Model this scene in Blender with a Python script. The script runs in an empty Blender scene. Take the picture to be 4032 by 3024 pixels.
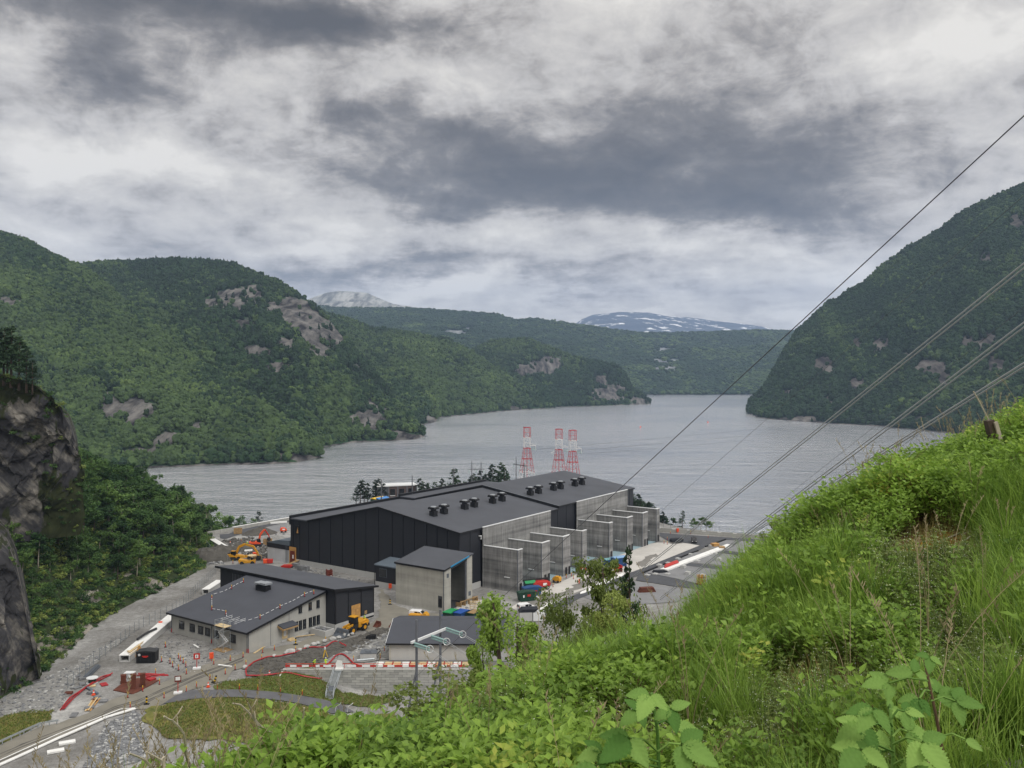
import bpy, bmesh, math, random
import numpy as np
from mathutils import Vector, Matrix

scene = bpy.context.scene
C = scene.collection
R = math.radians
random.seed(7)
rng = np.random.default_rng(11)

# ------------------------------------------------------------------ camera, sky, sun, exposure
EYE = 65.0            # metres of the eye above the building platform (z = 0)
F = 3500.0            # focal length in pixels of the 4032 x 3024 photograph
CX, HY = 2016.0, 1456.0
WATER = -20.0
cam = bpy.data.cameras.new("camera")
cam_o = bpy.data.objects.new("camera", cam)
C.objects.link(cam_o)
cam_o.location = (0, 0, EYE)
cam_o.rotation_euler = (R(90), 0, 0)
cam.sensor_width = 36.0
cam.lens = 36.0 * F / 4032.0
cam.shift_y = -(1512.0 - HY) / 4032.0
cam.clip_start = 0.1
cam.clip_end = 30000
scene.camera = cam_o

SUN_EL, SUN_AZ = R(48), R(140)      # elevation; azimuth measured from +Y towards +X
sun = bpy.data.lights.new("sun", 'SUN')
sun.energy = 1.25
sun.angle = R(25)
sun.color = (1.0, 0.96, 0.9)
sun_o = bpy.data.objects.new("sun", sun)
C.objects.link(sun_o)
sd = Vector((math.sin(SUN_AZ) * math.cos(SUN_EL), math.cos(SUN_AZ) * math.cos(SUN_EL), math.sin(SUN_EL)))
sun_o.rotation_euler = sd.to_track_quat('Z', 'Y').to_euler()
sun_o.location = (0, 0, 900)

scene.view_settings.view_transform = 'Standard'
scene.view_settings.look = 'None'
scene.view_settings.gamma = 1.0
scene.view_settings.use_curve_mapping = False
scene.view_settings.exposure = 0.45
scene.cycles.use_denoising = True
scene.cycles.max_bounces = 6
scene.cycles.diffuse_bounces = 3
scene.cycles.glossy_bounces = 3
scene.cycles.transmission_bounces = 4
scene.cycles.transparent_max_bounces = 6
scene.cycles.volume_bounces = 1
scene.cycles.sample_clamp_indirect = 4.0


def lin(c):
    if isinstance(c, str):
        c = c.lstrip('#')
        c = [int(c[i:i + 2], 16) / 255 for i in (0, 2, 4)]
    return tuple((x / 12.92 if x <= 0.04045 else ((x + 0.055) / 1.055) ** 2.4) for x in c)


class NT:
    """tiny node-tree builder"""
    def __init__(self, nt):
        self.nt = nt
        self.N = nt.nodes
        self.L = nt.links

    def n(self, typ, ins=None, **kw):
        nd = self.N.new(typ)
        for k, v in kw.items():
            setattr(nd, k, v)
        if ins:
            for k, v in ins.items():
                s = nd.inputs[k]
                if isinstance(v, bpy.types.NodeSocket):
                    self.L.new(v, s)
                else:
                    s.default_value = v
        return nd

    def math(self, op, a, b=None, c=None, clamp=False):
        nd = self.N.new('ShaderNodeMath')
        nd.operation = op
        nd.use_clamp = clamp
        for i, v in enumerate((a, b, c)):
            if v is None:
                continue
            if isinstance(v, bpy.types.NodeSocket):
                self.L.new(v, nd.inputs[i])
            else:
                nd.inputs[i].default_value = v
        return nd.outputs[0]

    def vmath(self, op, a, b=None):
        nd = self.N.new('ShaderNodeVectorMath')
        nd.operation = op
        for i, v in enumerate((a, b)):
            if v is None:
                continue
            if isinstance(v, bpy.types.NodeSocket):
                self.L.new(v, nd.inputs[i])
            else:
                nd.inputs[i].default_value = v
        return nd.outputs[0]

    def noise(self, vec, scale, detail=4, rough=0.55, dist=0.0):
        nd = self.n('ShaderNodeTexNoise', {'Scale': scale, 'Detail': detail, 'Roughness': rough, 'Distortion': dist})
        if vec is not None:
            self.L.new(vec, nd.inputs['Vector'])
        return nd

    def ramp(self, fac, stops, interp='LINEAR'):
        nd = self.N.new('ShaderNodeValToRGB')
        cr = nd.color_ramp
        cr.interpolation = interp
        while len(cr.elements) < len(stops):
            cr.elements.new(0.5)
        for e, (p, c) in zip(cr.elements, stops):
            e.position = p
            e.color = (c[0], c[1], c[2], 1) if not isinstance(c, (int, float)) else (c, c, c, 1)
        self.L.new(fac, nd.inputs[0])
        return nd.outputs[0]

    def mix(self, fac, a, b, mode='MIX'):
        nd = self.N.new('ShaderNodeMix')
        nd.data_type = 'RGBA'
        nd.blend_type = mode
        for s, v in ((nd.inputs[0], fac), (nd.inputs[6], a), (nd.inputs[7], b)):
            if isinstance(v, bpy.types.NodeSocket):
                self.L.new(v, s)
            elif isinstance(v, (int, float)):
                s.default_value = v
            else:
                s.default_value = (v[0], v[1], v[2], 1)
        return nd.outputs[2]


def sky_dir(px, py):
    v = Vector(((px - CX) / F, 1, -(py - HY) / F)).normalized()
    return v.x, v.z


world = bpy.data.worlds.new("World")
scene.world = world
world.use_nodes = True
def build_sky():
    t = NT(world.node_tree)
    t.N.clear()
    out = t.n('ShaderNodeOutputWorld')
    tc = t.n('ShaderNodeTexCoord')
    d = tc.outputs['Generated']
    sep = t.n('ShaderNodeSeparateXYZ', {0: d})
    x, y, z = sep.outputs
    za = t.math('MAXIMUM', z, 0.0)
    # cloud-layer coordinates: flatter towards the horizon, as a real cloud deck
    k = t.math('ADD', za, 0.16)
    cu = t.math('DIVIDE', x, k)
    cv = t.math('DIVIDE', y, k)
    comb = t.n('ShaderNodeCombineXYZ', {0: cu, 1: cv, 2: 0.0}).outputs[0]
    # ragged edges: warp the direction before the large banks are laid out
    w1 = t.noise(comb, 1.1, 6, 0.6).outputs['Color']
    w1 = t.vmath('SUBTRACT', w1, (0.5, 0.5, 0.5))
    ws = t.n('ShaderNodeSeparateXYZ', {0: w1})
    wx = t.math('MULTIPLY_ADD', ws.outputs[0], 0.30, x)
    wz = t.math('MULTIPLY_ADD', ws.outputs[1], 0.16, za)
    w2 = t.noise(t.vmath('MULTIPLY', d, (1.0, 1.0, 1.4)), 7.0, 6, 0.6).outputs['Color']
    w2 = t.vmath('SUBTRACT', w2, (0.5, 0.5, 0.5))
    ws2 = t.n('ShaderNodeSeparateXYZ', {0: w2})
    wx = t.math('MULTIPLY_ADD', ws2.outputs[0], 0.13, wx)
    wz = t.math('MULTIPLY_ADD', ws2.outputs[1], 0.075, wz)
    K = 4032 / 2212
    banks = [  # centre x, y, half width, half height (photo display pixels), strength
        (1050, 375, 330, 75, -0.42), (1500, 400, 420, 100, -0.36), (760, 290, 110, 40, -0.30), (1640, 470, 330, 60, -0.22),
        (1450, 230, 430, 130, -0.20), (430, 15, 420, 60, -0.52), (700, 60, 130, 60, -0.36), (250, 120, 130, 45, -0.34),
        (100, 190, 260, 50, -0.10), (680, 555, 340, 40, -0.22), (460, 420, 240, 50, -0.08), (1250, 610, 500, 22, -0.16),
        (1000, 130, 330, 60, -0.04), (1880, 250, 180, 80, -0.10), (900, 585, 250, 22, -0.18),
        (300, 320, 330, 45, 0.26), (60, 60, 90, 50, 0.20), (720, 470, 130, 55, 0.22), (1080, 510, 260, 36, 0.20),
        (1560, 560, 330, 40, 0.22), (2090, 70, 180, 70, 0.20), (1900, 440, 150, 60, 0.10), (1330, 640, 320, 20, 0.16),
        (1600, 675, 200, 16, 0.22), (900, 640, 120, 14, 0.18), (2000, 160, 120, 60, 0.12), (1100, 220, 130, 40, 0.08),
    ]
    acc = None
    for (bx, by, rx, ry, s) in banks:
        dx, dz = sky_dir(bx * K, by * K)
        sx = rx * K / F
        sz = ry * K / F
        a = t.math('MULTIPLY', t.math('SUBTRACT', wx, dx), 1 / sx)
        b = t.math('MULTIPLY', t.math('SUBTRACT', wz, dz), 1 / sz)
        q = t.math('ADD', t.math('MULTIPLY', a, a), t.math('MULTIPLY', b, b))
        e = t.math('POWER', 2.718, t.math('MULTIPLY', q, -0.8))
        e = t.math('MULTIPLY', e, s)
        acc = e if acc is None else t.math('ADD', acc, e)
    n1 = t.noise(comb, 0.9, 8, 0.58, 0.6).outputs[0]
    n2 = t.noise(comb, 3.4, 8, 0.62, 0.3).outputs[0]
    val = t.math('ADD', 0.70, acc)
    val = t.math('ADD', val, t.math('MULTIPLY', t.math('SUBTRACT', n1, 0.5), 0.55))
    val = t.math('ADD', val, t.math('MULTIPLY', t.math('SUBTRACT', n2, 0.5), 0.60))
    n3 = t.noise(t.vmath('MULTIPLY', d, (1.0, 1.0, 1.5)), 11.0, 7, 0.62, 0.5).outputs[0]
    val = t.math('ADD', val, t.math('MULTIPLY', t.math('SUBTRACT', n3, 0.5), 0.72))
    n4 = t.noise(t.vmath('MULTIPLY', d, (1.0, 1.0, 1.6)), 30.0, 6, 0.6, 0.6).outputs[0]
    val = t.math('ADD', val, t.math('MULTIPLY', t.math('SUBTRACT', n4, 0.5), 0.36))
    val = t.math('MULTIPLY_ADD', t.math('SUBTRACT', val, 0.62), 1.55, 0.61)
    G = 0.73   # scene radiance of the clouds (the exposure brings them to the picture's values)
    val = t.math('DIVIDE', t.math('ADD', val, 0.35), 1.4)
    cols = [(0.0, '#55514c'), (0.23, '#6a655f'), (0.40, '#847f79'), (0.56, '#b2aca5'), (0.68, '#cec9c3'), (0.83, '#e2ddd5'), (1.0, '#f8f3ea')]
    col = t.ramp(val, [(p, tuple(G * v for v in lin(c))) for p, c in cols])
    # an overcast sky is brighter overhead than near the horizon
    zen = t.math('MULTIPLY_ADD', t.math('SMOOTH_MIN', t.math('MAXIMUM', t.math('SUBTRACT', za, 0.36), 0.0), 0.64, 0.05), 1.75, 1.0)
    col = t.mix(1.0, col, t.n('ShaderNodeCombineXYZ', {0: zen, 1: zen, 2: zen}).outputs[0], 'MULTIPLY')
    sky = t.n('ShaderNodeTexSky', sky_type='NISHITA', sun_disc=False, sun_elevation=SUN_EL, sun_rotation=SUN_AZ, altitude=100.0)
    bg1 = t.n('ShaderNodeBackground', {'Color': sky.outputs[0], 'Strength': 0.05})
    bg2 = t.n('ShaderNodeBackground', {'Color': col, 'Strength': 1.0})
    mx = t.n('ShaderNodeMixShader', {0: 0.94, 1: bg1.outputs[0], 2: bg2.outputs[0]})
    t.L.new(mx.outputs[0], out.inputs['Surface'])
build_sky()
world.cycles.sampling_method = 'MANUAL'
world.cycles.sample_map_resolution = 512

# ------------------------------------------------------------------ geometry and object helpers
ANG = R(34.6)                                   # heading of the halls' long axis, from +Y towards +X
ROT = math.pi / 2 - ANG                         # the same as a rotation about z
U = Vector((math.sin(ANG), math.cos(ANG), 0))
V = Vector((-math.cos(ANG), math.sin(ANG), 0))


def at(px, py, z=0.0):
    """point of the horizontal plane z seen at a pixel of the photograph"""
    d = (EYE - z) * F / (py - HY)
    return Vector(((px - CX) * d / F, d, z))


def ray(px, py, d):
    return Vector(((px - CX) * d / F, d, EYE - (py - HY) * d / F))


def to_px(p):
    return CX + F * p[0] / p[1], HY + F * (EYE - p[2]) / p[1]


class MB:
    def __init__(self):
        self.v, self.f = [], []

    def add(self, vs, fs):
        o = len(self.v)
        self.v += [tuple(p) for p in vs]
        self.f += [tuple(i + o for i in f) for f in fs]
        return self

    def box(self, x0, y0, z0, x1, y1, z1, m=None):
        vs = [(x, y, z) for z in (z0, z1) for x, y in ((x0, y0), (x1, y0), (x1, y1), (x0, y1))]
        if m is not None:
            vs = [m @ Vector(p) for p in vs]
        return self.add(vs, [(3, 2, 1, 0), (4, 5, 6, 7), (0, 1, 5, 4), (1, 2, 6, 5), (2, 3, 7, 6), (3, 0, 4, 7)])

    def cbox(self, c, s, m=None):
        return self.box(c[0] - s[0] / 2, c[1] - s[1] / 2, c[2] - s[2] / 2, c[0] + s[0] / 2, c[1] + s[1] / 2, c[2] + s[2] / 2, m)

    def prism(self, pts, a, b, axis='x'):
        """polygon extruded along an axis: pts are (y,z) for x, (x,z) for y, (x,y) for z"""
        n = len(pts)
        if axis == 'x':
            A = [(a, p, q) for p, q in pts]; B = [(b, p, q) for p, q in pts]
        elif axis == 'y':
            A = [(p, a, q) for p, q in pts]; B = [(p, b, q) for p, q in pts]
        else:
            A = [(p, q, a) for p, q in pts]; B = [(p, q, b) for p, q in pts]
        return self.add(A + B, [tuple(range(n - 1, -1, -1)), tuple(range(n, 2 * n))] +
                        [(i, (i + 1) % n, (i + 1) % n + n, i + n) for i in range(n)])

    def cyl(self, p0, p1, r0, r1=None, n=8, caps=True):
        r1 = r0 if r1 is None else r1
        p0, p1 = Vector(p0), Vector(p1)
        d = (p1 - p0).normalized()
        a = d.orthogonal().normalized()
        b = d.cross(a)
        vs = []
        for p, r in ((p0, r0), (p1, r1)):
            for i in range(n):
                w = 2 * math.pi * i / n
                vs.append(p + (a * math.cos(w) + b * math.sin(w)) * r)
        fs = [(i, (i + 1) % n, (i + 1) % n + n, i + n) for i in range(n)]
        if caps:
            fs += [tuple(range(n - 1, -1, -1)), tuple(range(n, 2 * n))]
        return self.add(vs, fs)

    def tube(self, path, r, n=5, taper=None):
        path = [Vector(p) for p in path]
        m = len(path)
        vs = []
        for i, p in enumerate(path):
            d = (path[min(i + 1, m - 1)] - path[max(i - 1, 0)]).normalized()
            up = Vector((0, 0, 1)) if abs(d.z) < 0.95 else Vector((1, 0, 0))
            a = d.cross(up).normalized()
            b = a.cross(d)
            rr = r if taper is None else r + (taper - r) * i / (m - 1)
            for j in range(n):
                w = 2 * math.pi * j / n
                vs.append(p + (a * math.cos(w) + b * math.sin(w)) * rr)
        fs = []
        for i in range(m - 1):
            for j in range(n):
                k = (j + 1) % n
                fs.append((i * n + j, i * n + k, (i + 1) * n + k, (i + 1) * n + j))
        fs += [tuple(range(n - 1, -1, -1)), tuple(range((m - 1) * n, m * n))]
        return self.add(vs, fs)

    def beam(self, p0, p1, w, h=None):
        """square bar between two points"""
        h = w if h is None else h
        p0, p1 = Vector(p0), Vector(p1)
        d = (p1 - p0).normalized()
        up = Vector((0, 0, 1)) if abs(d.z) < 0.99 else Vector((1, 0, 0))
        a = d.cross(up).normalized() * w / 2
        b = a.cross(d).normalized() * h / 2
        vs = [p + s * a + t * b for p in (p0, p1) for s, t in ((-1, -1), (1, -1), (1, 1), (-1, 1))]
        return self.add(vs, [(3, 2, 1, 0), (4, 5, 6, 7), (0, 1, 5, 4), (1, 2, 6, 5), (2, 3, 7, 6), (3, 0, 4, 7)])

    def lump(self, c, r, seed=0, sub=1, amp=0.25):
        """an irregular stone or clod"""
        bm = bmesh.new()
        bmesh.ops.create_icosphere(bm, subdivisions=sub, radius=1)
        rd = random.Random(seed)
        r = Vector(r) if not isinstance(r, (int, float)) else Vector((r, r, r))
        vs = []
        for v in bm.verts:
            s = 1 + rd.uniform(-amp, amp)
            vs.append((c[0] + v.co.x * r.x * s, c[1] + v.co.y * r.y * s, c[2] + v.co.z * r.z * s))
        bm.verts.index_update()
        fs = [tuple(v.index for v in f.verts) for f in bm.faces]
        bm.free()
        return self.add(vs, fs)

    def mesh(self, name, smooth=False):
        me = bpy.data.meshes.new(name)
        me.from_pydata(self.v, [], self.f)
        if smooth:
            me.polygons.foreach_set('use_smooth', [True] * len(me.polygons))
        me.update()
        return me


def link(name, me, m=None, parent=None, loc=None, rotz=0.0):
    o = bpy.data.objects.new(name, me)
    C.objects.link(o)
    if m is not None and len(me.materials) == 0:
        me.materials.append(m)
    if parent is not None:
        o.parent = parent
    if loc is not None:
        o.location = loc
    if rotz:
        o.rotation_euler = (0, 0, rotz)
    return o


def obj(name, mb, m, parent=None, loc=None, rotz=0.0, smooth=False, bevel=0.0):
    me = mb.mesh(name, smooth) if isinstance(mb, MB) else mb
    o = link(name, me, m, parent, loc, rotz)
    if bevel:
        bv = o.modifiers.new("bevel", 'BEVEL')
        bv.width = bevel
        bv.segments = 2
        bv.limit_method = 'ANGLE'
    return o


def tag(o, label, cat, group=None):
    o['label'] = label
    o['category'] = cat
    if group:
        o['group'] = group
    return o


def thing(name, label, cat, loc=(0, 0, 0), rotz=0.0, group=None):
    o = bpy.data.objects.new(name, None)
    C.objects.link(o)
    o.location = loc
    o.rotation_euler = (0, 0, rotz)
    o.empty_display_size = 0.3
    return tag(o, label, cat, group)


def struct(o):
    o['kind'] = 'structure'
    return o


def stuff(o):
    o['kind'] = 'stuff'
    return o


def kids(o):
    return [c for c in o.children]


def copy_tree(o, loc=None, rotz=None, label=None, scale=None, parent=None):
    c = o.copy()
    C.objects.link(c)
    if parent is not None:
        c.parent = parent
    if loc is not None:
        c.location = loc
    if rotz is not None:
        c.rotation_euler = (0, 0, rotz)
    if scale is not None:
        c.scale = (scale, scale, scale) if isinstance(scale, (int, float)) else scale
    if label is not None:
        c['label'] = label
    for ch in kids(o):
        copy_tree(ch, parent=c)
    return c


# numpy value noise for the terrain ---------------------------------------------------------------
def _h(ix, iy, iz, seed):
    n = (ix * 374761393 + iy * 668265263 + iz * 2147483647 + seed * 974634213).astype(np.int64) & 0xffffffff
    n = ((n ^ (n >> 13)) * 1274126177) & 0xffffffff
    n = ((n ^ (n >> 16)) * 2246822519) & 0xffffffff
    return ((n ^ (n >> 15)) & 0xffffff) / float(0xffffff)


def vnoise(x, y, z=None, seed=0):
    x = np.asarray(x, float); y = np.asarray(y, float)
    z = np.zeros_like(x) if z is None else np.asarray(z, float)
    ix, iy, iz = np.floor(x).astype(np.int64), np.floor(y).astype(np.int64), np.floor(z).astype(np.int64)
    fx, fy, fz = x - ix, y - iy, z - iz
    fx, fy, fz = [f * f * (3 - 2 * f) for f in (fx, fy, fz)]
    r = 0
    for a in (0, 1):
        for b in (0, 1):
            for c in (0, 1):
                w = (fx if a else 1 - fx) * (fy if b else 1 - fy) * (fz if c else 1 - fz)
                r = r + w * _h(ix + a, iy + b, iz + c, seed)
    return r * 2 - 1


def fbm(x, y, z=None, oct=5, seed=0, gain=0.5):
    r, a, s, tot = 0, 1.0, 1.0, 0
    for i in range(oct):
        r = r + a * vnoise(np.asarray(x) * s, np.asarray(y) * s, None if z is None else np.asarray(z) * s, seed + i * 17)
        tot += a
        a *= gain
        s *= 2.03
    return r / tot


# ------------------------------------------------------------------ materials
MATS = {}


def mat(name, col, rough=0.8, var=0.18, scale=0.6, bump=0.0, bscale=8.0, metal=0.0, spec=0.4, stretch=(1, 1, 1), col2=None, det=5):
    """base colour broken up by noise in world space, with optional fine relief"""
    m = bpy.data.materials.new(name)
    m.use_nodes = True
    t = NT(m.node_tree)
    b = t.N['Principled BSDF']
    b.inputs['Roughness'].default_value = rough
    b.inputs['Metallic'].default_value = metal
    b.inputs['Specular IOR Level'].default_value = spec
    c = lin(col) if isinstance(col, str) else col
    pos = t.n('ShaderNodeNewGeometry').outputs['Position']
    if stretch != (1, 1, 1):
        pos = t.vmath('MULTIPLY', pos, stretch)
    n = t.noise(pos, scale, det, 0.6).outputs[0]
    lo = tuple(v * (1 - var) for v in c)
    hi = tuple(v * (1 + var) for v in c) if col2 is None else (lin(col2) if isinstance(col2, str) else col2)
    colr = t.ramp(n, [(0.3, lo), (0.7, hi)])
    t.L.new(colr, b.inputs['Base Color'])
    if bump:
        nb = t.noise(pos, bscale, 4, 0.6).outputs[0]
        bp = t.n('ShaderNodeBump', {'Strength': bump, 'Distance': 0.3 / max(bscale, 0.01), 'Height': nb})
        t.L.new(bp.outputs[0], b.inputs['Normal'])
    MATS[name] = m
    return m


def concrete(name, light, dark, streak=0.5, band=0.4):
    """board-marked cast concrete: pour bands, vertical rain streaks, blotches"""
    m = bpy.data.materials.new(name)
    m.use_nodes = True
    t = NT(m.node_tree)
    b = t.N['Principled BSDF']
    b.inputs['Roughness'].default_value = 0.85
    b.inputs['Specular IOR Level'].default_value = 0.3
    pos = t.n('ShaderNodeNewGeometry').outputs['Position']
    vs = t.noise(t.vmath('MULTIPLY', pos, (1.0, 1.0, 0.055)), 1.35, 6, 0.7).outputs[0]
    hb = t.noise(t.vmath('MULTIPLY', pos, (0.02, 0.02, 1.0)), 0.55, 3, 0.55, 0.2).outputs[0]
    bl = t.noise(pos, 0.3, 6, 0.65).outputs[0]
    s = t.math('MULTIPLY', t.math('SUBTRACT', vs, 0.5), streak * 2.2)
    s = t.math('ADD', s, t.math('MULTIPLY', t.math('SUBTRACT', hb, 0.5), band * 2.2))
    s = t.math('ADD', s, t.math('MULTIPLY', t.math('SUBTRACT', bl, 0.5), 0.7))
    s = t.math('ADD', s, 0.5, clamp=True)
    colr = t.ramp(s, [(0.0, lin(dark)), (0.55, tuple((p + q) / 2 for p, q in zip(lin(dark), lin(light)))), (1.0, lin(light))])
    t.L.new(colr, b.inputs['Base Color'])
    nb = t.noise(pos, 7.0, 4).outputs[0]
    bp = t.n('ShaderNodeBump', {'Strength': 0.25, 'Distance': 0.03, 'Height': nb})
    t.L.new(bp.outputs[0], b.inputs['Normal'])
    MATS[name] = m
    return m


def foliage(name, dark, light, trans=0.35, rough=0.6, scale=0.0, hue=None):
    """leaf material: colour differs from plant to plant (object random) and over the ground (position noise)"""
    m = bpy.data.materials.new(name)
    m.use_nodes = True
    t = NT(m.node_tree)
    N = t.N
    out = N['Material Output']
    b = N['Principled BSDF']
    b.inputs['Roughness'].default_value = rough
    b.inputs['Specular IOR Level'].default_value = 0.25
    oi = t.n('ShaderNodeObjectInfo').outputs['Random']
    f = oi
    if scale:
        pos = t.n('ShaderNodeNewGeometry').outputs['Position']
        pn = t.noise(pos, scale, 3, 0.6).outputs[0]
        f = t.math('ADD', t.math('MULTIPLY', oi, 0.45), t.math('MULTIPLY', t.math('MULTIPLY_ADD', pn, 2.0, -0.5), 0.6), clamp=True)
    if hue is None:
        col = t.ramp(f, [(0.0, lin(dark)), (1.0, lin(light))])
    else:
        col = t.ramp(f, [(0.0, lin(dark)), (0.75, lin(light)), (1.0, lin(hue))])
    t.L.new(col, b.inputs['Base Color'])
    if trans:
        tr = t.n('ShaderNodeBsdfTranslucent')
        t.L.new(col, tr.inputs['Color'])
        mx = t.n('ShaderNodeMixShader', {0: trans})
        t.L.new(b.outputs[0], mx.inputs[1])
        t.L.new(tr.outputs[0], mx.inputs[2])
        t.L.new(mx.outputs[0], out.inputs['Surface'])
    MATS[name] = m
    return m


mat('panel_dark', '#24262c', 0.55, 0.10, 0.25, 0.06, 1.5)
mat('panel_seam', '#131418', 0.6, 0.1)
mat('trim_black', '#141518', 0.5, 0.1)
mat('roof_grey', '#4c4f56', 0.75, 0.12, 0.12, 0.05, 3.0, spec=0.3)
mat('roof_blue_grey', '#5d6873', 0.6, 0.12, 0.3)
mat('roof_office', '#474a52', 0.75, 0.10, 0.15, 0.05, 3.0, spec=0.3)
mat('metal_white', '#d9dcde', 0.4, 0.05, spec=0.5)
mat('flash_blue', '#1d7fae', 0.4, 0.1)
mat('glass_dark', '#14181d', 0.12, 0.2, 2.0, spec=0.8)
mat('vent_black', '#17181b', 0.6, 0.1)
mat('vent_cap', '#8d9298', 0.4, 0.15, 3.0)
mat('plywood', '#b98d52', 0.7, 0.2, 1.2)
mat('timber', '#9b805a', 0.8, 0.25, 1.5)
mat('timber_pale', '#c9b48c', 0.8, 0.2, 1.5)
mat('door_brown', '#6a2f22', 0.6, 0.2, 1.0)
mat('galvanised', '#a4abb0', 0.45, 0.15, 3.0, metal=0.3)
mat('steel_grey', '#5c626a', 0.5, 0.15, 2.0, metal=0.2)
mat('pole_grey', '#62656c', 0.6, 0.15, 1.0)
mat('red_paint', '#b3281f', 0.45, 0.15, 2.0)
mat('tower_red', '#b12a35', 0.6, 0.12, 0.5)
mat('tower_white', '#d5d6d8', 0.6, 0.08, 0.5)
mat('red_pipe', '#a3242a', 0.5, 0.15, 1.0)
mat('orange', '#e0532a', 0.5, 0.15, 2.0)
mat('yellow_machine', '#c8901e', 0.5, 0.2, 1.5)
mat('yellow_paint', '#d9b12a', 0.5, 0.12, 2.0)
mat('black_rubber', '#191a1b', 0.9, 0.2, 3.0)
mat('dark_steel', '#2b2c2e', 0.6, 0.25, 2.0)
mat('white_paint', '#e4e6e8', 0.3, 0.04, 1.0, spec=0.5)
mat('green_skip', '#1c8a52', 0.5, 0.15, 1.5)
mat('dark_green', '#143a2c', 0.55, 0.2, 1.5)
mat('blue_skip', '#1f4f9c', 0.5, 0.15, 1.5)
mat('container_blue', '#23497a', 0.5, 0.15, 1.0)
mat('container_roof', '#7aa0c8', 0.5, 0.1, 1.0)
mat('teal_roof', '#6fa0a6', 0.5, 0.1, 1.0)
mat('rust', '#5e3325', 0.85, 0.3, 0.8, 0.2, 4)
mat('hivis', '#c9f02c', 0.7, 0.1, 4.0)
mat('hivis_orange', '#ef5a2c', 0.7, 0.1, 4.0)
mat('cloth_dark', '#23262d', 0.9, 0.2, 4.0)
mat('cloth_blue', '#2b4f8f', 0.9, 0.2, 4.0)
mat('skin', '#c79a80', 0.6, 0.08, 4.0)
mat('tarp_white', '#e6e7e6', 0.55, 0.08, 0.8, 0.2, 2.0)
mat('tarp_blue', '#3f7fc0', 0.5, 0.15, 1.0)
mat('glass_green', '#93b3b1', 0.15, 0.1, 3.0, spec=0.8)
mat('ring_white', '#dadedf', 0.3, 0.05, metal=0.3)
mat('bark', '#4a4038', 0.95, 0.35, 2.0, 0.4, 6)
mat('bark_pale', '#8b8779', 0.95, 0.4, 3.0, 0.3, 8)
mat('dead_wood', '#a8a08f', 0.95, 0.25, 6.0, 0.4, 30)
mat('stone', '#75777a', 0.95, 0.3, 0.7, 0.4, 3)
mat('stone_white', '#a8a9a8', 0.95, 0.15, 0.7, 0.4, 3)
mat('wire_pale', '#a2a6a8', 0.5, 0.05, 0.2)
mat('wire', '#4a4d52', 0.5, 0.05, 0.2)
mat('fence_wire', '#7c8388', 0.6, 0.1)
mat('brick_dark', '#5a4f4e', 0.9, 0.2, 0.4, 0.3, 2)
mat('wall_light', '#b9bdc2', 0.8, 0.08, 0.3)
mat('interior', '#3c3f43', 0.9, 0.2, 0.3)
mat('block', '#a9aaa8', 0.95, 0.14, 0.25, 0.3, 6)
mat('mortar', '#5f605f', 0.95, 0.1)
mat('ice_blue', '#8fb0bd', 0.5, 0.1, 0.6)
def per_object(name, lo, hi, rough=0.95):
    m = bpy.data.materials.new(name)
    m.use_nodes = True
    t = NT(m.node_tree)
    b = t.N['Principled BSDF']
    b.inputs['Roughness'].default_value = rough
    b.inputs['Specular IOR Level'].default_value = 0.2
    pos = t.n('ShaderNodeNewGeometry').outputs['Position']
    n = t.noise(pos, 1.6, 5, 0.65).outputs[0]
    f = t.math('ADD', t.math('MULTIPLY', t.n('ShaderNodeObjectInfo').outputs['Random'], 0.6), t.math('MULTIPLY', n, 0.5))
    t.L.new(t.ramp(f, [(0.1, lin(lo)), (0.9, lin(hi))]), b.inputs['Base Color'])
    MATS[name] = m


per_object('block', '#8f908e', '#b4b4b1')
concrete('concrete_fin', '#a9a9a8', '#474849', 0.55, 0.8)
concrete('concrete_gate', '#c9c8c0', '#8b8a84', 0.28, 0.5)
concrete('concrete_plain', '#bdbdb8', '#949491', 0.25, 0.25)
concrete('concrete_base', '#c2c3c2', '#a2a3a3', 0.2, 0.1)

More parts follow.
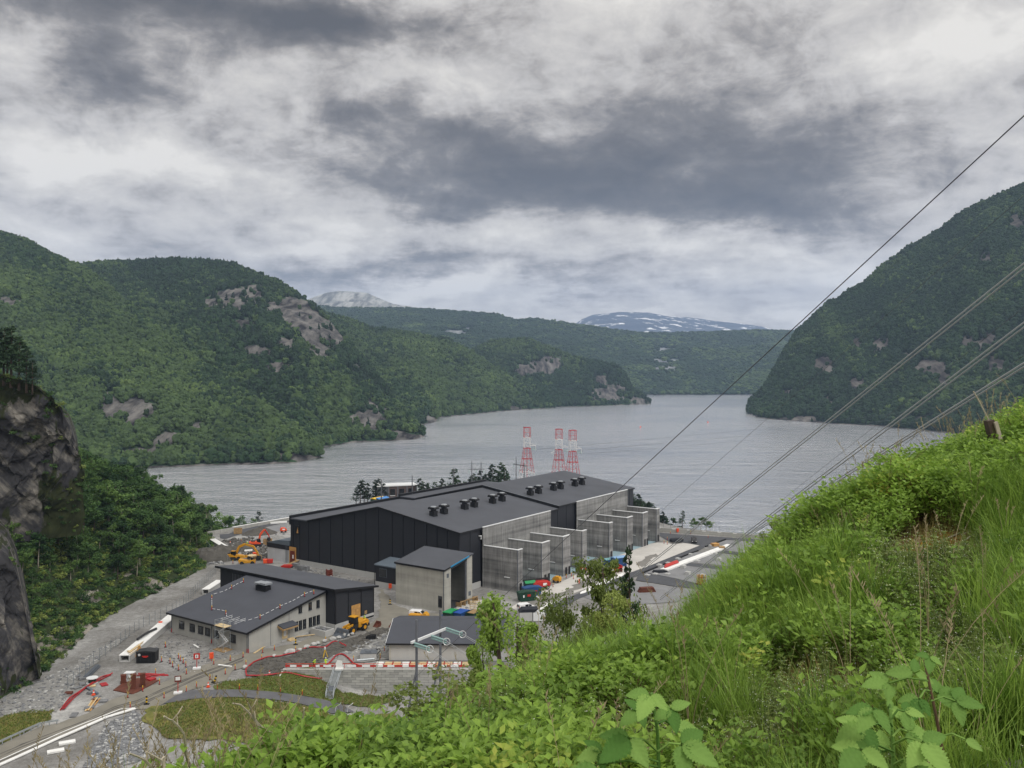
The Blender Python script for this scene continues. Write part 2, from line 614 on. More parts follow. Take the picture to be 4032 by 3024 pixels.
# ------------------------------------------------------------------ water
def build_water():
    m = bpy.data.materials.new('lake_water')
    m.use_nodes = True
    t = NT(m.node_tree)
    b = t.N['Principled BSDF']
    b.inputs['Base Color'].default_value = (0.085, 0.09, 0.105, 1)
    b.inputs['Roughness'].default_value = 0.16
    b.inputs['IOR'].default_value = 1.5
    b.inputs['Specular IOR Level'].default_value = 0.5
    pos = t.n('ShaderNodeNewGeometry').outputs['Position']
    gust = t.noise(t.vmath('MULTIPLY', pos, (0.35, 1.0, 1.0)), 0.006, 4, 0.55, 0.4).outputs[0]
    rip = t.noise(t.vmath('MULTIPLY', pos, (0.75, 1.0, 1.0)), 0.26, 6, 0.75).outputs[0]
    rip2 = t.noise(t.vmath('MULTIPLY', pos, (0.5, 1.0, 1.0)), 0.045, 4, 0.65).outputs[0]
    h = t.math('ADD', t.math('MULTIPLY', rip, 1.0), t.math('MULTIPLY', rip2, 3.0))
    st = t.math('MULTIPLY_ADD', t.ramp(gust, [(0.35, 0.3), (0.62, 1.0)]), 0.8, 0.08)
    bp = t.n('ShaderNodeBump', {'Strength': st, 'Distance': 3.4, 'Height': h})
    t.L.new(bp.outputs[0], b.inputs['Normal'])
    # wind-ruffled water at a grazing angle mirrors the sky far more than a flat Fresnel surface would
    gl = t.n('ShaderNodeBsdfGlossy', {'Color': (0.92, 0.95, 1.0, 1), 'Roughness': 0.17})
    t.L.new(bp.outputs[0], gl.inputs['Normal'])
    fr = t.n('ShaderNodeFresnel', {'IOR': 1.33})
    t.L.new(bp.outputs[0], fr.inputs['Normal'])
    mx = t.n('ShaderNodeMixShader', {0: t.math('MULTIPLY_ADD', fr.outputs[0], 0.3, 0.69, clamp=True)})
    t.L.new(b.outputs[0], mx.inputs[1])
    t.L.new(gl.outputs[0], mx.inputs[2])
    t.L.new(mx.outputs[0], t.N['Material Output'].inputs['Surface'])
    mb = MB()
    mb.add([(-3500, 60, WATER), (3500, 60, WATER), (3500, 6500, WATER), (-3500, 6500, WATER)], [(0, 1, 2, 3)])
    struct(obj('lake_water', mb, m))
build_water()


# ------------------------------------------------------------------ ground of the platform
def sstep(a, b, x):
    k = np.clip((np.asarray(x, float) - a) / (b - a), 0, 1)
    return k * k * (3 - 2 * k)


WALL_Y = 193.0


def gz(x, y):
    """height of the levelled site: flat platform, lower meadow in front of the retaining wall, lake bank beyond"""
    x = np.asarray(x, float); y = np.asarray(y, float)
    front = -5.8 * sstep(-55, -22, x) * (y < WALL_Y)
    d1 = (x - 80) * U.x + (y - 355) * U.y - 95 * sstep(75, 5, x) - 42 * sstep(66, 44, x)
    d2 = (x + 119) * V.x + (y - 355) * V.y
    d = np.maximum(d1, d2)
    drop = -22.0 * sstep(2, 42, d)
    return front + drop


def hit(px, py, off=0.0):
    """where the sight line through a pixel meets the site"""
    z = 0.0
    p = at(px, py, z)
    for _ in range(25):
        z = 0.5 * z + 0.5 * float(gz(p.x, p.y))
        p = at(px, py, z)
    p.z = float(gz(p.x, p.y)) + off
    return p


def ground_material():
    m = bpy.data.materials.new('gravel_ground')
    m.use_nodes = True
    t = NT(m.node_tree)
    b = t.N['Principled BSDF']
    b.inputs['Roughness'].default_value = 0.95
    b.inputs['Specular IOR Level'].default_value = 0.2
    pos = t.n('ShaderNodeNewGeometry').outputs['Position']
    a = t.noise(pos, 0.05, 6, 0.65).outputs[0]
    c = t.noise(pos, 0.9, 5, 0.7).outputs[0]
    f = t.noise(pos, 4.0, 3, 0.7).outputs[0]
    s = t.math('ADD', t.math('MULTIPLY', a, 0.6), t.math('ADD', t.math('MULTIPLY', c, 0.3), t.math('MULTIPLY', f, 0.2)))
    col = t.ramp(s, [(0.40, lin('#5d5c58')), (0.52, lin('#7d7c7a')), (0.6, lin('#929291')), (0.70, lin('#b3b3b1'))])
    t.L.new(col, b.inputs['Base Color'])
    bp = t.n('ShaderNodeBump', {'Strength': 0.5, 'Distance': 0.12, 'Height': t.math('ADD', c, f)})
    t.L.new(bp.outputs[0], b.inputs['Normal'])
    return m


def grid_mesh(name, xs, ys, zf):
    X, Y = np.meshgrid(xs, ys)
    Z = zf(X, Y)
    nx, ny = len(xs), len(ys)
    vs = np.stack([X.ravel(), Y.ravel(), Z.ravel()], 1)
    i = np.arange((nx - 1) * (ny - 1))
    r, c = i // (nx - 1), i % (nx - 1)
    a = r * nx + c
    fs = np.stack([a, a + 1, a + nx + 1, a + nx], 1)
    me = bpy.data.meshes.new(name)
    me.from_pydata(vs.tolist(), [], fs.tolist())
    me.polygons.foreach_set('use_smooth', [True] * len(me.polygons))
    me.update()
    return me


GM = ground_material()
ys = np.concatenate([np.arange(100, WALL_Y - 0.5, 2.5), [WALL_Y - 0.02, WALL_Y + 0.02], np.arange(WALL_Y + 2, 520, 2.5)])
def ground_z(X, Y):
    z = gz(X, Y)
    return z + 0.10 * fbm(X * 0.15, Y * 0.15, oct=3, seed=5) * 0.5 - 0.06
struct(link('ground', grid_mesh('ground', np.arange(-240, 260, 2.5), ys, ground_z), GM))


def drape(name, pts, m, off=0.02, step=4.0, px=True, kind='structure', rough_edge=0.0, seed=1):
    """a sheet lying on the site, its outline given in pixels of the photograph (or in metres)"""
    P = [hit(a, b) for a, b in pts] if px else [Vector((a, b, 0)) for a, b in pts]
    if rough_edge:
        Q = []
        rd = random.Random(seed)
        for i, p in enumerate(P):
            q = P[(i + 1) % len(P)]
            n = max(1, int((q - p).length / 1.6))
            nrm = Vector((-(q - p).y, (q - p).x, 0)).normalized()
            for k in range(n):
                w = p.lerp(q, k / n)
                Q.append(w + nrm * rd.uniform(-rough_edge, rough_edge))
        P = Q
    bm = bmesh.new()
    bm.faces.new([bm.verts.new((p.x, p.y, 0)) for p in P])
    bmesh.ops.triangulate(bm, faces=bm.faces[:])
    xs = [p.x for p in P]; ys_ = [p.y for p in P]
    for lo, hi, ax in ((min(xs), max(xs), 0), (min(ys_), max(ys_), 1)):
        k = math.ceil(lo / step) * step
        while k < hi:
            co = (k, 0, 0) if ax == 0 else (0, k, 0)
            no = (1, 0, 0) if ax == 0 else (0, 1, 0)
            bmesh.ops.bisect_plane(bm, geom=bm.verts[:] + bm.edges[:] + bm.faces[:], plane_co=co, plane_no=no)
            k += step
    for v in bm.verts:
        v.co.z = float(gz(v.co.x, v.co.y)) + off
    bmesh.ops.recalc_face_normals(bm, faces=bm.faces[:])
    for f in bm.faces:
        if f.normal.z < 0:
            f.normal_flip()
    me = bpy.data.meshes.new(name)
    bm.to_mesh(me)
    bm.free()
    o = link(name, me, m)
    o['kind'] = kind
    return o


# ------------------------------------------------------------------ hills: lofts from a shore line to a crest line
D2S = 4032 / 2212.0


def interp(x, pts, k=1):
    xs = [p[0] for p in pts]
    return np.interp(x, xs, [p[k] for p in pts])


def hill_material(name, floor, rock_d, rock_l, warm=0.0, streak=0.06, rscale=0.05, snow=None, diag=False):
    m = bpy.data.materials.new(name)
    m.use_nodes = True
    t = NT(m.node_tree)
    b = t.N['Principled BSDF']
    b.inputs['Roughness'].default_value = 0.95
    b.inputs['Specular IOR Level'].default_value = 0.15
    pos = t.n('ShaderNodeNewGeometry').outputs['Position']
    att = t.n('ShaderNodeAttribute', attribute_name='rock').outputs['Fac']
    sv = t.vmath('MULTIPLY', pos, (1.8, 0.32, 0.2))
    if diag:
        q = t.n('ShaderNodeSeparateXYZ', {0: pos}).outputs
        sv = t.n('ShaderNodeCombineXYZ', {0: t.math('ADD', q[0], q[2]), 1: q[1], 2: t.math('MULTIPLY', t.math('SUBTRACT', q[0], q[2]), 0.16)}).outputs[0]
    vs = t.noise(sv, rscale, 8, 0.68).outputs[0]
    blot = t.noise(pos, rscale * 0.4, 5, 0.6).outputs[0]
    s = t.math('ADD', t.math('MULTIPLY', vs, 0.75), t.math('MULTIPLY', blot, 0.35))
    rock = t.ramp(s, [(0.38, lin(rock_d)), (0.54, tuple(v * 2.2 for v in lin(rock_d))), (0.62, tuple((p + q) * 0.42 for p, q in zip(lin(rock_d), lin(rock_l)))), (0.72, lin(rock_l))] if diag else [(0.44, lin(rock_d)), (0.53, tuple((p + q) * 0.45 for p, q in zip(lin(rock_d), lin(rock_l)))), (0.64, lin(rock_l))])
    fl = t.noise(pos, rscale * 1.5, 6, 0.65).outputs[0]
    green = t.ramp(fl, [(0.3, lin(floor[0])), (0.6, lin(floor[1])), (0.75, lin(floor[2]))])
    e = t.noise(t.vmath('MULTIPLY', pos, (1, 1, 0.3)), rscale * 1.1, 6, 0.7).outputs[0]
    mask = t.ramp(t.math('ADD', att, t.math('MULTIPLY', t.math('SUBTRACT', e, 0.5), 1.25)), [(0.46, 0.0), (0.56, 1.0)])
    col = t.mix(mask, green, rock)
    if snow:
        sn = t.noise(t.vmath('MULTIPLY', pos, (1, 1, 1.6)), snow, 5, 0.65).outputs[0]
        sm = t.ramp(sn, [(0.575, 0.0), (0.61, 1.0)])
        col = t.mix(sm, col, lin('#f2f4f6'))
    t.L.new(col, b.inputs['Base Color'])
    hb = t.noise(t.vmath('MULTIPLY', pos, (1.4, 0.5, 0.3)), rscale * 3, 6, 0.7).outputs[0]
    bp = t.n('ShaderNodeBump', {'Strength': 0.7, 'Distance': 0.5 / rscale * 0.12, 'Height': hb})
    t.L.new(bp.outputs[0], b.inputs['Normal'])
    return m


class Hill:
    pass


def loft(name, x0, x1, foot, crest, m, fz=WATER - 0.4, nc=150, nr=60, a=1.0, b=1.15, amp=10.0, freq=1 / 120., seed=0,
         patches=(), back=0.5, side=0.0, backdrop=0.6, autorock=0.0, vstretch=1.0, ridged=False):
    X = np.linspace(x0, x1, nc)
    Fp = np.array([at(x * D2S, float(interp(x, foot)) * D2S, fz) for x in X])
    Cp = np.array([ray(x * D2S, float(interp(x, crest)) * D2S, float(interp(x, crest, 2))) for x in X])
    v = np.linspace(0, 1, nr)
    nb = max(4, nr // 6)
    h = v ** a
    w = v ** b
    P = Fp[None] * (1 - h)[:, None, None] + Cp[None] * h[:, None, None]
    P[:, :, 2] = Fp[None, :, 2] * (1 - w)[:, None] + Cp[None, :, 2] * w[:, None]
    span = np.linalg.norm(Cp[:, :2] - Fp[:, :2], axis=1)
    dirn = Cp[:, :2] / np.linalg.norm(Cp[:, :2], axis=1)[:, None]
    B = []
    for k in range(1, nb + 1):
        q = k / nb
        bp = Cp.copy()
        bp[:, :2] += dirn * (span * back * q + 6.0 * k)[:, None]
        bp[:, 2] -= (Cp[:, 2] - fz) * backdrop * q ** 1.3
        B.append(bp)
    env = np.sqrt(np.clip(4 * v * (1 - v), 0, 1))
    env = np.maximum(env, 0.16)[:, None]
    env[0] = 0.0
    n1 = fbm(P[..., 0] * freq, P[..., 1] * freq, P[..., 2] * freq * vstretch, 6, seed, 0.55)
    n2 = fbm(P[..., 0] * freq + 50, P[..., 1] * freq, P[..., 2] * freq * vstretch, 6, seed + 91, 0.55)
    if ridged:
        n1, n2 = 1 - 3.2 * np.abs(n1), 1 - 3.2 * np.abs(n2)
        n2 = n2 + .35 * vnoise(P[..., 0] * .5, P[..., 1] * .5, P[..., 2] * .35, seed)
    scl = np.minimum(amp, 0.25 * span + 1.0)[None]
    P[..., 2] += n1 * scl * env * 0.8
    P[..., 0] += n2 * scl * env * 0.9
    P[..., 1] += n1 * scl * env * 0.9
    P = np.concatenate([P, np.array(B)], 0)
    nr2 = nr + nb
    vs = P.reshape(-1, 3)
    i = np.arange((nc - 1) * (nr2 - 1))
    r, c = i // (nc - 1), i % (nc - 1)
    A = r * nc + c
    fs = np.stack([A, A + 1, A + nc + 1, A + nc], 1)
    me = bpy.data.meshes.new(name)
    me.from_pydata(vs.tolist(), [], fs.tolist())
    me.polygons.foreach_set('use_smooth', [not ridged] * len(fs))
    # bare-rock zones
    px = (CX + F * vs[:, 0] / vs[:, 1]) / D2S
    py = (HY + F * (EYE - vs[:, 2]) / vs[:, 1]) / D2S
    rock = np.zeros(len(vs))
    pn = fbm(vs[:, 0] * freq * 6, vs[:, 1] * freq * 6, vs[:, 2] * freq * 2.5, 4, seed + 3)
    for (ex, ey, rx, ry) in patches:
        q = ((px - ex) / rx) ** 2 + ((py - ey) / ry) ** 2
        rock = np.maximum(rock, np.clip(1.02 - 0.5 * q + 0.85 * pn, 0, 1))
    if autorock:
        nn = fbm(vs[:, 0] * freq * 2.2, vs[:, 1] * freq * 2.2, vs[:, 2] * freq * 2.2, 4, seed + 7)
        rock = np.maximum(rock, np.clip((nn - (1 - autorock) * 0.55) * 4, 0, 1))
    shore = np.clip(1 - (vs[:, 2] - fz) / 3.0, 0, 1) * 0.9
    rock = np.maximum(rock, shore) if fz < -5 else rock
    at_ = me.attributes.new('rock', 'FLOAT', 'POINT')
    at_.data.foreach_set('value', rock.astype(np.float32))
    me.update()
    o = struct(link(name, me, m))
    H = Hill()
    H.o, H.vs, H.fs, H.rock = o, vs, fs[:(nr - 1 + 3) * (nc - 1)], rock
    return H


def sample(H, n, seed, rock_max=0.45):
    r = np.random.default_rng(seed)
    v, f = H.vs, H.fs
    a, b, c, d = (v[f[:, k]] for k in range(4))
    ar = np.linalg.norm(np.cross(c - a, d - b), axis=1) / 2
    k = r.choice(len(f), n, p=ar / ar.sum())
    s, t = r.random(n)[:, None], r.random(n)[:, None]
    P = (a[k] * (1 - s) + b[k] * s) * (1 - t) + (d[k] * (1 - s) + c[k] * s) * t
    rk = H.rock[f[k]].mean(1)
    keep = (rk + r.uniform(-0.25, 0.25, n) < rock_max) | (r.random(n) < .012)
    return P[keep]


def scatter(name, pts, rot, scl, idx, coll, parent=None, kind='stuff'):
    me = bpy.data.meshes.new(name)
    me.from_pydata([tuple(p) for p in np.asarray(pts, float).tolist()], [], [])
    n = len(pts)
    A = me.attributes.new('rot', 'FLOAT_VECTOR', 'POINT'); A.data.foreach_set('vector', np.asarray(rot, np.float32).ravel())
    A = me.attributes.new('scl', 'FLOAT_VECTOR', 'POINT'); A.data.foreach_set('vector', np.asarray(scl, np.float32).ravel())
    A = me.attributes.new('idx', 'INT', 'POINT'); A.data.foreach_set('value', np.asarray(idx, np.int32))
    o = link(name, me)
    ng = bpy.data.node_groups.new(name, 'GeometryNodeTree')
    ng.interface.new_socket('Geometry', in_out='INPUT', socket_type='NodeSocketGeometry')
    ng.interface.new_socket('Geometry', in_out='OUTPUT', socket_type='NodeSocketGeometry')
    N, L = ng.nodes, ng.links
    gi, go = N.new('NodeGroupInput'), N.new('NodeGroupOutput')
    ip = N.new('GeometryNodeInstanceOnPoints')
    ci = N.new('GeometryNodeCollectionInfo')
    ci.inputs['Collection'].default_value = coll
    ci.inputs['Separate Children'].default_value = True
    ci.inputs['Reset Children'].default_value = True
    ip.inputs['Pick Instance'].default_value = True
    def na(nm, ty):
        q = N.new('GeometryNodeInputNamedAttribute')
        q.data_type = ty
        q.inputs['Name'].default_value = nm
        return q.outputs['Attribute']
    L.new(gi.outputs[0], ip.inputs['Points'])
    L.new(ci.outputs[0], ip.inputs['Instance'])
    L.new(na('idx', 'INT'), ip.inputs['Instance Index'])
    er = N.new('FunctionNodeEulerToRotation')
    L.new(na('rot', 'FLOAT_VECTOR'), er.inputs[0])
    L.new(er.outputs[0], ip.inputs['Rotation'])
    L.new(na('scl', 'FLOAT_VECTOR'), ip.inputs['Scale'])
    L.new(ip.outputs[0], go.inputs[0])
    md = o.modifiers.new('scatter', 'NODES')
    md.node_group = ng
    o['kind'] = kind
    return o


def proto_collection(name, items):
    """prototypes for the scatters; the collection is never linked to the scene"""
    c = bpy.data.collections.new(name)
    for nm, me in items:
        c.objects.link(bpy.data.objects.new(nm, me))
    return c


FOREST_B = foliage('forest_broadleaf', '#273a26', '#51683a', 0.25, 0.7, 0.006, hue='#6f8446')
FOREST_D = foliage('forest_dark', '#1b2f1f', '#344d2d', 0.15, 0.75, 0.008)
FOREST_P = foliage('forest_pine', '#15261d', '#2a3d26', 0.1, 0.8, 0.01)


def crown_blob(seed, conifer=False):
    rd = random.Random(seed)
    mb = MB()
    if conifer:
        for k in range(6):
            z = 0.15 + k * 0.15
            r = 0.36 * (1 - k / 6.5)
            mb.lump((rd.uniform(-.05, .05), rd.uniform(-.05, .05), z), (r, r, 0.13), seed * 31 + k, 1, 0.4)
        mb.cyl((0, 0, -0.1), (0, 0, 0.9), 0.035, 0.01, 5)
    else:
        mb.lump((0, 0, 0.42), (0.40, 0.40, 0.42), seed * 7, 2, 0.26)
        for k in range(8):
            a = rd.uniform(0, 6.28); q = rd.uniform(0.2, 0.36)
            mb.lump((math.cos(a) * q, math.sin(a) * q, rd.uniform(0.2, 0.78)), rd.uniform(0.14, 0.26), seed * 77 + k, 1, 0.35)
    return mb


items = []
for k in range(5):
    me = crown_blob(k + 1).mesh('a_broadleaf_%d' % k); me.materials.append(FOREST_B); items.append(('a_broadleaf_crown_%d' % k, me))
for k in range(3):
    me = crown_blob(k + 20).mesh('b_dark_%d' % k); me.materials.append(FOREST_D); items.append(('b_dark_crown_%d' % k, me))
for k in range(3):
    me = crown_blob(k + 40, True).mesh('c_pine_%d' % k); me.materials.append(FOREST_P); items.append(('c_pine_crown_%d' % k, me))
FAR_TREES = proto_collection('far_trees', items)


def forest(name, H, n, size, seed, bright=0.5, pine=0.25, label=None, rock_max=0.45, crestfade=None, wide=1.0):
    P = sample(H, n, seed, rock_max)
    r = np.random.default_rng(seed + 5)
    P = P[P[:, 2] > WATER + 1.0]
    m = len(P)
    z = fbm(P[:, 0] / 180, P[:, 1] / 180, P[:, 2] / 120, 4, seed)
    z = z + 0.75 * fbm(P[:, 0] / P[:, 1] * 34 + P[:, 2] / 90, P[:, 2] / 260, None, 4, seed + 40)
    k = z * 0.9 + r.normal(0, 0.22, m)
    typ = np.where(k > 0.5 - bright, 0, 1)
    pn = r.random(m) < pine * (1.2 - 1.2 * np.clip(k + 0.5, 0, 1))
    idx = np.where(typ == 0, r.integers(0, 5, m), r.integers(5, 8, m))
    idx = np.where(pn, r.integers(8, 11, m), idx)
    s = size * r.uniform(0.65, 1.35, m)
    S = np.stack([s * wide, s * wide, s * r.uniform(0.9, 1.3, m)], 1)
    rot = np.stack([r.uniform(-.12, .12, m), r.uniform(-.12, .12, m), r.uniform(0, 6.28, m)], 1)
    P[:, 2] -= 0.08 * s
    o = scatter(name, P, rot, S, idx, FAR_TREES)
    if label:
        tag(o, label, 'forest')
    return o


HM = hill_material('hill_forest_floor', ('#1f3322', '#2f4a2c', '#4b5f38'), '#1f1e20', '#74726f')
HMR = hill_material('mountain_forest_floor', ('#1a2c20', '#263f29', '#3f5433'), '#2a292b', '#75726e')
HMF = hill_material('far_ridge_green', ('#182c26', '#263f33', '#3e5640'), '#4e5258', '#8f9396', rscale=0.008)
HMG = hill_material('bare_mountain_rock', ('#5e6a60', '#7b8078', '#8f9088'), '#53585b', '#a9aba9', rscale=0.011)
HMS = hill_material('snow_mountain_rock', ('#3c4a5c', '#4b5869', '#5d6875'), '#454f60', '#6e7783', rscale=0.0035, snow=0.0045)

near_hill = loft('hill', -150, 693,
    [(-150, 1030), (280, 1015), (480, 1008), (640, 1001), (693, 988)],
    [(-150, 455, 1750), (0, 510, 1550), (60, 525, 1500), (120, 558, 1450), (190, 590, 1400), (250, 640, 1330), (300, 684, 1270), (360, 735, 1200), (440, 798, 1110),
     (520, 852, 1020), (600, 908, 940), (650, 948, 890), (680, 975, 868), (693, 986, 858)],
    HM, nc=200, nr=90, amp=26, freq=1 / 150., seed=3, b=1.08, autorock=0.10, vstretch=0.6,
    patches=[(235, 880, 26, 30), (290, 890, 24, 40), (325, 895, 22, 24), (360, 950, 34, 26), (290, 930, 16, 20), (20, 655, 30, 16), (410, 985, 40, 12), (590, 985, 40, 8), (660, 988, 30, 7), (430, 925, 20, 16), (320, 800, 14, 8), (300, 985, 60, 14)])
cliff_hill = loft('hill', 90, 918,
    [(90, 990), (640, 985), (692, 968), (760, 957), (850, 953), (900, 950), (918, 943)],
    [(90, 588, 2000), (220, 570, 2000), (290, 568, 1980), (330, 563, 1960), (450, 565, 1900), (500, 572, 1850), (540, 590, 1800), (600, 612, 1740), (660, 648, 1680), (710, 690, 1620),
     (760, 750, 1540), (800, 800, 1460), (830, 838, 1380), (870, 890, 1260), (905, 930, 1170), (918, 940, 1142)],
    HM, nc=200, nr=90, amp=30, freq=1 / 160., seed=13, b=1.0, autorock=0.12, vstretch=0.5,
    patches=[(455, 655, 22, 12), (500, 650, 40, 20), (545, 640, 28, 20), (600, 665, 34, 16), (640, 680, 40, 40), (675, 715, 30, 44), (715, 720, 26, 40), (740, 700, 8, 26), (690, 760, 26, 20),
             (800, 905, 38, 40), (850, 935, 40, 12), (880, 945, 30, 8), (560, 760, 30, 16), (620, 740, 26, 12), (760, 800, 20, 16), (720, 640, 14, 8), (520, 700, 30, 12), (600, 790, 30, 14)])
mid_hill = loft('hill', 560, 1199,
    [(560, 930), (880, 924), (930, 915), (942, 912), (946, 903), (1080, 889), (1199, 881)],
    [(560, 655, 2350), (660, 665, 2350), (740, 690, 2330), (770, 698, 2320), (802, 711, 2310), (881, 722, 2290), (933, 734, 2270), (968, 738, 2250), (1016, 762, 2220), (1072, 802, 2150),
     (1119, 834, 2090), (1179, 857, 2030), (1199, 880, 2000)],
    HM, nc=150, nr=60, amp=34, freq=1 / 180., seed=23, autorock=0.08, vstretch=0.5, patches=[(800, 860, 30, 20), (930, 905, 16, 6), (760, 850, 18, 16), (1110, 880, 30, 5)])
dome_hill = loft('hill', 985, 1405,
    [(985, 893), (1100, 886), (1199, 880), (1300, 877), (1405, 873)],
    [(985, 775, 2650), (1016, 762, 2650), (1045, 746, 2640), (1072, 738, 2620), (1140, 735, 2600), (1195, 757, 2560), (1243, 777, 2500), (1295, 785, 2450), (1335, 795, 2400), (1355, 818, 2350),
     (1364, 842, 2310), (1390, 856, 2250), (1405, 871, 2215)],
    HM, nc=120, nr=55, amp=24, freq=1 / 170., seed=33, autorock=0.10, vstretch=0.5, patches=[(1185, 790, 34, 22), (1130, 800, 20, 14), (1320, 850, 38, 20), (1380, 865, 26, 9), (1300, 820, 14, 8)])
far_ridge = loft('hill', 640, 1800,
    [(640, 854), (1405, 853.5), (1640, 852.5), (1800, 852)],
    [(640, 657, 5200), (714, 668, 5200), (794, 670, 5100), (881, 670, 5000), (960, 674, 4900), (1067, 682, 4850), (1111, 696, 4800), (1151, 693, 4800), (1191, 696, 4800), (1238, 703, 4800),
     (1310, 713, 4700), (1381, 723, 4700), (1450, 724, 4900), (1530, 723, 5100), (1620, 720, 5300), (1690, 719, 5300), (1740, 720, 5300), (1800, 723, 5300)],
    HMF, nc=220, nr=70, amp=110, freq=1 / 620., seed=43, autorock=0.12, a=1.0, b=1.0, patches=[(1030, 760, 24, 22), (1000, 720, 40, 12), (1440, 770, 40, 20)])
inner_ridge = loft('hill', 690, 1760,
    [(690, 862), (1405, 854.5), (1640, 853.5), (1760, 853)],
    [(690, 705, 4200), (800, 708, 4150), (900, 716, 4050), (1000, 728, 3950), (1060, 742, 3900), (1110, 750, 3850), (1250, 752, 3800), (1330, 768, 3800), (1400, 770, 3850), (1480, 752, 4000), (1560, 760, 3900), (1640, 748, 4000), (1700, 760, 4000), (1760, 770, 3950)],
    HMF, nc=160, nr=50, amp=80, freq=1 / 420., seed=47, autorock=0.2, patches=[(1030, 775, 24, 16), (1440, 790, 40, 14)])
bare_mountain = loft('mountain', 560, 960,
    [(560, 830), (960, 830)],
    [(560, 700, 7000), (640, 655, 7000), (680, 640, 7000), (707, 631, 7000), (735, 629, 7000), (794, 632, 7000), (815, 641, 7000), (850, 656, 7000), (900, 664, 7000), (960, 675, 7000)],
    HMG, fz=0.0, nc=120, nr=50, amp=150, freq=1 / 420., seed=53, autorock=0.5, patches=[(760, 660, 400, 300)])
snow_mountain = loft('mountain', 1235, 1700,
    [(1235, 826), (1700, 826)],
    [(1235, 705, 11000), (1255, 690, 11000), (1280, 680, 11000), (1340, 674, 11000), (1400, 675, 11000), (1440, 683, 11000), (1500, 687, 11000), (1560, 694, 11000), (1640, 703, 11000), (1672, 712, 11000), (1700, 724, 11000)],
    HMS, fz=0.0, nc=140, nr=50, amp=190, freq=1 / 900., seed=63, autorock=0.5, back=0.15)
right_mountain = loft('mountain', 1620, 2420,
    [(1620, 899), (1660, 906), (1700, 909), (1800, 916), (1900, 921), (2060, 937), (2420, 965)],
    [(1620, 890, 1760), (1624, 872, 1790), (1640, 858, 1800), (1658, 838, 1820), (1680, 795, 1880), (1700, 756, 1920), (1720, 722, 1950), (1742, 702, 1970), (1790, 656, 2000), (1812, 650, 2000), (1830, 632, 2000),
     (1870, 612, 2000), (1900, 582, 2000), (1960, 541, 1990), (2030, 502, 1980), (2070, 468, 1970), (2120, 440, 1950), (2212, 403, 1900), (2420, 300, 1850)],
    HMR, nc=220, nr=100, amp=34, freq=1 / 140., seed=73, b=1.05, autorock=0.11, vstretch=0.5,
    patches=[(1780, 790, 22, 20), (1850, 740, 14, 14), (1900, 745, 22, 22), (2100, 745, 26, 20), (2135, 740, 20, 22), (1960, 770, 12, 10), (1850, 830, 16, 14), (1830, 600, 14, 16), (2130, 560, 16, 14), (2010, 800, 40, 22),
             (2040, 810, 16, 26), (1790, 870, 12, 12), (1740, 905, 50, 5), (2150, 790, 30, 18), (2200, 480, 30, 16), (1700, 850, 14, 8), (1990, 910, 30, 10), (1910, 690, 10, 10)])

forest('forest', near_hill, 30000, 8.5, 101, bright=0.75, pine=0.16, label='bright green broadleaf wood covering the nearer hillside across the lake')
forest('forest', cliff_hill, 26000, 8.5, 102, bright=0.26, pine=0.55, label='darker mixed wood round the grey cliffs of the rounded hill')
forest('forest', mid_hill, 17000, 9.5, 103, bright=0.5, pine=0.3, label='green wood on the long low hillside behind the cliff headland')
forest('forest', dome_hill, 11000, 9.5, 104, bright=0.36, pine=0.4, label='dark wood over the dome shaped hill at the narrows')
forest('forest', right_mountain, 42000, 9.0, 105, bright=0.10, pine=0.5, label='dense dark green wood on the steep mountain right of the lake')
forest('forest', inner_ridge, 30000, 13.0, 107, bright=0.3, pine=0.0, label='hazy wood on the lower ridge before the far ridge', wide=1.5)
forest('forest', far_ridge, 45000, 15.0, 106, bright=0.3, pine=0.0, label='hazy blue green wood on the far ridge closing the lake', wide=1.5)


# ------------------------------------------------------------------ haze
def build_haze():
    m = bpy.data.materials.new('haze')
    m.use_nodes = True
    t = NT(m.node_tree)
    out = t.N['Material Output']
    t.N.remove(t.N['Principled BSDF'])
    v = t.n('ShaderNodeVolumePrincipled', {'Color': (0.48, 0.64, 0.95, 1), 'Density': HAZE, 'Anisotropy': 0.0})
    t.L.new(v.outputs[0], out.inputs['Volume'])
    mb = MB()
    mb.box(-4300, -60, -24, 4300, 13200, 1250)
    stuff(obj('haze', mb, m))
HAZE = 6.2e-5
build_haze()

# ------------------------------------------------------------------ tree builders
LEAF_MID = foliage('leaves_birch', '#40603a', '#7b9a55', 0.35, 0.6)
LEAF_DARK = foliage('leaves_slope', '#2b4727', '#587840', 0.3, 0.65)
LEAF_PINE = foliage('needles_pine', '#1c2d22', '#3a5137', 0.15, 0.75)
LEAF_YOUNG = foliage('leaves_young', '#4c6b2a', '#86a544', 0.4, 0.55)
LEAF_OLIVE = foliage('leaves_olive', '#5f7038', '#9dac5c', 0.35, 0.6)


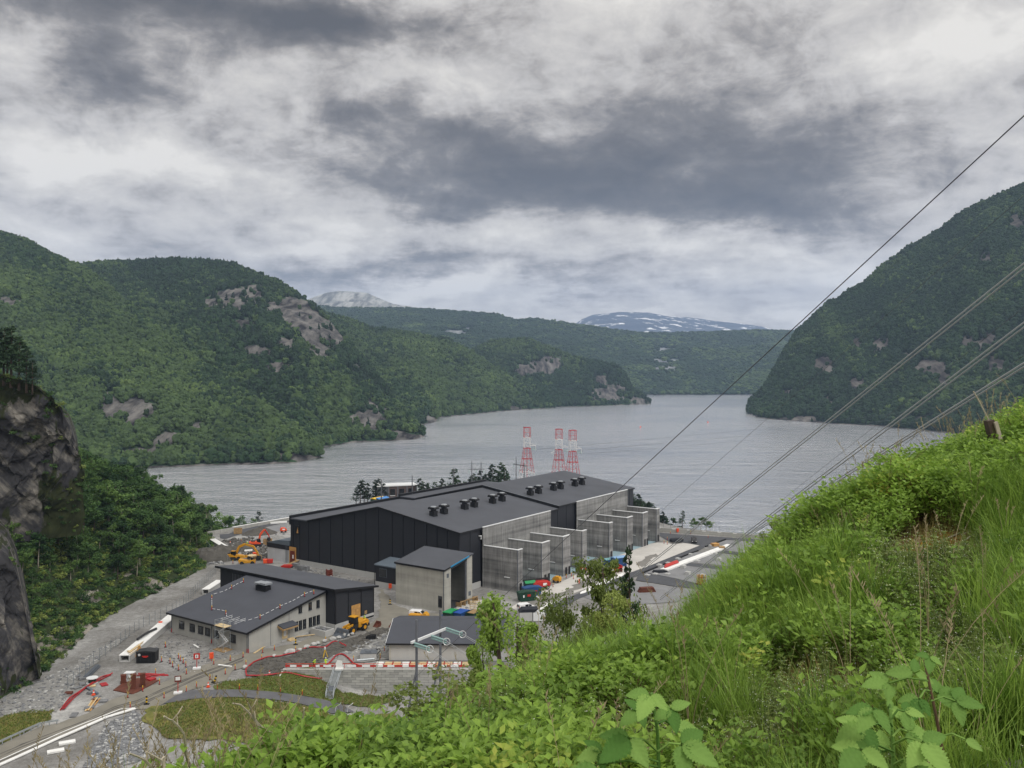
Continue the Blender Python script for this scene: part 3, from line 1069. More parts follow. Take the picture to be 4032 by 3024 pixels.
def leaf_cards(mb, c, r, n, s, rd, flat=1.0, droop=0.0):
    """n small leaf-sized faces through a blob of radius r (a sphere squashed by flat)"""
    for _ in range(n):
        while True:
            p = Vector((rd.uniform(-1, 1), rd.uniform(-1, 1), rd.uniform(-1, 1)))
            if 0.25 < p.length < 1:
                break
        q = Vector((c[0] + p.x * r, c[1] + p.y * r, c[2] + p.z * r * flat))
        nrm = Vector((p.x * .6 + rd.gauss(0, .6), p.y * .6 + rd.gauss(0, .6), 0.5 + p.z * .6 + rd.gauss(0, .5))).normalized()
        a = nrm.orthogonal().normalized()
        a.rotate(Matrix.Rotation(rd.uniform(0, 6.28), 3, nrm))
        b = nrm.cross(a)
        k = s * rd.uniform(0.6, 1.35)
        a, b = a * k, b * k * 0.62
        z = Vector((0, 0, -droop * k))
        mb.add([q - a * 0.5 + z * .5, q + b * 0.5, q + a * 0.5 + z, q - b * 0.5], [(0, 1, 2, 3)])


def tree_meshes(kind, h, seed, leaf=0.35, dens=1.0, cm=None):
    """returns (trunk mesh, crown mesh) of one tree"""
    rd = random.Random(seed)
    tk, cr = MB(), MB()
    bend = Vector((rd.uniform(-.08, .08), rd.uniform(-.08, .08), 0)) * h
    def axis(w):
        return Vector((bend.x * w * w, bend.y * w * w, h * w))
    r0 = 0.022 * h + 0.03
    tk.tube([axis(w) - Vector((0, 0, 0.4 if w == 0 else 0)) for w in (0, .15, .35, .55, .75, .95)], r0, 6, 0.02)
    if kind == 'broad':
        n = 9
        leaf_cards(cr, axis(0.86), h * 0.14, int(70 * dens), leaf, rd, 1.1)
        for k in range(n):
            w = rd.uniform(0.30, 0.85)
            a = 6.28 * k / n + rd.uniform(-.5, .5)
            ln = h * rd.uniform(0.16, 0.33) * (1.15 - 0.6 * w)
            p0 = axis(w)
            p1 = p0 + Vector((math.cos(a) * ln, math.sin(a) * ln, ln * rd.uniform(0.3, 0.9)))
            tk.tube([p0, p0.lerp(p1, .5) + Vector((0, 0, -ln * .06)), p1], r0 * 0.35 * (1.2 - w), 4, 0.01)
            leaf_cards(cr, p1, ln * 0.62, int(62 * dens), leaf, rd, 0.8)
            leaf_cards(cr, p0.lerp(p1, .55), ln * 0.45, int(28 * dens), leaf, rd, 0.8)
            for j in range(2):
                a2 = a + rd.uniform(-1.1, 1.1)
                p2 = p1 + Vector((math.cos(a2), math.sin(a2), rd.uniform(-.2, .7))) * ln * 0.5
                leaf_cards(cr, p2, ln * 0.32, int(22 * dens), leaf, rd, 0.8)
    elif kind == 'pine':
        for k in range(17):
            w = 0.30 + 0.67 * k / 16
            for j in range(3):
                if rd.random() < .18:
                    continue
                a = rd.uniform(0, 6.28)
                ln = h * rd.uniform(0.12, 0.24) * (1.28 - 1.05 * w)
                p0 = axis(w)
                p1 = p0 + Vector((math.cos(a) * ln, math.sin(a) * ln, ln * rd.uniform(0.0, 0.45)))
                tk.tube([p0, p1], r0 * 0.2, 3, 0.01)
                leaf_cards(cr, p1, ln * 0.42, int(17 * dens), leaf * .85, rd, 0.6)
                leaf_cards(cr, p0.lerp(p1, 0.6), ln * 0.3, int(9 * dens), leaf * .8, rd, 0.6)
        leaf_cards(cr, axis(0.97), h * 0.05, int(20 * dens), leaf, rd, 1.2)
    elif kind == 'spruce':
        for k in range(15):
            w = 0.12 + 0.86 * k / 14
            rr = h * 0.24 * (1.03 - w) * rd.uniform(0.75, 1.2)
            for j in range(7):
                a = rd.uniform(0, 6.28)
                p0 = axis(w)
                p1 = p0 + Vector((math.cos(a) * rr, math.sin(a) * rr, -rr * 0.22))
                leaf_cards(cr, p0.lerp(p1, .72), rr * 0.36 + .04, int(9 * dens), leaf, rd, 0.5, 0.15)
    a, b = tk.mesh('trunk', True), cr.mesh('crown')
    a.materials.append(MATS['bark'])
    b.materials.append(cm)
    return a, b


class TreeKind:
    def __init__(self, name, kind, h, seeds, leaf, dens, cm, bark=None):
        self.name, self.h = name, h
        self.ms = []
        for s in seeds:
            a, b = tree_meshes(kind, h, s, leaf, dens, cm)
            if bark:
                a.materials[0] = bark
            self.ms.append((a, b))

    def plant(self, p, h, label, group=None, k=None, wide=1.0, cat='tree'):
        a, b = self.ms[random.randrange(len(self.ms)) if k is None else k % len(self.ms)]
        t = thing(self.name, label, cat, p, random.uniform(0, 6.28), group)
        s = h / self.h
        t.scale = (s * wide, s * wide, s)
        link('trunk', a, None, t)
        link('crown', b, None, t)
        return t


# ------------------------------------------------------------------ the cliff and the wooded bank left of the site
HMC = hill_material('cliff_rock', ('#262b1c', '#353b24', '#4a4a33'), '#2a2a2c', '#98948d', rscale=0.24, diag=True)
HMB = hill_material('bank_ground', ('#26301d', '#39442a', '#5d5a40'), '#4b4946', '#a19c92', rscale=0.25)
cliff = loft('cliff', -260, 172,
    [(-260, 1190), (0, 1175), (100, 1165), (172, 1155)],
    [(-260, 720, 212), (-100, 770, 210), (0, 815, 208), (40, 826, 210), (70, 838, 212), (100, 862, 216), (130, 890, 220), (150, 920, 224), (162, 960, 228), (168, 1000, 230), (172, 1060, 234)],
    HMC, fz=22.0, nc=130, nr=90, amp=5.5, freq=1 / 15., seed=83, a=1.0, b=0.72, back=1.2, backdrop=0.05, vstretch=0.55, ridged=True,
    patches=[(20, 980, 130, 120), (110, 950, 60, 70), (-80, 1050, 160, 200), (40, 1120, 70, 60), (-20, 1300, 60, 150)])
bank = loft('bank', -260, 458,
    [(-260, 1700), (-40, 1540), (60, 1482), (150, 1408), (230, 1334), (300, 1300), (380, 1262), (440, 1231), (450, 1195), (458, 1180)],
    [(-260, 1110, 226), (-40, 1100, 236), (60, 1075, 255), (140, 1040, 285), (220, 1070, 300), (300, 1095, 305), (380, 1130, 312), (425, 1166, 318), (445, 1176, 326), (458, 1178, 332)],
    HMB, fz=-0.3, nc=140, nr=70, amp=3.5, freq=1 / 14., seed=93, a=1.0, b=0.9, back=1.5, backdrop=0.9,
    patches=[(330, 1265, 40, 14), (270, 1230, 20, 16), (200, 1290, 24, 14), (430, 1190, 14, 12), (120, 1390, 50, 16), (180, 1360, 40, 12)], autorock=0.22)
rock_face = loft('rock_face', -160, 84,
    [(-160, 1610), (0, 1512), (40, 1490), (70, 1476), (84, 1470)],
    [(-160, 1080, 188), (-40, 1160, 184), (0, 1178, 182), (16, 1196, 181), (34, 1240, 181), (50, 1310, 182), (62, 1370, 182), (74, 1430, 183), (84, 1464, 184)],
    HMC, fz=-0.5, nc=70, nr=60, amp=2.4, freq=1 / 7., seed=97, a=1.0, b=0.7, back=3.0, backdrop=0.1, vstretch=0.5, ridged=True,
    patches=[(-40, 1330, 160, 190), (40, 1420, 40, 60)])

# near hillside -----------------------------------------------------------------------------------
def ridge_y(x):
    return np.where(x > 0, 5.9 + 0.88 * x, 5.9 + 0.55 * x)


def hz(x, y):
    """the slope the photograph is taken from: it climbs to the right and breaks off towards the lake"""
    x = np.asarray(x, float); y = np.asarray(y, float)
    z = EYE - 1.74 + 0.226 * (x - 2.1) - 0.0176 * (y - 3.6)
    z = z + np.where(x > 7, -0.05 * (x - 7), 0)
    s = np.maximum(y - ridge_y(x) + 0.6, 0)
    m = 0.44 + 0.30 * sstep(1.0, -4.0, x) + 0.05 * sstep(2, 8, x)
    z = z - m * (np.sqrt(s * s + 3.0) - math.sqrt(3.0)) - 0.42 * np.maximum(s - 26, 0)
    z = z - 0.27 * np.exp(-((x - 0.6) / 2.4) ** 2) * sstep(3.0, 6.0, y)
    z = z - 0.36 * np.exp(-((x - 1.8) / 0.8) ** 2) * sstep(4.8, 7.0, y) - 0.12 * sstep(1.8, 3.5, x) * sstep(3, 6, y)
    rough = 0.20 * fbm(x * 0.5, y * 0.5, oct=4, seed=2) + 0.04 * fbm(x * 2.3, y * 2.3, oct=3, seed=9)
    return z + rough


def slope_material():
    m = bpy.data.materials.new('hillside_soil')
    m.use_nodes = True
    t = NT(m.node_tree)
    b = t.N['Principled BSDF']
    b.inputs['Roughness'].default_value = 1.0
    b.inputs['Specular IOR Level'].default_value = 0.1
    pos = t.n('ShaderNodeNewGeometry').outputs['Position']
    a = t.noise(pos, 1.3, 5, 0.65).outputs[0]
    f = t.noise(pos, 28.0, 4, 0.7).outputs[0]
    att = t.n('ShaderNodeAttribute', attribute_name='moss').outputs['Fac']
    gr = t.n('ShaderNodeAttribute', attribute_name='gravel').outputs['Fac']
    base = t.ramp(t.math('ADD', t.math('MULTIPLY', a, 0.6), t.math('MULTIPLY', f, 0.4)),
                  [(0.35, lin('#1f2013')), (0.5, lin('#343a1f')), (0.65, lin('#4d4a2b'))])
    moss = t.ramp(f, [(0.3, lin('#3a2618')), (0.45, lin('#7a5426')), (0.6, lin('#a07c35')), (0.75, lin('#7d7a3a'))])
    grav = t.ramp(f, [(0.35, lin('#4c4c4b')), (0.55, lin('#8d8d8b')), (0.7, lin('#bdbcba'))])
    col = t.mix(att, base, moss)
    col = t.mix(gr, col, grav)
    t.L.new(col, b.inputs['Base Color'])
    bp = t.n('ShaderNodeBump', {'Strength': 0.9, 'Distance': 0.03, 'Height': f})
    t.L.new(bp.outputs[0], b.inputs['Normal'])
    return m


def px_of(x, y, z):
    return CX + F * x / y, HY + F * (EYE - z) / y


MOSS = [(2240, 2800, 300, 95), (3680, 2170, 190, 95), (3250, 2730, 230, 80), (1500, 2960, 200, 60), (3350, 2230, 200, 50), (2600, 2960, 400, 60), (1080, 2990, 120, 40), (3990, 1790, 60, 40)]


def zone(px, py, zs):
    r = np.zeros_like(px)
    for (ex, ey, rx, ry) in zs:
        q = ((px - ex) / rx) ** 2 + ((py - ey) / ry) ** 2
        r = np.maximum(r, np.clip(1.3 - q, 0, 1))
    return r


def build_hillside():
    ys1 = np.concatenate([np.arange(-4, 1.5, 0.5), np.arange(1.5, 17, 0.13), np.arange(17, 40, 0.8), np.arange(40, 135, 3)])
    xs1 = np.concatenate([np.arange(-60, -9, 2.0), np.arange(-9, 12, 0.13), np.arange(12, 30, 0.8), np.arange(30, 90, 3)])
    me = grid_mesh('hillside', xs1, ys1, hz)
    n = len(me.vertices)
    co = np.empty(n * 3, np.float32)
    me.vertices.foreach_get('co', co)
    co = co.reshape(-1, 3)
    yy = np.maximum(co[:, 1], 0.5)
    px, py = px_of(co[:, 0], yy, co[:, 2])
    nz = fbm(co[:, 0] * 3, co[:, 1] * 3, oct=3, seed=4)
    near = (co[:, 1] > 1.5) & (co[:, 1] < 17)
    moss = np.clip(zone(px, py, MOSS) + 0.5 * nz, 0, 1) * near
    grav = np.clip(zone(px, py, [(4100, 3080, 330, 150)]) * 1.6 + 0.6 * nz, 0, 1) * near
    for nm, a in (('moss', moss), ('gravel', grav)):
        A = me.attributes.new(nm, 'FLOAT', 'POINT')
        A.data.foreach_set('value', a.astype(np.float32))
    struct(link('hillside', me, slope_material()))
build_hillside()


def slope_hit(px, py, n=500, dmax=17.0):
    """where the sight line through a pixel meets the near hillside"""
    d = np.linspace(1.2, dmax, n)
    x, z = (px - CX) * d / F, EYE - (py - HY) * d / F
    below = np.nonzero(z < hz(x, d))[0]
    k = below[0] if len(below) else n - 1
    return Vector((x[k], d[k], float(hz(x[k], d[k]))))


# ------------------------------------------------------------------ the converter hall
B0 = Vector((-15.3, 258.0, 0))          # front corner of the gable; local x runs along the hall, local y along the gable


def W(s, t, z=0.0):
    return Vector((B0.x + s * U.x + t * V.x, B0.y + s * U.y + t * V.y, z))


def st_of(p):
    d = p - B0
    return d.dot(U), d.dot(V)


GABLE_PX = [285, 343, 400, 475, 570, 668, 770, 875, 975, 1085, 1205, 1300, 1398, 1505, 1595, 1685, 1790]


def gable_t(px):
    q = (px - CX) / F
    return (-15.3 - 258 * q) / (0.823 + 0.568 * q)


def roof_z(t):
    return float(np.interp(t, [-1, 0, 31.8, 63.5, 73], [17.66, 17.8, 22.5, 15.2, 15.2]))


HL, HS, HT = 111.0, 54.3, 72.0
LIFT = 0.9
hall = thing('converter_hall', 'long black panelled hall with two grey roofs and concrete side bays', 'building', B0, ROT)


def hall_body():
    prof = [(0.12, 0.0), (0.12, 17.4), (31.8, 22.1), (63.5, 14.8), (71.8, 14.8), (71.8, 0.0)]
    mb = MB()
    mb.prism(prof, 0.22, HS, 'x')
    obj('wall_core', mb, MATS['panel_seam'], hall)
    mb = MB()
    mb.prism([(a, b + (LIFT if b > 1 else 0)) for a, b in prof], HS + .01, HL - .2, 'x')
    obj('wall_core', mb, MATS['panel_seam'], hall)
    # roofs: two slopes and a gutter for each half
    for s0, s1, dz in ((-0.25, HS, 0.0), (HS, HL + 0.2, LIFT)):
        mb = MB()
        top = [(-0.45, roof_z(-0.45)), (31.8, 22.5), (63.5, 15.2), (72.0, 15.2)]
        pts = [(a, b + dz) for a, b in top] + [(a, b + dz - 0.38) for a, b in reversed(top)]
        mb.prism(pts, s0, s1, 'x')
        r = obj('roof', mb, MATS['roof_grey'], hall)
        mb = MB()
        mb.prism([(-0.52, 17.75 + dz), (31.8, 22.57 + dz), (31.8, 22.05 + dz), (-0.52, 17.2 + dz)], s0 - .12, s0 - .003, 'x')
        mb.prism([(31.8, 22.57 + dz), (63.5, 15.27 + dz), (63.5, 14.8 + dz), (31.8, 22.05 + dz)], s0 - .12, s0 - .003, 'x')
        obj('verge_trim', mb, MATS['trim_black'], r)
        mb = MB()
        mb.box(s0 + .02, -0.6, 17.3 + dz, s1, -0.46, 17.75 + dz)
        obj('eave_trim', mb, MATS['trim_black'], r)
        mb = MB()
        mb.box(s0, 71.6, 13 + dz, s1, 72.3, 16.05 + dz)
        obj('parapet', mb, MATS['trim_black'], r)
    # dark weather flashing on the step between the halves
    mb = MB()
    mb.prism([(-.4, 17.8), (31.8, 22.55), (31.8, 22.55 + LIFT), (-.4, 17.8 + LIFT)], HS - 0.05, HS - .004, 'x')
    obj('roof_step', mb, MATS['trim_black'], hall)
    mb = MB()
    mb.prism([(-.4, 17.85 + LIFT), (31.8, 22.60 + LIFT), (31.8, 22.54 + LIFT), (-.4, 17.79 + LIFT)], HS - 0.15, HS + 0.35, 'x')
    obj('roof_step_cap', mb, MATS['steel_grey'], hall)
hall_body()


def hall_gable():
    ts = [gable_t(1000 + p / 2.212) for p in GABLE_PX]
    ts[0], ts[-1] = HT, 0.0
    for a, b in zip(ts[:-1], ts[1:]):
        g = 0.17
        mb = MB()
        zs = []
        lo, hi = b + g, a - g
        pts = [(lo, 1.75), (hi, 1.75), (hi, roof_z(hi) - .5)]
        if lo < 31.8 < hi:
            pts.append((31.8, 21.95))
        if lo < 63.5 < hi:
            pts.append((63.5, 14.7))
        pts.append((lo, roof_z(lo) - .5))
        mb.prism(pts, 0.0, 0.2, 'x')
        obj('wall_panel', mb, MATS['panel_dark'], hall)
        mb = MB()
        mb.box(-0.12, b + .02, -0.6, 0.2, a - .02, 1.7)
        obj('base_panel', mb, MATS['concrete_base'], hall)
    # window with a light plywood board, far end of the gable
    t0, t1 = gable_t(1000 + 398 / 2.212), gable_t(1000 + 358 / 2.212)
    mb = MB(); mb.box(-0.14, t0, 10.0, -0.003, t1, 13.0)
    w = obj('window', mb, MATS['trim_black'], hall)
    mb = MB(); mb.prism([(t0 + .5, 10.5), (t1 - .9, 10.5), (t1 - 1.5, 12.4), (t0 + .8, 12.4)], -0.2, -0.15, 'x')
    obj('board', mb, MATS['plywood'], w)
    t0, t1 = gable_t(1000 + 370 / 2.212), gable_t(1000 + 312 / 2.212)
    mb = MB(); mb.box(-0.22, t0, 0, -0.125, t1, 5.6)
    dr = obj('door_board', mb, MATS['plywood'], hall)
    for a, b in ((t0 + .5, (t0 + t1) / 2 - .03), ((t0 + t1) / 2 + .03, t1 - .5)):
        mb = MB(); mb.box(-0.32, a, 0.05, -0.225, b, 4.3)
        obj('door_leaf', mb, MATS['door_brown'], dr)
    mb = MB(); mb.box(-0.36, t0 + 1.0, 1.8, -0.325, t0 + 1.6, 3.0)
    obj('notice', mb, MATS['white_paint'], dr)
hall_gable()


def hall_front():
    # dark panels beside and between the concrete walls
    for s0, s1, n, dz in ((0.0, 10.3, 2, 0), (48.6, HS, 1, 0), (HS, 65.6, 2, LIFT), (104.2, HL, 2, LIFT)):
        for k in range(n):
            a = s0 + (s1 - s0) * k / n + .12
            b = s0 + (s1 - s0) * (k + 1) / n - .12
            mb = MB(); mb.box(a, 0.0, 1.75, b, 0.11, 17.3 + dz)
            obj('wall_panel', mb, MATS['panel_dark'], hall)
            mb = MB(); mb.box(a - .1, -0.1, -.5, b + .1, 0.11, 1.7)
            obj('base_panel', mb, MATS['concrete_base'], hall)
    for k in range(3):
        a = HL - 0.2
        mb = MB(); mb.box(a + .003, 0.2 + k * 24, 0, a + .15, 23.9 + k * 24, 15)
        obj('wall_panel', mb, MATS['panel_dark'], hall)
    mb = MB(); mb.box(10.1, -0.35, 14.2, 10.5, -0.05, 14.8); mb.box(9.2, -0.9, 15.2, 9.8, -0.12, 15.5)
    obj('wall_lamp', mb, MATS['metal_white'], hall)
    roots = [10.6, 23.5, 35.8, 47.9, 66.4, 79.6, 91.9, 103.7]
    rets = [2.4, 4.6, 4.5, 2.9, 2.4, 4.4, 4.3, 2.6]
    for s0, s1, dz in ((10.4, 48.4, 0.0), (65.7, 104.1, LIFT)):
        mb = MB(); mb.box(s0, -0.95, -.5, s1, -0.62, 17.75 + dz)
        w = obj('concrete_wall', mb, MATS['concrete_fin'], hall)
        mb = MB(); mb.box(s0 - .05, -1.02, 17.752 + dz, s1 + .05, -0.5, 17.95 + dz)
        obj('coping', mb, MATS['metal_white'], w)
    for k, (s, r) in enumerate(zip(roots, rets)):
        H = 12.3
        mb = MB()
        mb.box(s, -13.4, -.5, s + 0.55, -0.953, H)
        mb.box(s + .553, -13.4, -.5, s + r, -12.85, H)
        f = obj('fire_wall', mb, MATS['concrete_fin'], hall)
        mb = MB()
        mb.box(s - .08, -13.48, H + .003, s + .63, -0.96, H + .2)
        mb.box(s + .633, -13.48, H + .003, s + r + .05, -12.8, H + .2)
        obj('coping', mb, MATS['metal_white'], f)
        doors = ([0.35, 2.3] if r > 4 else [0.45])
        for q in doors:
            x0 = s + q + (1.0 if r > 4 else 0.35)
            mb = MB(); mb.box(x0, -13.45, -.45, x0 + 1.15, -13.403, 2.5)
            obj('door', mb, MATS['trim_black'], f)
        mb = MB(); mb.box(s - .22, -10.5, 3.9, s - .003, -8.6, 4.1)
        obj('lamp', mb, MATS['metal_white'], f)
        mb = MB(); mb.cyl((s - .06, -13.3, 0), (s - .06, -13.3, H), 0.12, n=6)
        obj('downpipe', mb, MATS['steel_grey'], f)
hall_front()


def roof_hit(px, py, dz=0.0):
    """where a sight line meets the front roof slope of the hall"""
    d = 200.0
    for _ in range(40):
        p = ray(px, py, d)
        s, t = st_of(p)
        z = 17.8 + (22.5 - 17.8) * t / 31.8 + dz
        d += (p.z - z) * 3.5
    p.z = z
    return p, s, t


def roof_vent():
    t = thing('roof_vent', '', 'vent', (0, 0, 0), ROT, 'black fan housings in pairs along the hall roof')
    mb = MB(); mb.box(-.92, -.92, -.3, .92, .92, 1.55)
    obj('base', mb, MATS['vent_black'], t)
    mb = MB(); mb.cyl((0, 0, 1.553), (0, 0, 2.1), .88, n=12)
    obj('neck', mb, MATS['trim_black'], t)
    mb = MB(); mb.prism([(-1.3, 2.1), (1.3, 2.1), (1.3, 2.5), (.95, 2.75), (-.95, 2.75), (-1.3, 2.5)], -1.15, 1.15, 'x')
    obj('hood', mb, MATS['vent_black'], t)
    mb = MB(); mb.cyl((0, 0, 2.752), (0, 0, 2.95), .95, .8, 12)
    obj('lid', mb, MATS['vent_cap'], t)
    return t


rv = roof_vent()
Z5 = lambda x, y: (1700 + x / 2.212, 1650 + y / 2.212)
vents = [(15, 843, 0), (107, 823, 0), (287, 783, 0), (370, 765, 0), (530, 732, 0), (612, 713, 0), (858, 662, 1), (930, 647, 1), (1060, 620, 1), (1122, 607, 1), (1246, 583, 1), (1307, 570, 1)]
ordw = ['first', 'second', 'third', 'fourth', 'fifth', 'sixth']
for i, (a, b, up) in enumerate(vents):
    p, s, t = roof_hit(*Z5(a, b), LIFT if up else 0.0)
    lab = 'black fan housing on the %s roof half, %s from the black gable' % ('farther' if up else 'nearer', ordw[i % 6])
    if i == 0:
        rv.location = p; rv['label'] = lab
    else:
        copy_tree(rv, p, ROT, lab)
for i, (s, h, lab) in enumerate(((44.4, 7.6, 'grey lightning mast rising from the hall parapet beside the flat roofed brick block'), (62.0, 7.4, 'grey lightning mast behind the ridge, midway along the hall'),
                                 (88.0, 8.0, 'grey lightning mast behind the far hall roof near the red and white pylons'))):
    mb = MB(); mb.cyl((0, 0, 0), (0, 0, h), .22, .16, 8); mb.box(-.3, -.3, 0, .3, .3, .5)
    m = obj('lightning_mast', mb, MATS['pole_grey'], None, W(s, 71.9, 16.0))
    tag(m, lab, 'mast', 'lightning masts on the hall roof')

# annex on the far side of the gable
def annex():
    t = thing('annex', 'small pale annex with blue grey roof against the black gable end', 'building', W(0.3, 72.6), ROT)
    mb = MB(); mb.box(0.0, 0, -.8, 14, 11.2, 4.2)
    obj('wall', mb, MATS['wall_light'], t)
    mb = MB(); mb.box(-.15, -.05, 4.2, 14.1, 11.4, 5.7)
    obj('fascia', mb, MATS['panel_dark'], t)
    mb = MB(); mb.prism([(-.1, 5.72), (11.5, 5.72), (5.5, 7.1), (-.1, 7.4)], -.25, 14.2, 'x')
    obj('roof', mb, MATS['roof_blue_grey'], t)
    for k in range(3):
        mb = MB(); mb.box(-.06, 0.15 + k * 3.7, -.7, -.003, 3.65 + k * 3.7, 4.15)
        obj('wall_panel', mb, MATS['wall_light'], t)
    mb = MB()
    for z in np.arange(0, 5.5, .35):
        mb.box(-.28, 1.0, z, -.22, 1.6, z + .05)
    mb.box(-.3, .95, 0, -.24, 1.0, 6); mb.box(-.3, 1.6, 0, -.24, 1.65, 6)
    obj('ladder', mb, MATS['steel_grey'], t)
    q = thing('lean_to', 'low dark lean-to standing behind the pale annex', 'building', W(16, 73), ROT)
    mb = MB(); mb.box(0, 0, -.5, 26, 10.5, 7.0); obj('wall', mb, MATS['panel_dark'], q)
    mb = MB(); mb.box(-.3, -.1, 7.003, 26.3, 10.9, 7.4); obj('roof', mb, MATS['roof_grey'], q)
annex()


# link block and the concrete gatehouse
def link_block():
    t = thing('link_block', 'low black link block between the concrete gatehouse and black gable', 'building', W(-6.9, 11.5), ROT)
    mb = MB(); mb.box(0, 0, 1.5, 6.7, 15, 6.3); obj('wall', mb, MATS['panel_dark'], t)
    mb = MB(); mb.box(-.08, -.05, -.5, 6.7, 15.05, 1.495); obj('base', mb, MATS['concrete_base'], t)
    mb = MB(); mb.prism([(-.4, 6.3), (6.75, 7.3), (6.75, 7.6), (-.4, 6.6)], -.3, 15.3, 'y'); obj('roof', mb, MATS['roof_blue_grey'], t)
    mb = MB(); mb.box(-.1, 10.4, 3.0, -.003, 13.4, 5.6); w = obj('window', mb, MATS['steel_grey'], t)
    mb = MB(); mb.box(-.14, 10.55, 3.15, -.103, 13.25, 5.45); obj('pane', mb, MATS['glass_dark'], w)
    mb = MB(); mb.cyl((-.25, 15.1, -.4), (-.25, 15.1, 6.4), .1, n=6); obj('downpipe', mb, MATS['trim_black'], t)
    for k in range(4):
        mb = MB(); mb.box(-.05, k * 3.75 + .08, 1.6, -.002, k * 3.75 + 3.67, 6.2)
        obj('wall_panel', mb, MATS['panel_dark'], t)
link_block()


def gatehouse():
    s0, t0 = st_of(Vector((-18.1, 237.7, 0)))
    L, D = 12.3, 17.3
    t = thing('gatehouse', 'tall plain concrete gatehouse with dark open bay and grey sloping roof', 'building', W(s0, t0), ROT)
    def rz(x):
        return 11.25 + (13.5 - 11.25) * x / L
    mb = MB(); mb.prism([(0, -.5), (.35, -.5), (.35, rz(.35)), (0, rz(0))], 0, D, 'y'); obj('side_wall', mb, MATS['concrete_gate'], t)
    mb = MB(); mb.prism([(.353, -.5), (2.8, -.5), (2.8, rz(2.8)), (.353, rz(.353))], 0, .4, 'y'); obj('front_wall', mb, MATS['concrete_gate'], t)
    mb = MB(); mb.prism([(10.0, -.5), (L, -.5), (L, rz(L)), (10.0, rz(10))], 0, .4, 'y'); obj('front_wall', mb, MATS['concrete_gate'], t)
    mb = MB(); mb.prism([(L - .35, -.5), (L, -.5), (L, rz(L)), (L - .35, rz(L - .35))], .403, D, 'y'); obj('side_wall', mb, MATS['concrete_gate'], t)
    mb = MB(); mb.prism([(.353, -.5), (L - .353, -.5), (L - .353, rz(L)), (.353, rz(0))], D - .4, D, 'y'); obj('back_wall', mb, MATS['interior'], t)
    mb = MB(); mb.prism([(2.8, rz(2.8) - .7), (10, rz(10) - .7), (10, rz(10)), (2.8, rz(2.8))], 0.02, .38, 'y'); obj('lintel', mb, MATS['dark_steel'], t)
    mb = MB(); mb.prism([(-.35, rz(-.35) + .003), (L + .3, rz(L + .3)), (L + .3, rz(L + .3) + .35), (-.35, rz(-.35) + .35)], -.35, D + .3, 'y')
    r = obj('roof', mb, MATS['roof_grey'], t)
    mb = MB(); mb.prism([(-.42, rz(-.4) - .1), (-.352, rz(-.4) - .1), (-.352, rz(-.4) + .38), (-.42, rz(-.4) + .38)], -.4, D + .3, 'y'); obj('eave_trim', mb, MATS['trim_black'], r)
    mb = MB(); mb.prism([(2.2, rz(2.2) + .05), (10.4, rz(10.4) + .05), (10.4, rz(10.4) + .42), (2.2, rz(2.2) + .42)], -.46, -.353, 'y'); obj('flashing', mb, MATS['flash_blue'], r)
    mb = MB(); mb.prism([(-.35, rz(-.3)), (2.15, rz(2.15)), (2.15, rz(2.15) + .38), (-.35, rz(-.3) + .38)], -.44, -.353, 'y'); obj('verge_trim', mb, MATS['trim_black'], r)
    mb = MB(); mb.box(2.803, .2, -.3, 3.1, .6, rz(3) - .72); mb.box(9.6, .2, -.3, 9.997, .6, rz(9) - .72); obj('door_track', mb, MATS['pole_grey'], t)
    mb = MB(); mb.box(1.0, -.05, 9.1, 1.9, -.003, 10.2); obj('vent_grille', mb, MATS['steel_grey'], t)
    mb = MB(); mb.box(10.6, -.05, 2.3, 11.7, -.003, 3.5); obj('vent_grille', mb, MATS['steel_grey'], t)
    mb = MB(); mb.box(-.06, 0.75, 1.2, -.003, 2.1, 4.3); d = obj('hatch', mb, MATS['interior'], t)
    mb = MB(); mb.box(-.09, .95, 1.5, -.062, 1.9, 3.6); obj('hatch_leaf', mb, MATS['trim_black'], d)
    mb = MB(); mb.cyl((-.12, .15, 0), (-.12, .15, 11), .09, n=6); obj('downpipe', mb, MATS['steel_grey'], t)
    mb = MB(); mb.box(.36, .41, -.3, L - .36, D - .41, .05); obj('floor', mb, MATS['interior'], t)
    return t
gatehouse()


# ------------------------------------------------------------------ the office block and the black service wing
O0 = Vector((-60.7, 204.2, 0))


def WO(x, y, z=0.0):
    return Vector((O0.x + x * U.x + y * V.x, O0.y + x * U.y + y * V.y, z))


def office_local(p):
    d = p - O0
    return d.dot(U), d.dot(V)


OL, OD = 24.2, 28.9


def oroof(x):
    return 4.75 + (9.2 - 4.75) * x / 23.6


def on_wall_x0(px):        # distance along the long window wall (local y) seen at a pixel column
    q = (px - CX) / F
    return (O0.x - q * O0.y) / (0.823 + 0.568 * q)


def on_wall_y0(px):        # distance along the right-hand wall (local x)
    q = (px - CX) / F
    return (q * O0.y - O0.x) / (0.568 - 0.823 * q)


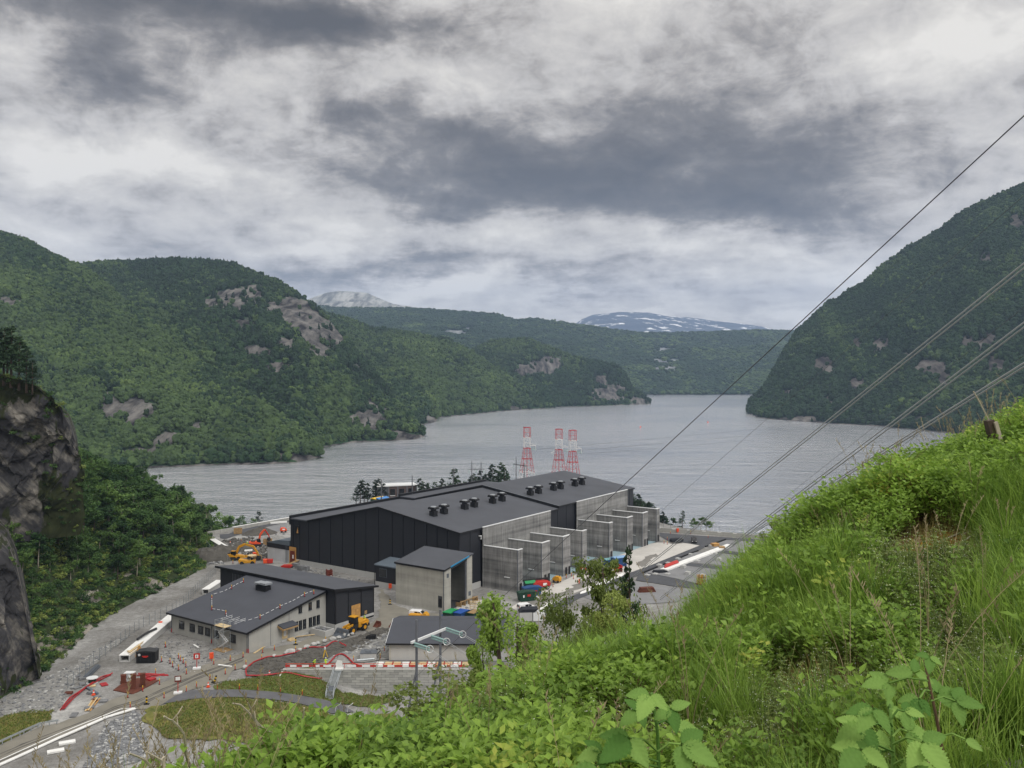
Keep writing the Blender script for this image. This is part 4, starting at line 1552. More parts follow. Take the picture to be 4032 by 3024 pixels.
def window(parent, name, box, inset, axis):
    """a framed window standing in a wall: dark reveal, frame and pane"""
    x0, y0, z0, x1, y1, z1 = box
    mb = MB(); mb.box(*box)
    w = obj(name, mb, MATS['trim_black'], parent)
    mb = MB()
    m = 0.13
    if axis == 'x':
        mb.box(x0 - .03, y0 + m, z0 + m, x0 - .002, y1 - m, z1 - m)
    else:
        mb.box(x0 + m, y0 - .03, z0 + m, x1 - m, y0 - .002, z1 - m)
    obj('pane', mb, MATS['glass_dark'], w)
    mb = MB()
    if axis == 'x':
        ym = (y0 + y1) / 2
        mb.box(x0 - .05, ym - .04, z0 + m, x0 - .032, ym + .04, z1 - m)
        mb.box(x0 - .12, y0 - .05, z0 - .08, x0 - .002, y1 + .05, z0 - .003)
    else:
        xm = (x0 + x1) / 2
        mb.box(xm - .04, y0 - .05, z0 + m, xm + .04, y0 - .032, z1 - m)
        mb.box(x0 - .05, y0 - .12, z0 - .08, x1 + .05, y0 - .002, z0 - .003)
    obj('sill', mb, MATS['steel_grey'], w)
    return w


def office():
    t = thing('office_block', 'grey concrete office block with wide dark sloping roof and small windows', 'building', O0, ROT)
    mb = MB(); mb.prism([(0, -.5), (OL, -.5), (OL, oroof(OL) - .02), (0, oroof(0) - .02)], 0, OD, 'y')
    obj('wall', mb, MATS['concrete_plain'], t)
    mb = MB(); mb.prism([(-.9, oroof(-.9)), (OL - .3, oroof(OL - .3)), (OL - .3, oroof(OL - .3) + .3), (-.9, oroof(-.9) + .3)], -.7, OD + .8, 'y')
    r = obj('roof', mb, MATS['roof_office'], t)
    mb = MB(); mb.prism([(-.92, oroof(-.92) - .14), (OL - .3, oroof(OL - .3) - .14), (OL - .3, oroof(OL - .3) + .33), (-.92, oroof(-.92) + .33)], -.78, -.703, 'y'); obj('verge_trim', mb, MATS['trim_black'], r)
    mb = MB(); mb.box(-1.04, -.75, oroof(-.9) - .12, -.903, OD + .8, oroof(-.9) + .3); obj('gutter', mb, MATS['trim_black'], r)
    # window wall
    Z3 = lambda x: 600 + x / 2.212
    for a, b in ((233, 279), (325, 371), (399, 445), (459, 506), (534, 582), (675, 727)):
        y1, y0 = on_wall_x0(Z3(a)), on_wall_x0(Z3(b))
        window(t, 'window', (-.06, y0, 1.45, -.003, y1, 3.3), .1, 'x')
    # right wall: lower row, upper row
    for a, b in ((1239, 1268), (1275, 1303), (1311, 1339), (1362, 1390), (1397, 1423), (1430, 1458)):
        x0, x1 = on_wall_y0(Z3(a)), on_wall_y0(Z3(b))
        window(t, 'window', (x0, -.06, 1.5, x1, -.003, 3.75), .1, 'y')
    for a, b in ((1272, 1303), (1359, 1388), (1428, 1456)):
        x0, x1 = on_wall_y0(Z3(a)), on_wall_y0(Z3(b))
        window(t, 'window', (x0, -.06, 5.6, x1, -.003, 7.5), .1, 'y')
    # joints of the wall elements
    mb = MB()
    for y in (on_wall_x0(Z3(520)), ):
        mb.box(-.035, y - .06, 0, -.002, y + .06, 4.6)
    for px in (1030, 1190):
        x = on_wall_y0(Z3(px)); mb.box(x - .05, -.03, 0, x + .05, -.002, oroof(x) - .2)
    obj('wall_joint', mb, MATS['steel_grey'], t)
    for (x, y) in ((-.15, on_wall_x0(Z3(520))), (-.15, OD - .2), (-.15, .1), (.1, -.15)):
        mb = MB(); mb.cyl((x, y, .9), (x, y, 4.6), .08, n=6); dp = obj('downpipe', mb, MATS['steel_grey'], t)
        mb = MB(); mb.cyl((x, y, -.2), (x, y, .9), .11, n=6); obj('pipe_shoe', mb, MATS['red_pipe'], dp)
    # porch
    xa, xb = on_wall_y0(Z3(1098)), on_wall_y0(Z3(1222))
    mb = MB(); mb.prism([(-2.0, 3.55), (-.003, 4.15), (-.003, 4.4), (-2.0, 3.8)], xa - .2, xb, 'x'); pc = obj('porch_roof', mb, MATS['roof_office'], t)
    mb = MB(); mb.prism([(-2.0, 3.1), (-.003, 3.7), (-.003, 4.14), (-2.0, 3.54)], xa - .34, xa - .203, 'x'); mb.box(xa - .3, -2.1, 3.2, xb, -2.003, 3.55); obj('porch_trim', mb, MATS['timber'], pc)
    xd = on_wall_y0(Z3(1132)); xe = on_wall_y0(Z3(1172))
    mb = MB(); mb.box(xd - .1, -.08, .55, xe + .1, -.003, 3.0); dr = obj('door', mb, MATS['timber_pale'], t)
    mb = MB(); mb.box(xd + .35, -.12, 1.2, xe - .25, -.082, 2.7); obj('door_pane', mb, MATS['metal_white'], dr)
    mb = MB(); mb.cyl((xe - .1, -.2, 1.5), (xe - .1, -.1, 1.5), .05, n=6); obj('handle', mb, MATS['steel_grey'], dr)
    for k in range(3):
        mb = MB(); mb.box(xe - .2, -.7 - .4 * k, -.3, xe + 1.6, -.3 - .4 * k - .003, .45 - .16 * k)
        obj('step', mb, MATS['timber_pale'], t)
    mb = MB(); mb.box(9.9, -.12, -.4, OL, -.002, .3); obj('plinth', mb, MATS['concrete_base'], t)
    # chimney housing on the roof
    p = WO(18.6, 20.5)
    return t
office()


def office_roof_hit(px, py):
    d = 200.0
    for _ in range(40):
        p = ray(px, py, d)
        x, y = office_local(p)
        z = oroof(x) + .3
        d += (p.z - z) * 3.0
    p.z = z
    return p


def roof_furniture():
    Z3 = lambda x, y: (600 + x / 2.212, 2100 + y / 2.212)
    p = office_roof_hit(*Z3(965, 492))
    t = thing('roof_ventilator', 'black ventilation box with grey split hood on the office roof', 'vent', p, ROT)
    mb = MB(); mb.box(-.9, -1.9, -.5, .9, 1.9, 1.2); obj('box', mb, MATS['vent_black'], t)
    mb = MB(); mb.box(-.7, -1.6, 1.203, .7, 1.6, 1.55); obj('louvre', mb, MATS['trim_black'], t)
    mb = MB(); mb.box(-1.15, .03, 1.553, 1.15, 2.2, 1.9); obj('hood', mb, MATS['vent_cap'], t)
    mb = MB(); mb.box(-1.15, -2.2, 1.553, 1.15, -.03, 2.05); obj('hood', mb, MATS['vent_cap'], t)
    # warning posts and chain along the roof edges
    post = thing('roof_post', '', 'post', (0, 0, 0), 0, 'red and yellow warning posts standing on the office roof')
    mb = MB(); mb.cyl((0, 0, 0), (0, 0, .75), .10, n=6); obj('shaft', mb, MATS['red_paint'], post)
    mb = MB(); mb.cyl((0, 0, .752), (0, 0, 1.1), .10, n=6); obj('top_band', mb, MATS['yellow_paint'], post)
    mb = MB(); mb.box(-.22, -.22, -.02, .22, .22, .06); obj('foot', mb, MATS['black_rubber'], post)
    spots = [(793, 428, 'red and yellow roof post farthest from the scaffold, by the black wing'), (690, 485, 'red and yellow roof post below the one by the black wing, on the left slope'),
             (518, 575, 'red and yellow roof post at the bend of the chain on the left slope'), (518, 668, 'red and yellow roof post at the lower left bend of the roof chain'),
             (640, 708, 'red and yellow roof post nearest the scaffold top'), (938, 745, 'red and yellow roof post on the right slope nearest the eave corner'), (1112, 656, 'red and yellow roof post midway up the right roof edge'),
             (1326, 550, 'red and yellow roof post beside the upper end of the right chain'), (1406, 530, 'red and yellow roof post at the upper right corner of the office roof')]
    P = []
    for i, (a, b, lab) in enumerate(spots):
        p = office_roof_hit(*Z3(a, b)); P.append(p)
        if i == 0:
            post.location = p; post['label'] = lab
        else:
            copy_tree(post, p, 0, lab)
    def chain(pts, lab):
        q = [office_roof_hit(*Z3(a, b)) + Vector((0, 0, .35)) for a, b in pts]
        mb = MB()
        for a, b in zip(q[:-1], q[1:]):
            n = max(1, int((b - a).length / 1.1))
            for k in range(n):
                mb.beam(a.lerp(b, (k + .1) / n), a.lerp(b, (k + .68) / n), .10, .07)
        tag(obj('warning_chain', mb, MATS['metal_white']), lab, 'chain', 'white warning chains on the office roof')
    chain([(793, 428), (750, 445), (690, 480), (620, 515), (518, 545), (518, 668), (560, 675), (600, 680), (640, 690), (648, 740)], 'white dashed warning chain round the left slope of the office roof')
    chain([(690, 762), (760, 770), (830, 770), (938, 735), (1030, 690), (1112, 645), (1220, 600), (1326, 538), (1406, 510)], 'white dashed warning chain along the right edge of the office roof')
roof_furniture()


def service_wing():
    x0, x1, y0, y1 = 24.4, 38.2, -3.1, 42.0
    t = thing('service_wing', 'black ribbed service wing with flat grey roof behind the office', 'building', O0, ROT)
    def rz(x):
        return 9.75 + (7.9 - 9.75) * (x - x0) / (x1 - x0)
    mb = MB(); mb.prism([(x0, 1.2), (x1, 1.2), (x1, rz(x1)), (x0, rz(x0))], y0, y1, 'y'); obj('wall', mb, MATS['panel_dark'], t)
    mb = MB(); mb.box(x0 - .1, y0 - .12, -.6, x1 + .05, y1, 1.197); obj('base', mb, MATS['concrete_base'], t)
    mb = MB(); mb.prism([(x0 - 1.0, rz(x0 - 1)), (x1 + 1, rz(x1 + 1)), (x1 + 1, rz(x1 + 1) + .45), (x0 - 1.0, rz(x0 - 1) + .45)], y0 - .9, y1 + 1.0, 'y')
    r = obj('roof', mb, MATS['roof_grey'], t)
    mb = MB(); mb.prism([(x0 - 1.06, rz(x0 - 1) - .05), (x1 + 1, rz(x1 + 1) - .05), (x1 + 1, rz(x1 + 1) + .48), (x0 - 1.06, rz(x0 - 1) + .48)], y0 - .98, y0 - .903, 'y')
    mb.box(x0 - 1.1, y0 - .9, rz(x0 - 1) - .05, x0 - 1.003, y1 + 1, rz(x0 - 1) + .48); obj('fascia', mb, MATS['trim_black'], r)
    # ribbed cladding on the short side, three bays
    Z3 = lambda x: 600 + x / 2.212
    xs = [x0 + .1, x0 + 4.6, x0 + 9.2, x1 - .05]
    for a, b in zip(xs[:-1], xs[1:]):
        mb = MB()
        z = 1.3
        while z < rz(b) - .35:
            mb.prism([(y0 - .11, z), (y0 - .003, z - .08), (y0 - .003, z + .22)], a + .15, b - .15, 'x')
            z += .25
        stuff(obj('ribbed_cladding', mb, MATS['panel_dark'], t))
    mb = MB()
    for x in xs:
        mb.box(x - .14, y0 - .16, 1.2, x + .14, y0 - .112, rz(x) - .1)
    obj('corner_trim', mb, MATS['trim_black'], t)
    # boarded doorway and small hatch
    mb = MB(); mb.box(x0 + 5.5, y0 - .25, -.2, x0 + 8.7, y0 - .165, 4.7); d = obj('door_board', mb, MATS['plywood'], t)
    mb = MB(); mb.box(x0 + 5.55, y0 - .32, 3.6, x0 + 8.65, y0 - .252, 3.7); mb.box(x0 + 7.0, y0 - .32, 0, x0 + 7.1, y0 - .252, 3.6); obj('door_batten', mb, MATS['timber'], d)
    mb = MB(); mb.box(x0 + 10.3, y0 - .2, 1.5, x0 + 11.2, y0 - .164, 2.4); obj('hatch', mb, MATS['timber'], t)
    mb = MB(); mb.box(x0 + 10.6, y0 - .18, .15, x1 - .1, y0 - .125, .55); obj('slot', mb, MATS['trim_black'], t)
    # upright slats of the lattice on the long side
    for k in range(9):
        y = 31.5 + k * .62
        mb = MB(); mb.box(x0 - .16, y, 3.2, x0 - .003, y + .14, rz(x0) - .9); obj('slat', mb, MATS['pole_grey'], t)
    for k in range(7):
        y = -2.9 + k * 6.4
        mb = MB(); mb.box(x0 - .05, y + .1, 1.3, x0 - .002, y + 6.3, rz(x0) - .4)
        if y > 29 or k == 0:
            obj('wall_panel', mb, MATS['panel_dark'], t)
service_wing()


# ------------------------------------------------------------------ low store by the retaining wall, block by the lake
def low_store():
    t = thing('store_building', 'low grey store with dark pitched roof behind the crane portal', 'building', (-27.4, 198.6, 0), R(-1))
    L, D = 27.0, 21.0
    mb = MB(); mb.prism([(0, -.4), (D, -.4), (D, 3.9), (D / 2, 6.1), (0, 3.9)], 0.0, L, 'x'); obj('wall', mb, MATS['concrete_base'], t)
    for y0, y1, z0, z1, nm in ((-.7, D / 2, 3.85, 6.32, 'roof_front'), (D / 2, D + .7, 6.32, 3.85, 'roof_back')):
        mb = MB(); mb.prism([(y0, z0), (y1, z1), (y1, z1 + .22), (y0, z0 + .22)], -.7, L + .7, 'x')
        obj('roof_slope', mb, MATS['roof_office'], t)
    mb = MB(); mb.box(-.72, -.85, 3.75, L + .7, -.703, 4.1); obj('gutter', mb, MATS['trim_black'], t)
    mb = MB(); mb.prism([(-.7, 3.85), (D / 2, 6.32), (D / 2, 6.6), (-.7, 4.15)], -.78, -.703, 'x'); obj('verge_trim', mb, MATS['metal_white'], t)
    mb = MB(); mb.box(-.05, -.05, -.4, .35, -.003, 3.85); mb.box(8, -.05, -.4, 8.05, -.003, 3.8); obj('corner_trim', mb, MATS['concrete_gate'], t)
    mb = MB(); mb.box(-.1, -.12, -.5, L, -.003, .15); obj('plinth', mb, MATS['stone'], t)
low_store()


def lake_block():
    p = ray(1529, 1957, 425); p.z = 0
    t = thing('brick_block', 'flat roofed dark brick block with white roof behind the hall', 'building', p, ROT - R(38))
    L, D, H = 13.6, 9, 9.2
    mb = MB(); mb.box(0, 0, -2, L, D, H); obj('wall', mb, MATS['brick_dark'], t)
    mb = MB(); mb.box(-5.2, 0.2, -2, -.003, D, H - .1); obj('side_wing', mb, MATS['pole_grey'], t)
    mb = MB(); mb.box(-5.5, -.4, H + .003, L + .3, D + .3, H + .45); obj('roof', mb, MATS['metal_white'], t)
    for k in range(3):
        mb = MB(); mb.box(.9 + k * 4.4, -.12, 4.9, 3.2 + k * 4.4, -.003, 7.9); w = obj('window', mb, MATS['glass_dark'], t)
        mb = MB(); mb.box(.8 + k * 4.4, -.2, 4.6, 3.3 + k * 4.4, -.003, 4.85); obj('sill', mb, MATS['metal_white'], w)
    for k in range(4):
        mb = MB(); mb.box(-.25 + k * 4.5, -.25, -2, .3 + k * 4.5, -.122, H); obj('pier', mb, MATS['pole_grey'], t)
    for px, py, m, roof, lab in ((1502, 1962, 'container_blue', 'tarp_blue', 'site hut with bright blue roof just behind the hall parapet'), (1487, 1971, 'dark_green', 'yellow_paint', 'site hut with pale yellow roof beside the blue roofed hut')):
        q = ray(px, py, 412); q.z = 3.2
        h = thing('site_hut', lab, 'hut', q, ROT)
        mb = MB(); mb.box(-3.2, -1.5, -3.4, 3.2, 1.5, 2.3); obj('wall', mb, MATS[m], h)
        mb = MB(); mb.prism([(-1.8, 2.303), (1.8, 2.303), (0, 2.9)], -3.5, 3.5, 'x'); obj('roof', mb, MATS[roof], h)
lake_block()

# ------------------------------------------------------------------ surfaces of the site
def Zf(ox, oy, k):
    return lambda x, y: (ox + x / k, oy + y / k)


ZA, ZB, ZC = Zf(0, 2400, 2.212), Zf(600, 2100, 2.212), Zf(800, 1950, 3.687)
ZD, ZE, ZF = Zf(1400, 2200, 2.765), Zf(1700, 1650, 2.212), Zf(2300, 1900, 2.765)
ZG, ZH, ZI, ZJ = Zf(1900, 2100, 3.687), Zf(1250, 2500, 4.74), Zf(0, 2700, 1.8433), Zf(1650, 2200, 4.424)


def zz(fn, pts):
    return [fn(a, b) for a, b in pts]


mat('dirt_road', '#7d7a71', 0.95, 0.16, 0.25, 0.3, 3, det=6)
mat('dark_earth', '#55534f', 1.0, 0.28, 0.5, 0.6, 2, det=6)
mat('pale_spoil', '#868684', 1.0, 0.28, 0.9, 0.6, 2.5, det=6)
mat('asphalt', '#4b4d52', 0.9, 0.14, 0.3, 0.15, 6)
mat('asphalt_worn', '#5c5d61', 0.9, 0.16, 0.4, 0.15, 6)
mat('apron_white', '#bcbab6', 0.9, 0.12, 0.18, 0.15, 4, det=6)
mat('wet_concrete', '#787672', 0.75, 0.22, 0.25, 0.15, 4, det=6)
mat('pad_grey', '#7c7d80', 0.9, 0.14, 0.3, 0.2, 4, det=6)
mat('bay_floor', '#8fa8b1', 0.6, 0.12, 0.3)
mat('meadow', '#4c5f27', 1.0, 0.35, 0.35, 0.7, 3, col2='#7f7a3f', det=7)
mat('meadow_dry', '#6d6c3c', 1.0, 0.3, 0.5, 0.7, 3, col2='#54682b', det=7)

drape('dirt_road', zz(ZA, [(0, 1185), (350, 1020), (510, 995), (760, 900), (900, 830), (1000, 770), (1160, 740), (1390, 640), (1530, 590), (1700, 510), (1900, 440), (2140, 375)]) +
      zz(ZB, [(845, 1045), (1000, 1005), (1250, 960), (1400, 900), (1545, 860), (1640, 900), (1560, 935), (1340, 1005), (1200, 1060), (1000, 1090), (850, 1150), (700, 1200), (640, 1280), (330, 1370), (250, 1455), (90, 1490), (0, 1530)]) +
      zz(ZA, [(1180, 872), (930, 945), (500, 1135), (250, 1245), (0, 1350), (-200, 1440), (-200, 1270)]), MATS['dirt_road'], 0.06, rough_edge=.35)
for k, (o, dx) in enumerate(((0, 0), (18, 0), (52, 6), (70, 6))):
    L = [(-160, 1330), (200, 1170), (500, 1060), (760, 960), (1000, 845), (1200, 790), (1420, 690), (1700, 570), (1950, 480), (2120, 415)]
    A = [(x, y + o * (1.3 - x / 2400)) for x, y in L]
    drape('tyre_track', zz(ZA, A + [(x, y + 7) for x, y in reversed(A)]), MATS['dark_earth'], 0.075, rough_edge=.12, seed=70 + k)
drape('road', zz(ZD, [(255, 330), (300, 330), (400, 480), (560, 560), (960, 615), (1060, 600), (1060, 700), (440, 760), (300, 800), (150, 800), (60, 770), (250, 640), (270, 480)]), MATS['dirt_road'], 0.09, rough_edge=.5, seed=4)
drape('dark_earth', zz(ZB, [(830, 1170), (960, 1105), (1180, 1070), (1340, 1015), (1560, 960), (1830, 885), (2000, 820), (2080, 850), (1830, 1000), (1600, 1060), (1450, 1140), (1160, 1160), (1080, 1235), (900, 1250), (830, 1240)]), MATS['dark_earth'], 0.11, rough_edge=.4, seed=5)
drape('pale_spoil', zz(ZB, [(1470, 1140), (1560, 1075), (1700, 1010), (1850, 950), (2040, 860), (2062, 1100), (1900, 1125), (1700, 1130)]), MATS['pale_spoil'], 0.14, rough_edge=.6, seed=6)
drape('asphalt_path', zz(ZB, [(200, 1420), (330, 1372), (640, 1366), (900, 1376), (1200, 1406), (1480, 1452), (1640, 1492), (1760, 1560), (1560, 1575), (1450, 1530), (1300, 1492), (1150, 1466), (900, 1442), (640, 1432), (500, 1437), (330, 1450), (90, 1492)]), MATS['asphalt_worn'], 0.17, step=2.5)
mead = drape('meadow', zz(ZB, [(520, 1330), (640, 1292), (1080, 1245), (1150, 1192), (1420, 1236), (1660, 1310), (2100, 1420), (2000, 1520), (1660, 1500), (1480, 1450), (1200, 1404), (900, 1374), (640, 1364), (560, 1358)]), MATS['meadow_dry'], 0.12, step=2.5, rough_edge=.8, seed=7)
mead2 = drape('meadow', zz(ZB, [(-80, 1540), (90, 1494), (330, 1452), (640, 1434), (900, 1444), (1150, 1468), (1300, 1494), (1450, 1532), (1600, 1600), (2100, 1560), (2200, 1800), (900, 1850), (100, 1800), (20, 1700), (-60, 1640)]), MATS['meadow'], 0.10, step=2.5, rough_edge=.8, seed=8)
drape('meadow', zz(ZA, [(-60, 960), (110, 910), (290, 880), (460, 880), (440, 960), (350, 1005), (0, 1180), (-60, 1200)]), MATS['meadow'], 0.08, rough_edge=.5, seed=9)
drape('pale_spoil', zz(ZA, [(700, 1420), (930, 990), (1180, 885), (1230, 920), (1255, 1060), (1270, 1300), (900, 1420)]), MATS['stone'], 0.05, rough_edge=.4, seed=10)
drape('pale_spoil', zz(ZA, [(0, 780), (300, 640), (560, 520), (700, 440), (960, 280), (1130, 215), (1130, 240), (980, 330), (700, 560), (620, 700), (500, 880), (0, 930)]), MATS['pale_spoil'], 0.05, rough_edge=.8, seed=11)
drape('apron', zz(ZF, [(300, 820), (520, 700), (790, 655), (1060, 655), (1262, 684), (640, 935), (430, 1005), (0, 1165), (-420, 1330), (-700, 1420), (-800, 1360), (-520, 1200), (-200, 1060), (0, 960)]), MATS['apron_white'], 0.05)
drape('wet_concrete', zz(ZG, [(430, 1230), (560, 1010), (700, 985), (900, 895), (1150, 865), (1480, 660), (1700, 640), (1520, 770), (1000, 985), (600, 1180)]), MATS['wet_concrete'], 0.08, rough_edge=.9, seed=12)
drape('wet_concrete', zz(ZF, [(560, 900), (680, 800), (790, 775), (800, 800), (700, 860), (640, 920)]), MATS['wet_concrete'], 0.08, rough_edge=.7, seed=13)
drape('asphalt', zz(ZG, [(700, 1230), (870, 1090), (1080, 1000), (1400, 870), (1690, 760), (2050, 610), (2300, 515), (2400, 560), (2000, 720), (1740, 810), (1400, 950), (1150, 1080), (950, 1180)]), MATS['asphalt'], 0.06)
drape('asphalt', zz(ZF, [(440, 1008), (640, 938), (1262, 688), (1062, 652), (940, 650), (795, 565), (795, 545), (1060, 566), (1540, 598), (2100, 630), (2100, 662), (1540, 622), (1320, 702), (1240, 747), (1180, 762), (880, 888), (640, 988), (440, 1068)]), MATS['asphalt'], 0.07)
for k, q in enumerate(([(590, 1010), (700, 990), (1000, 1050), (1320, 1125), (1320, 1165), (1000, 1135), (560, 1065)], [(1090, 905), (1120, 872), (1700, 945), (1700, 975)], [(1410, 755), (1440, 735), (1900, 795), (1900, 815)], [(930, 870), (1000, 850), (1110, 880), (1080, 905)])):
    drape('asphalt', zz(ZF, q), MATS['asphalt'], 0.09 + .002 * k)
for k, q in enumerate(([(660, 985), (900, 888), (1090, 885), (1640, 975), (1640, 1200), (1320, 1120), (1000, 1045), (700, 985)], [(1010, 845), (1200, 760), (1420, 760), (1800, 815), (1800, 935), (1110, 865)], [(1345, 705), (1550, 628), (2050, 668), (2000, 800), (1440, 730)], [(0, 1250), (300, 1110), (560, 1075), (1000, 1145), (1300, 1175), (1000, 1300), (300, 1350)])):
    drape('concrete_pad', zz(ZF, q), MATS['pad_grey'], 0.05 + .003 * k)
drape('asphalt', zz(ZC, [(240, 570), (380, 560), (460, 520), (800, 445), (1210, 365), (1400, 330), (1400, 360), (1210, 398), (700, 500), (560, 560), (420, 605), (330, 635), (245, 625)]), MATS['asphalt'], 0.06)
drape('concrete_pad', zz(ZC, [(600, 560), (740, 500), (1210, 405), (1215, 480), (1100, 520), (860, 560), (700, 580)]), MATS['pad_grey'], 0.07)
for a, b in ((11.3, 23.4), (24.1, 35.7), (36.4, 47.8), (67.0, 79.4), (80.2, 91.7), (92.5, 103.6)):
    q = [W(a, -13.2), W(b, -13.2), W(b, -1.0), W(a, -1.0)]
    drape('bay_floor', [(p.x, p.y) for p in q], MATS['bay_floor'], 0.085, px=False)
drape('bay_floor', [(p.x, p.y) for p in (W(48.6, -9), W(66, -9), W(66, -.3), W(48.6, -.3))], MATS['bay_floor'], 0.085, px=False)

STONES = proto_collection('stones', [])
for k in range(6):
    me = MB().lump((0, 0, .2), (1, .8, .55), k + 3, 1, 0.35).mesh('stone')
    me.materials.append(MATS['stone'] if k < 4 else MATS['stone_white'])
    STONES.objects.link(bpy.data.objects.new('stone_%d' % k, me))
EARTH = proto_collection('clods', [])
for k in range(4):
    me = MB().lump((0, 0, .1), (1, .8, .5), k + 31, 1, 0.4).mesh('clod')
    me.materials.append(MATS['dark_earth'])
    EARTH.objects.link(bpy.data.objects.new('clod_%d' % k, me))


def in_poly(x, y, P):
    c = np.zeros(len(x), bool)
    j = len(P) - 1
    for i in range(len(P)):
        xi, yi, xj, yj = P[i][0], P[i][1], P[j][0], P[j][1]
        c ^= ((yi > y) != (yj > y)) & (x < (xj - xi) * (y - yi) / (yj - yi + 1e-9) + xi)
        j = i
    return c


def strew(name, pts, n, smin, smax, seed, coll=None, nk=6, off=0.0, px=True):
    P = [hit(a, b) for a, b in pts] if px else [Vector((a, b, 0)) for a, b in pts]
    r = np.random.default_rng(seed)
    xs, ys2 = [p.x for p in P], [p.y for p in P]
    x = r.uniform(min(xs), max(xs), n * 3); y = r.uniform(min(ys2), max(ys2), n * 3)
    k = in_poly(x, y, [(p.x, p.y) for p in P])
    x, y = x[k][:n], y[k][:n]
    m = len(x)
    s = smin * (smax / smin) ** (r.random(m) ** 2.2)
    scatter(name, np.stack([x, y, gz(x, y) + off], 1), np.stack([np.zeros(m), np.zeros(m), r.uniform(0, 6.28, m)], 1),
            np.stack([s, s, s], 1), r.integers(0, nk, m), coll or STONES)


strew('rubble', zz(ZA, [(700, 1420), (930, 990), (1180, 885), (1230, 920), (1255, 1060), (1270, 1300), (900, 1420)]), 2600, .08, .5, 1)
strew('rubble', zz(ZA, [(0, 780), (300, 640), (560, 520), (700, 440), (960, 280), (1130, 215), (1130, 240), (980, 330), (700, 560), (620, 700), (500, 880), (0, 930)]), 1300, .06, .5, 2)
strew('rubble', zz(ZB, [(1500, 1120), (1600, 1060), (1830, 950), (2040, 870), (2062, 1000), (1900, 1020), (1700, 1060)]), 900, .08, .55, 3)
strew('earth_clods', zz(ZB, [(830, 1170), (960, 1105), (1180, 1070), (1340, 1015), (1560, 960), (1830, 885), (2000, 820), (2080, 850), (1830, 1000), (1600, 1060), (1450, 1140), (1160, 1160), (1080, 1235), (900, 1250), (830, 1240)]), 1600, .15, .9, 4, EARTH, 4)
strew('rubble', zz(ZC, [(600, 560), (1000, 520), (1200, 560), (960, 760), (950, 950), (700, 940), (560, 830), (420, 700)]), 450, .1, .6, 5)
strew('earth_clods', zz(ZC, [(250, 660), (700, 600), (960, 760), (970, 950), (700, 960), (560, 830)]), 500, .2, 1.2, 6, EARTH, 4)
strew('rubble', zz(ZB, [(1250, 290), (1560, 350), (1960, 440), (1960, 470), (1400, 360), (1050, 290)]), 400, .1, .5, 7)
strew('rubble', zz(ZB, [(0, 1090), (0, 980), (200, 870), (560, 1000), (820, 1060), (700, 1110), (300, 1240)]), 700, .06, .3, 8)
strew('rubble', zz(ZC, [(-40, 760), (60, 880), (270, 940), (330, 1010), (120, 1000), (-60, 1000)]), 260, .3, 1.1, 9)


# ------------------------------------------------------------------ retaining wall, barrier, steel stair
def retaining_wall():
    xl, xr = -49.6, -9.5
    t = thing('retaining_wall', 'pale concrete block retaining wall above the grass slope', 'wall', (xl, WALL_Y, 0))
    n = 11
    bh, bl = 0.56, 1.85
    mb = MB(); mb.box(0, -.22, -6.4, xr - xl, .4, -.06); obj('core', mb, MATS['mortar'], t)
    base = MB().box(.03, -.36, .028, bl - .028, -.222, bh - .028).mesh('block')
    base.materials.append(MATS['block'])
    top = 0.0
    for r in range(n):
        z = -(r + 1) * bh
        off = (r % 2) * bl / 2
        x = -off
        while x < xr - xl - .3:
            xw = xl + x + bl / 2
            g = float(gz(xw, WALL_Y - 1.0))
            if z + bh > g - .2 and x >= -.1:
                b = link('block', base, None, t, (x, random.uniform(-.02, .02), z))
            x += bl
    mb = MB(); mb.box(-.1, -.4, -.055, xr - xl, .42, .06); obj('coping', mb, MATS['block'], t)
retaining_wall()


def barrier():
    t = thing('road_barrier', 'red and white plank barrier along the top of the block wall', 'barrier', (-49.3, WALL_Y + .25, 0.06))
    L = 38.0
    ra = MB().box(0, -.06, .35, 1.0, .06, .75).mesh('red_plank'); ra.materials.append(MATS['red_paint'])
    wa = MB().box(0, -.06, .35, 1.0, .06, .75).mesh('white_plank'); wa.materials.append(MATS['white_paint'])
    x, k = 0.0, 0
    rd = random.Random(3)
    while x < L:
        w = rd.uniform(.8, 1.9)
        if 10.6 < x < 12.8:
            x += 2.4
            continue
        o = link('red_plank' if k % 2 == 0 else 'white_plank', ra if k % 2 == 0 else wa, None, t, (x, 0, 0))
        o.scale = (w - .02, 1, 1)
        x += w; k += 1
    mb = MB()
    for q in np.arange(.2, L, 2.1):
        mb.box(q, .065, 0, q + .08, .15, 1.05)
    stuff(obj('rail_posts', mb, MATS['red_paint'], t))
    mb = MB()
    for z in (.95, 1.05):
        mb.beam((0, .1, z), (L, .1, z), .04)
    obj('top_rail', mb, MATS['orange'], t)
barrier()


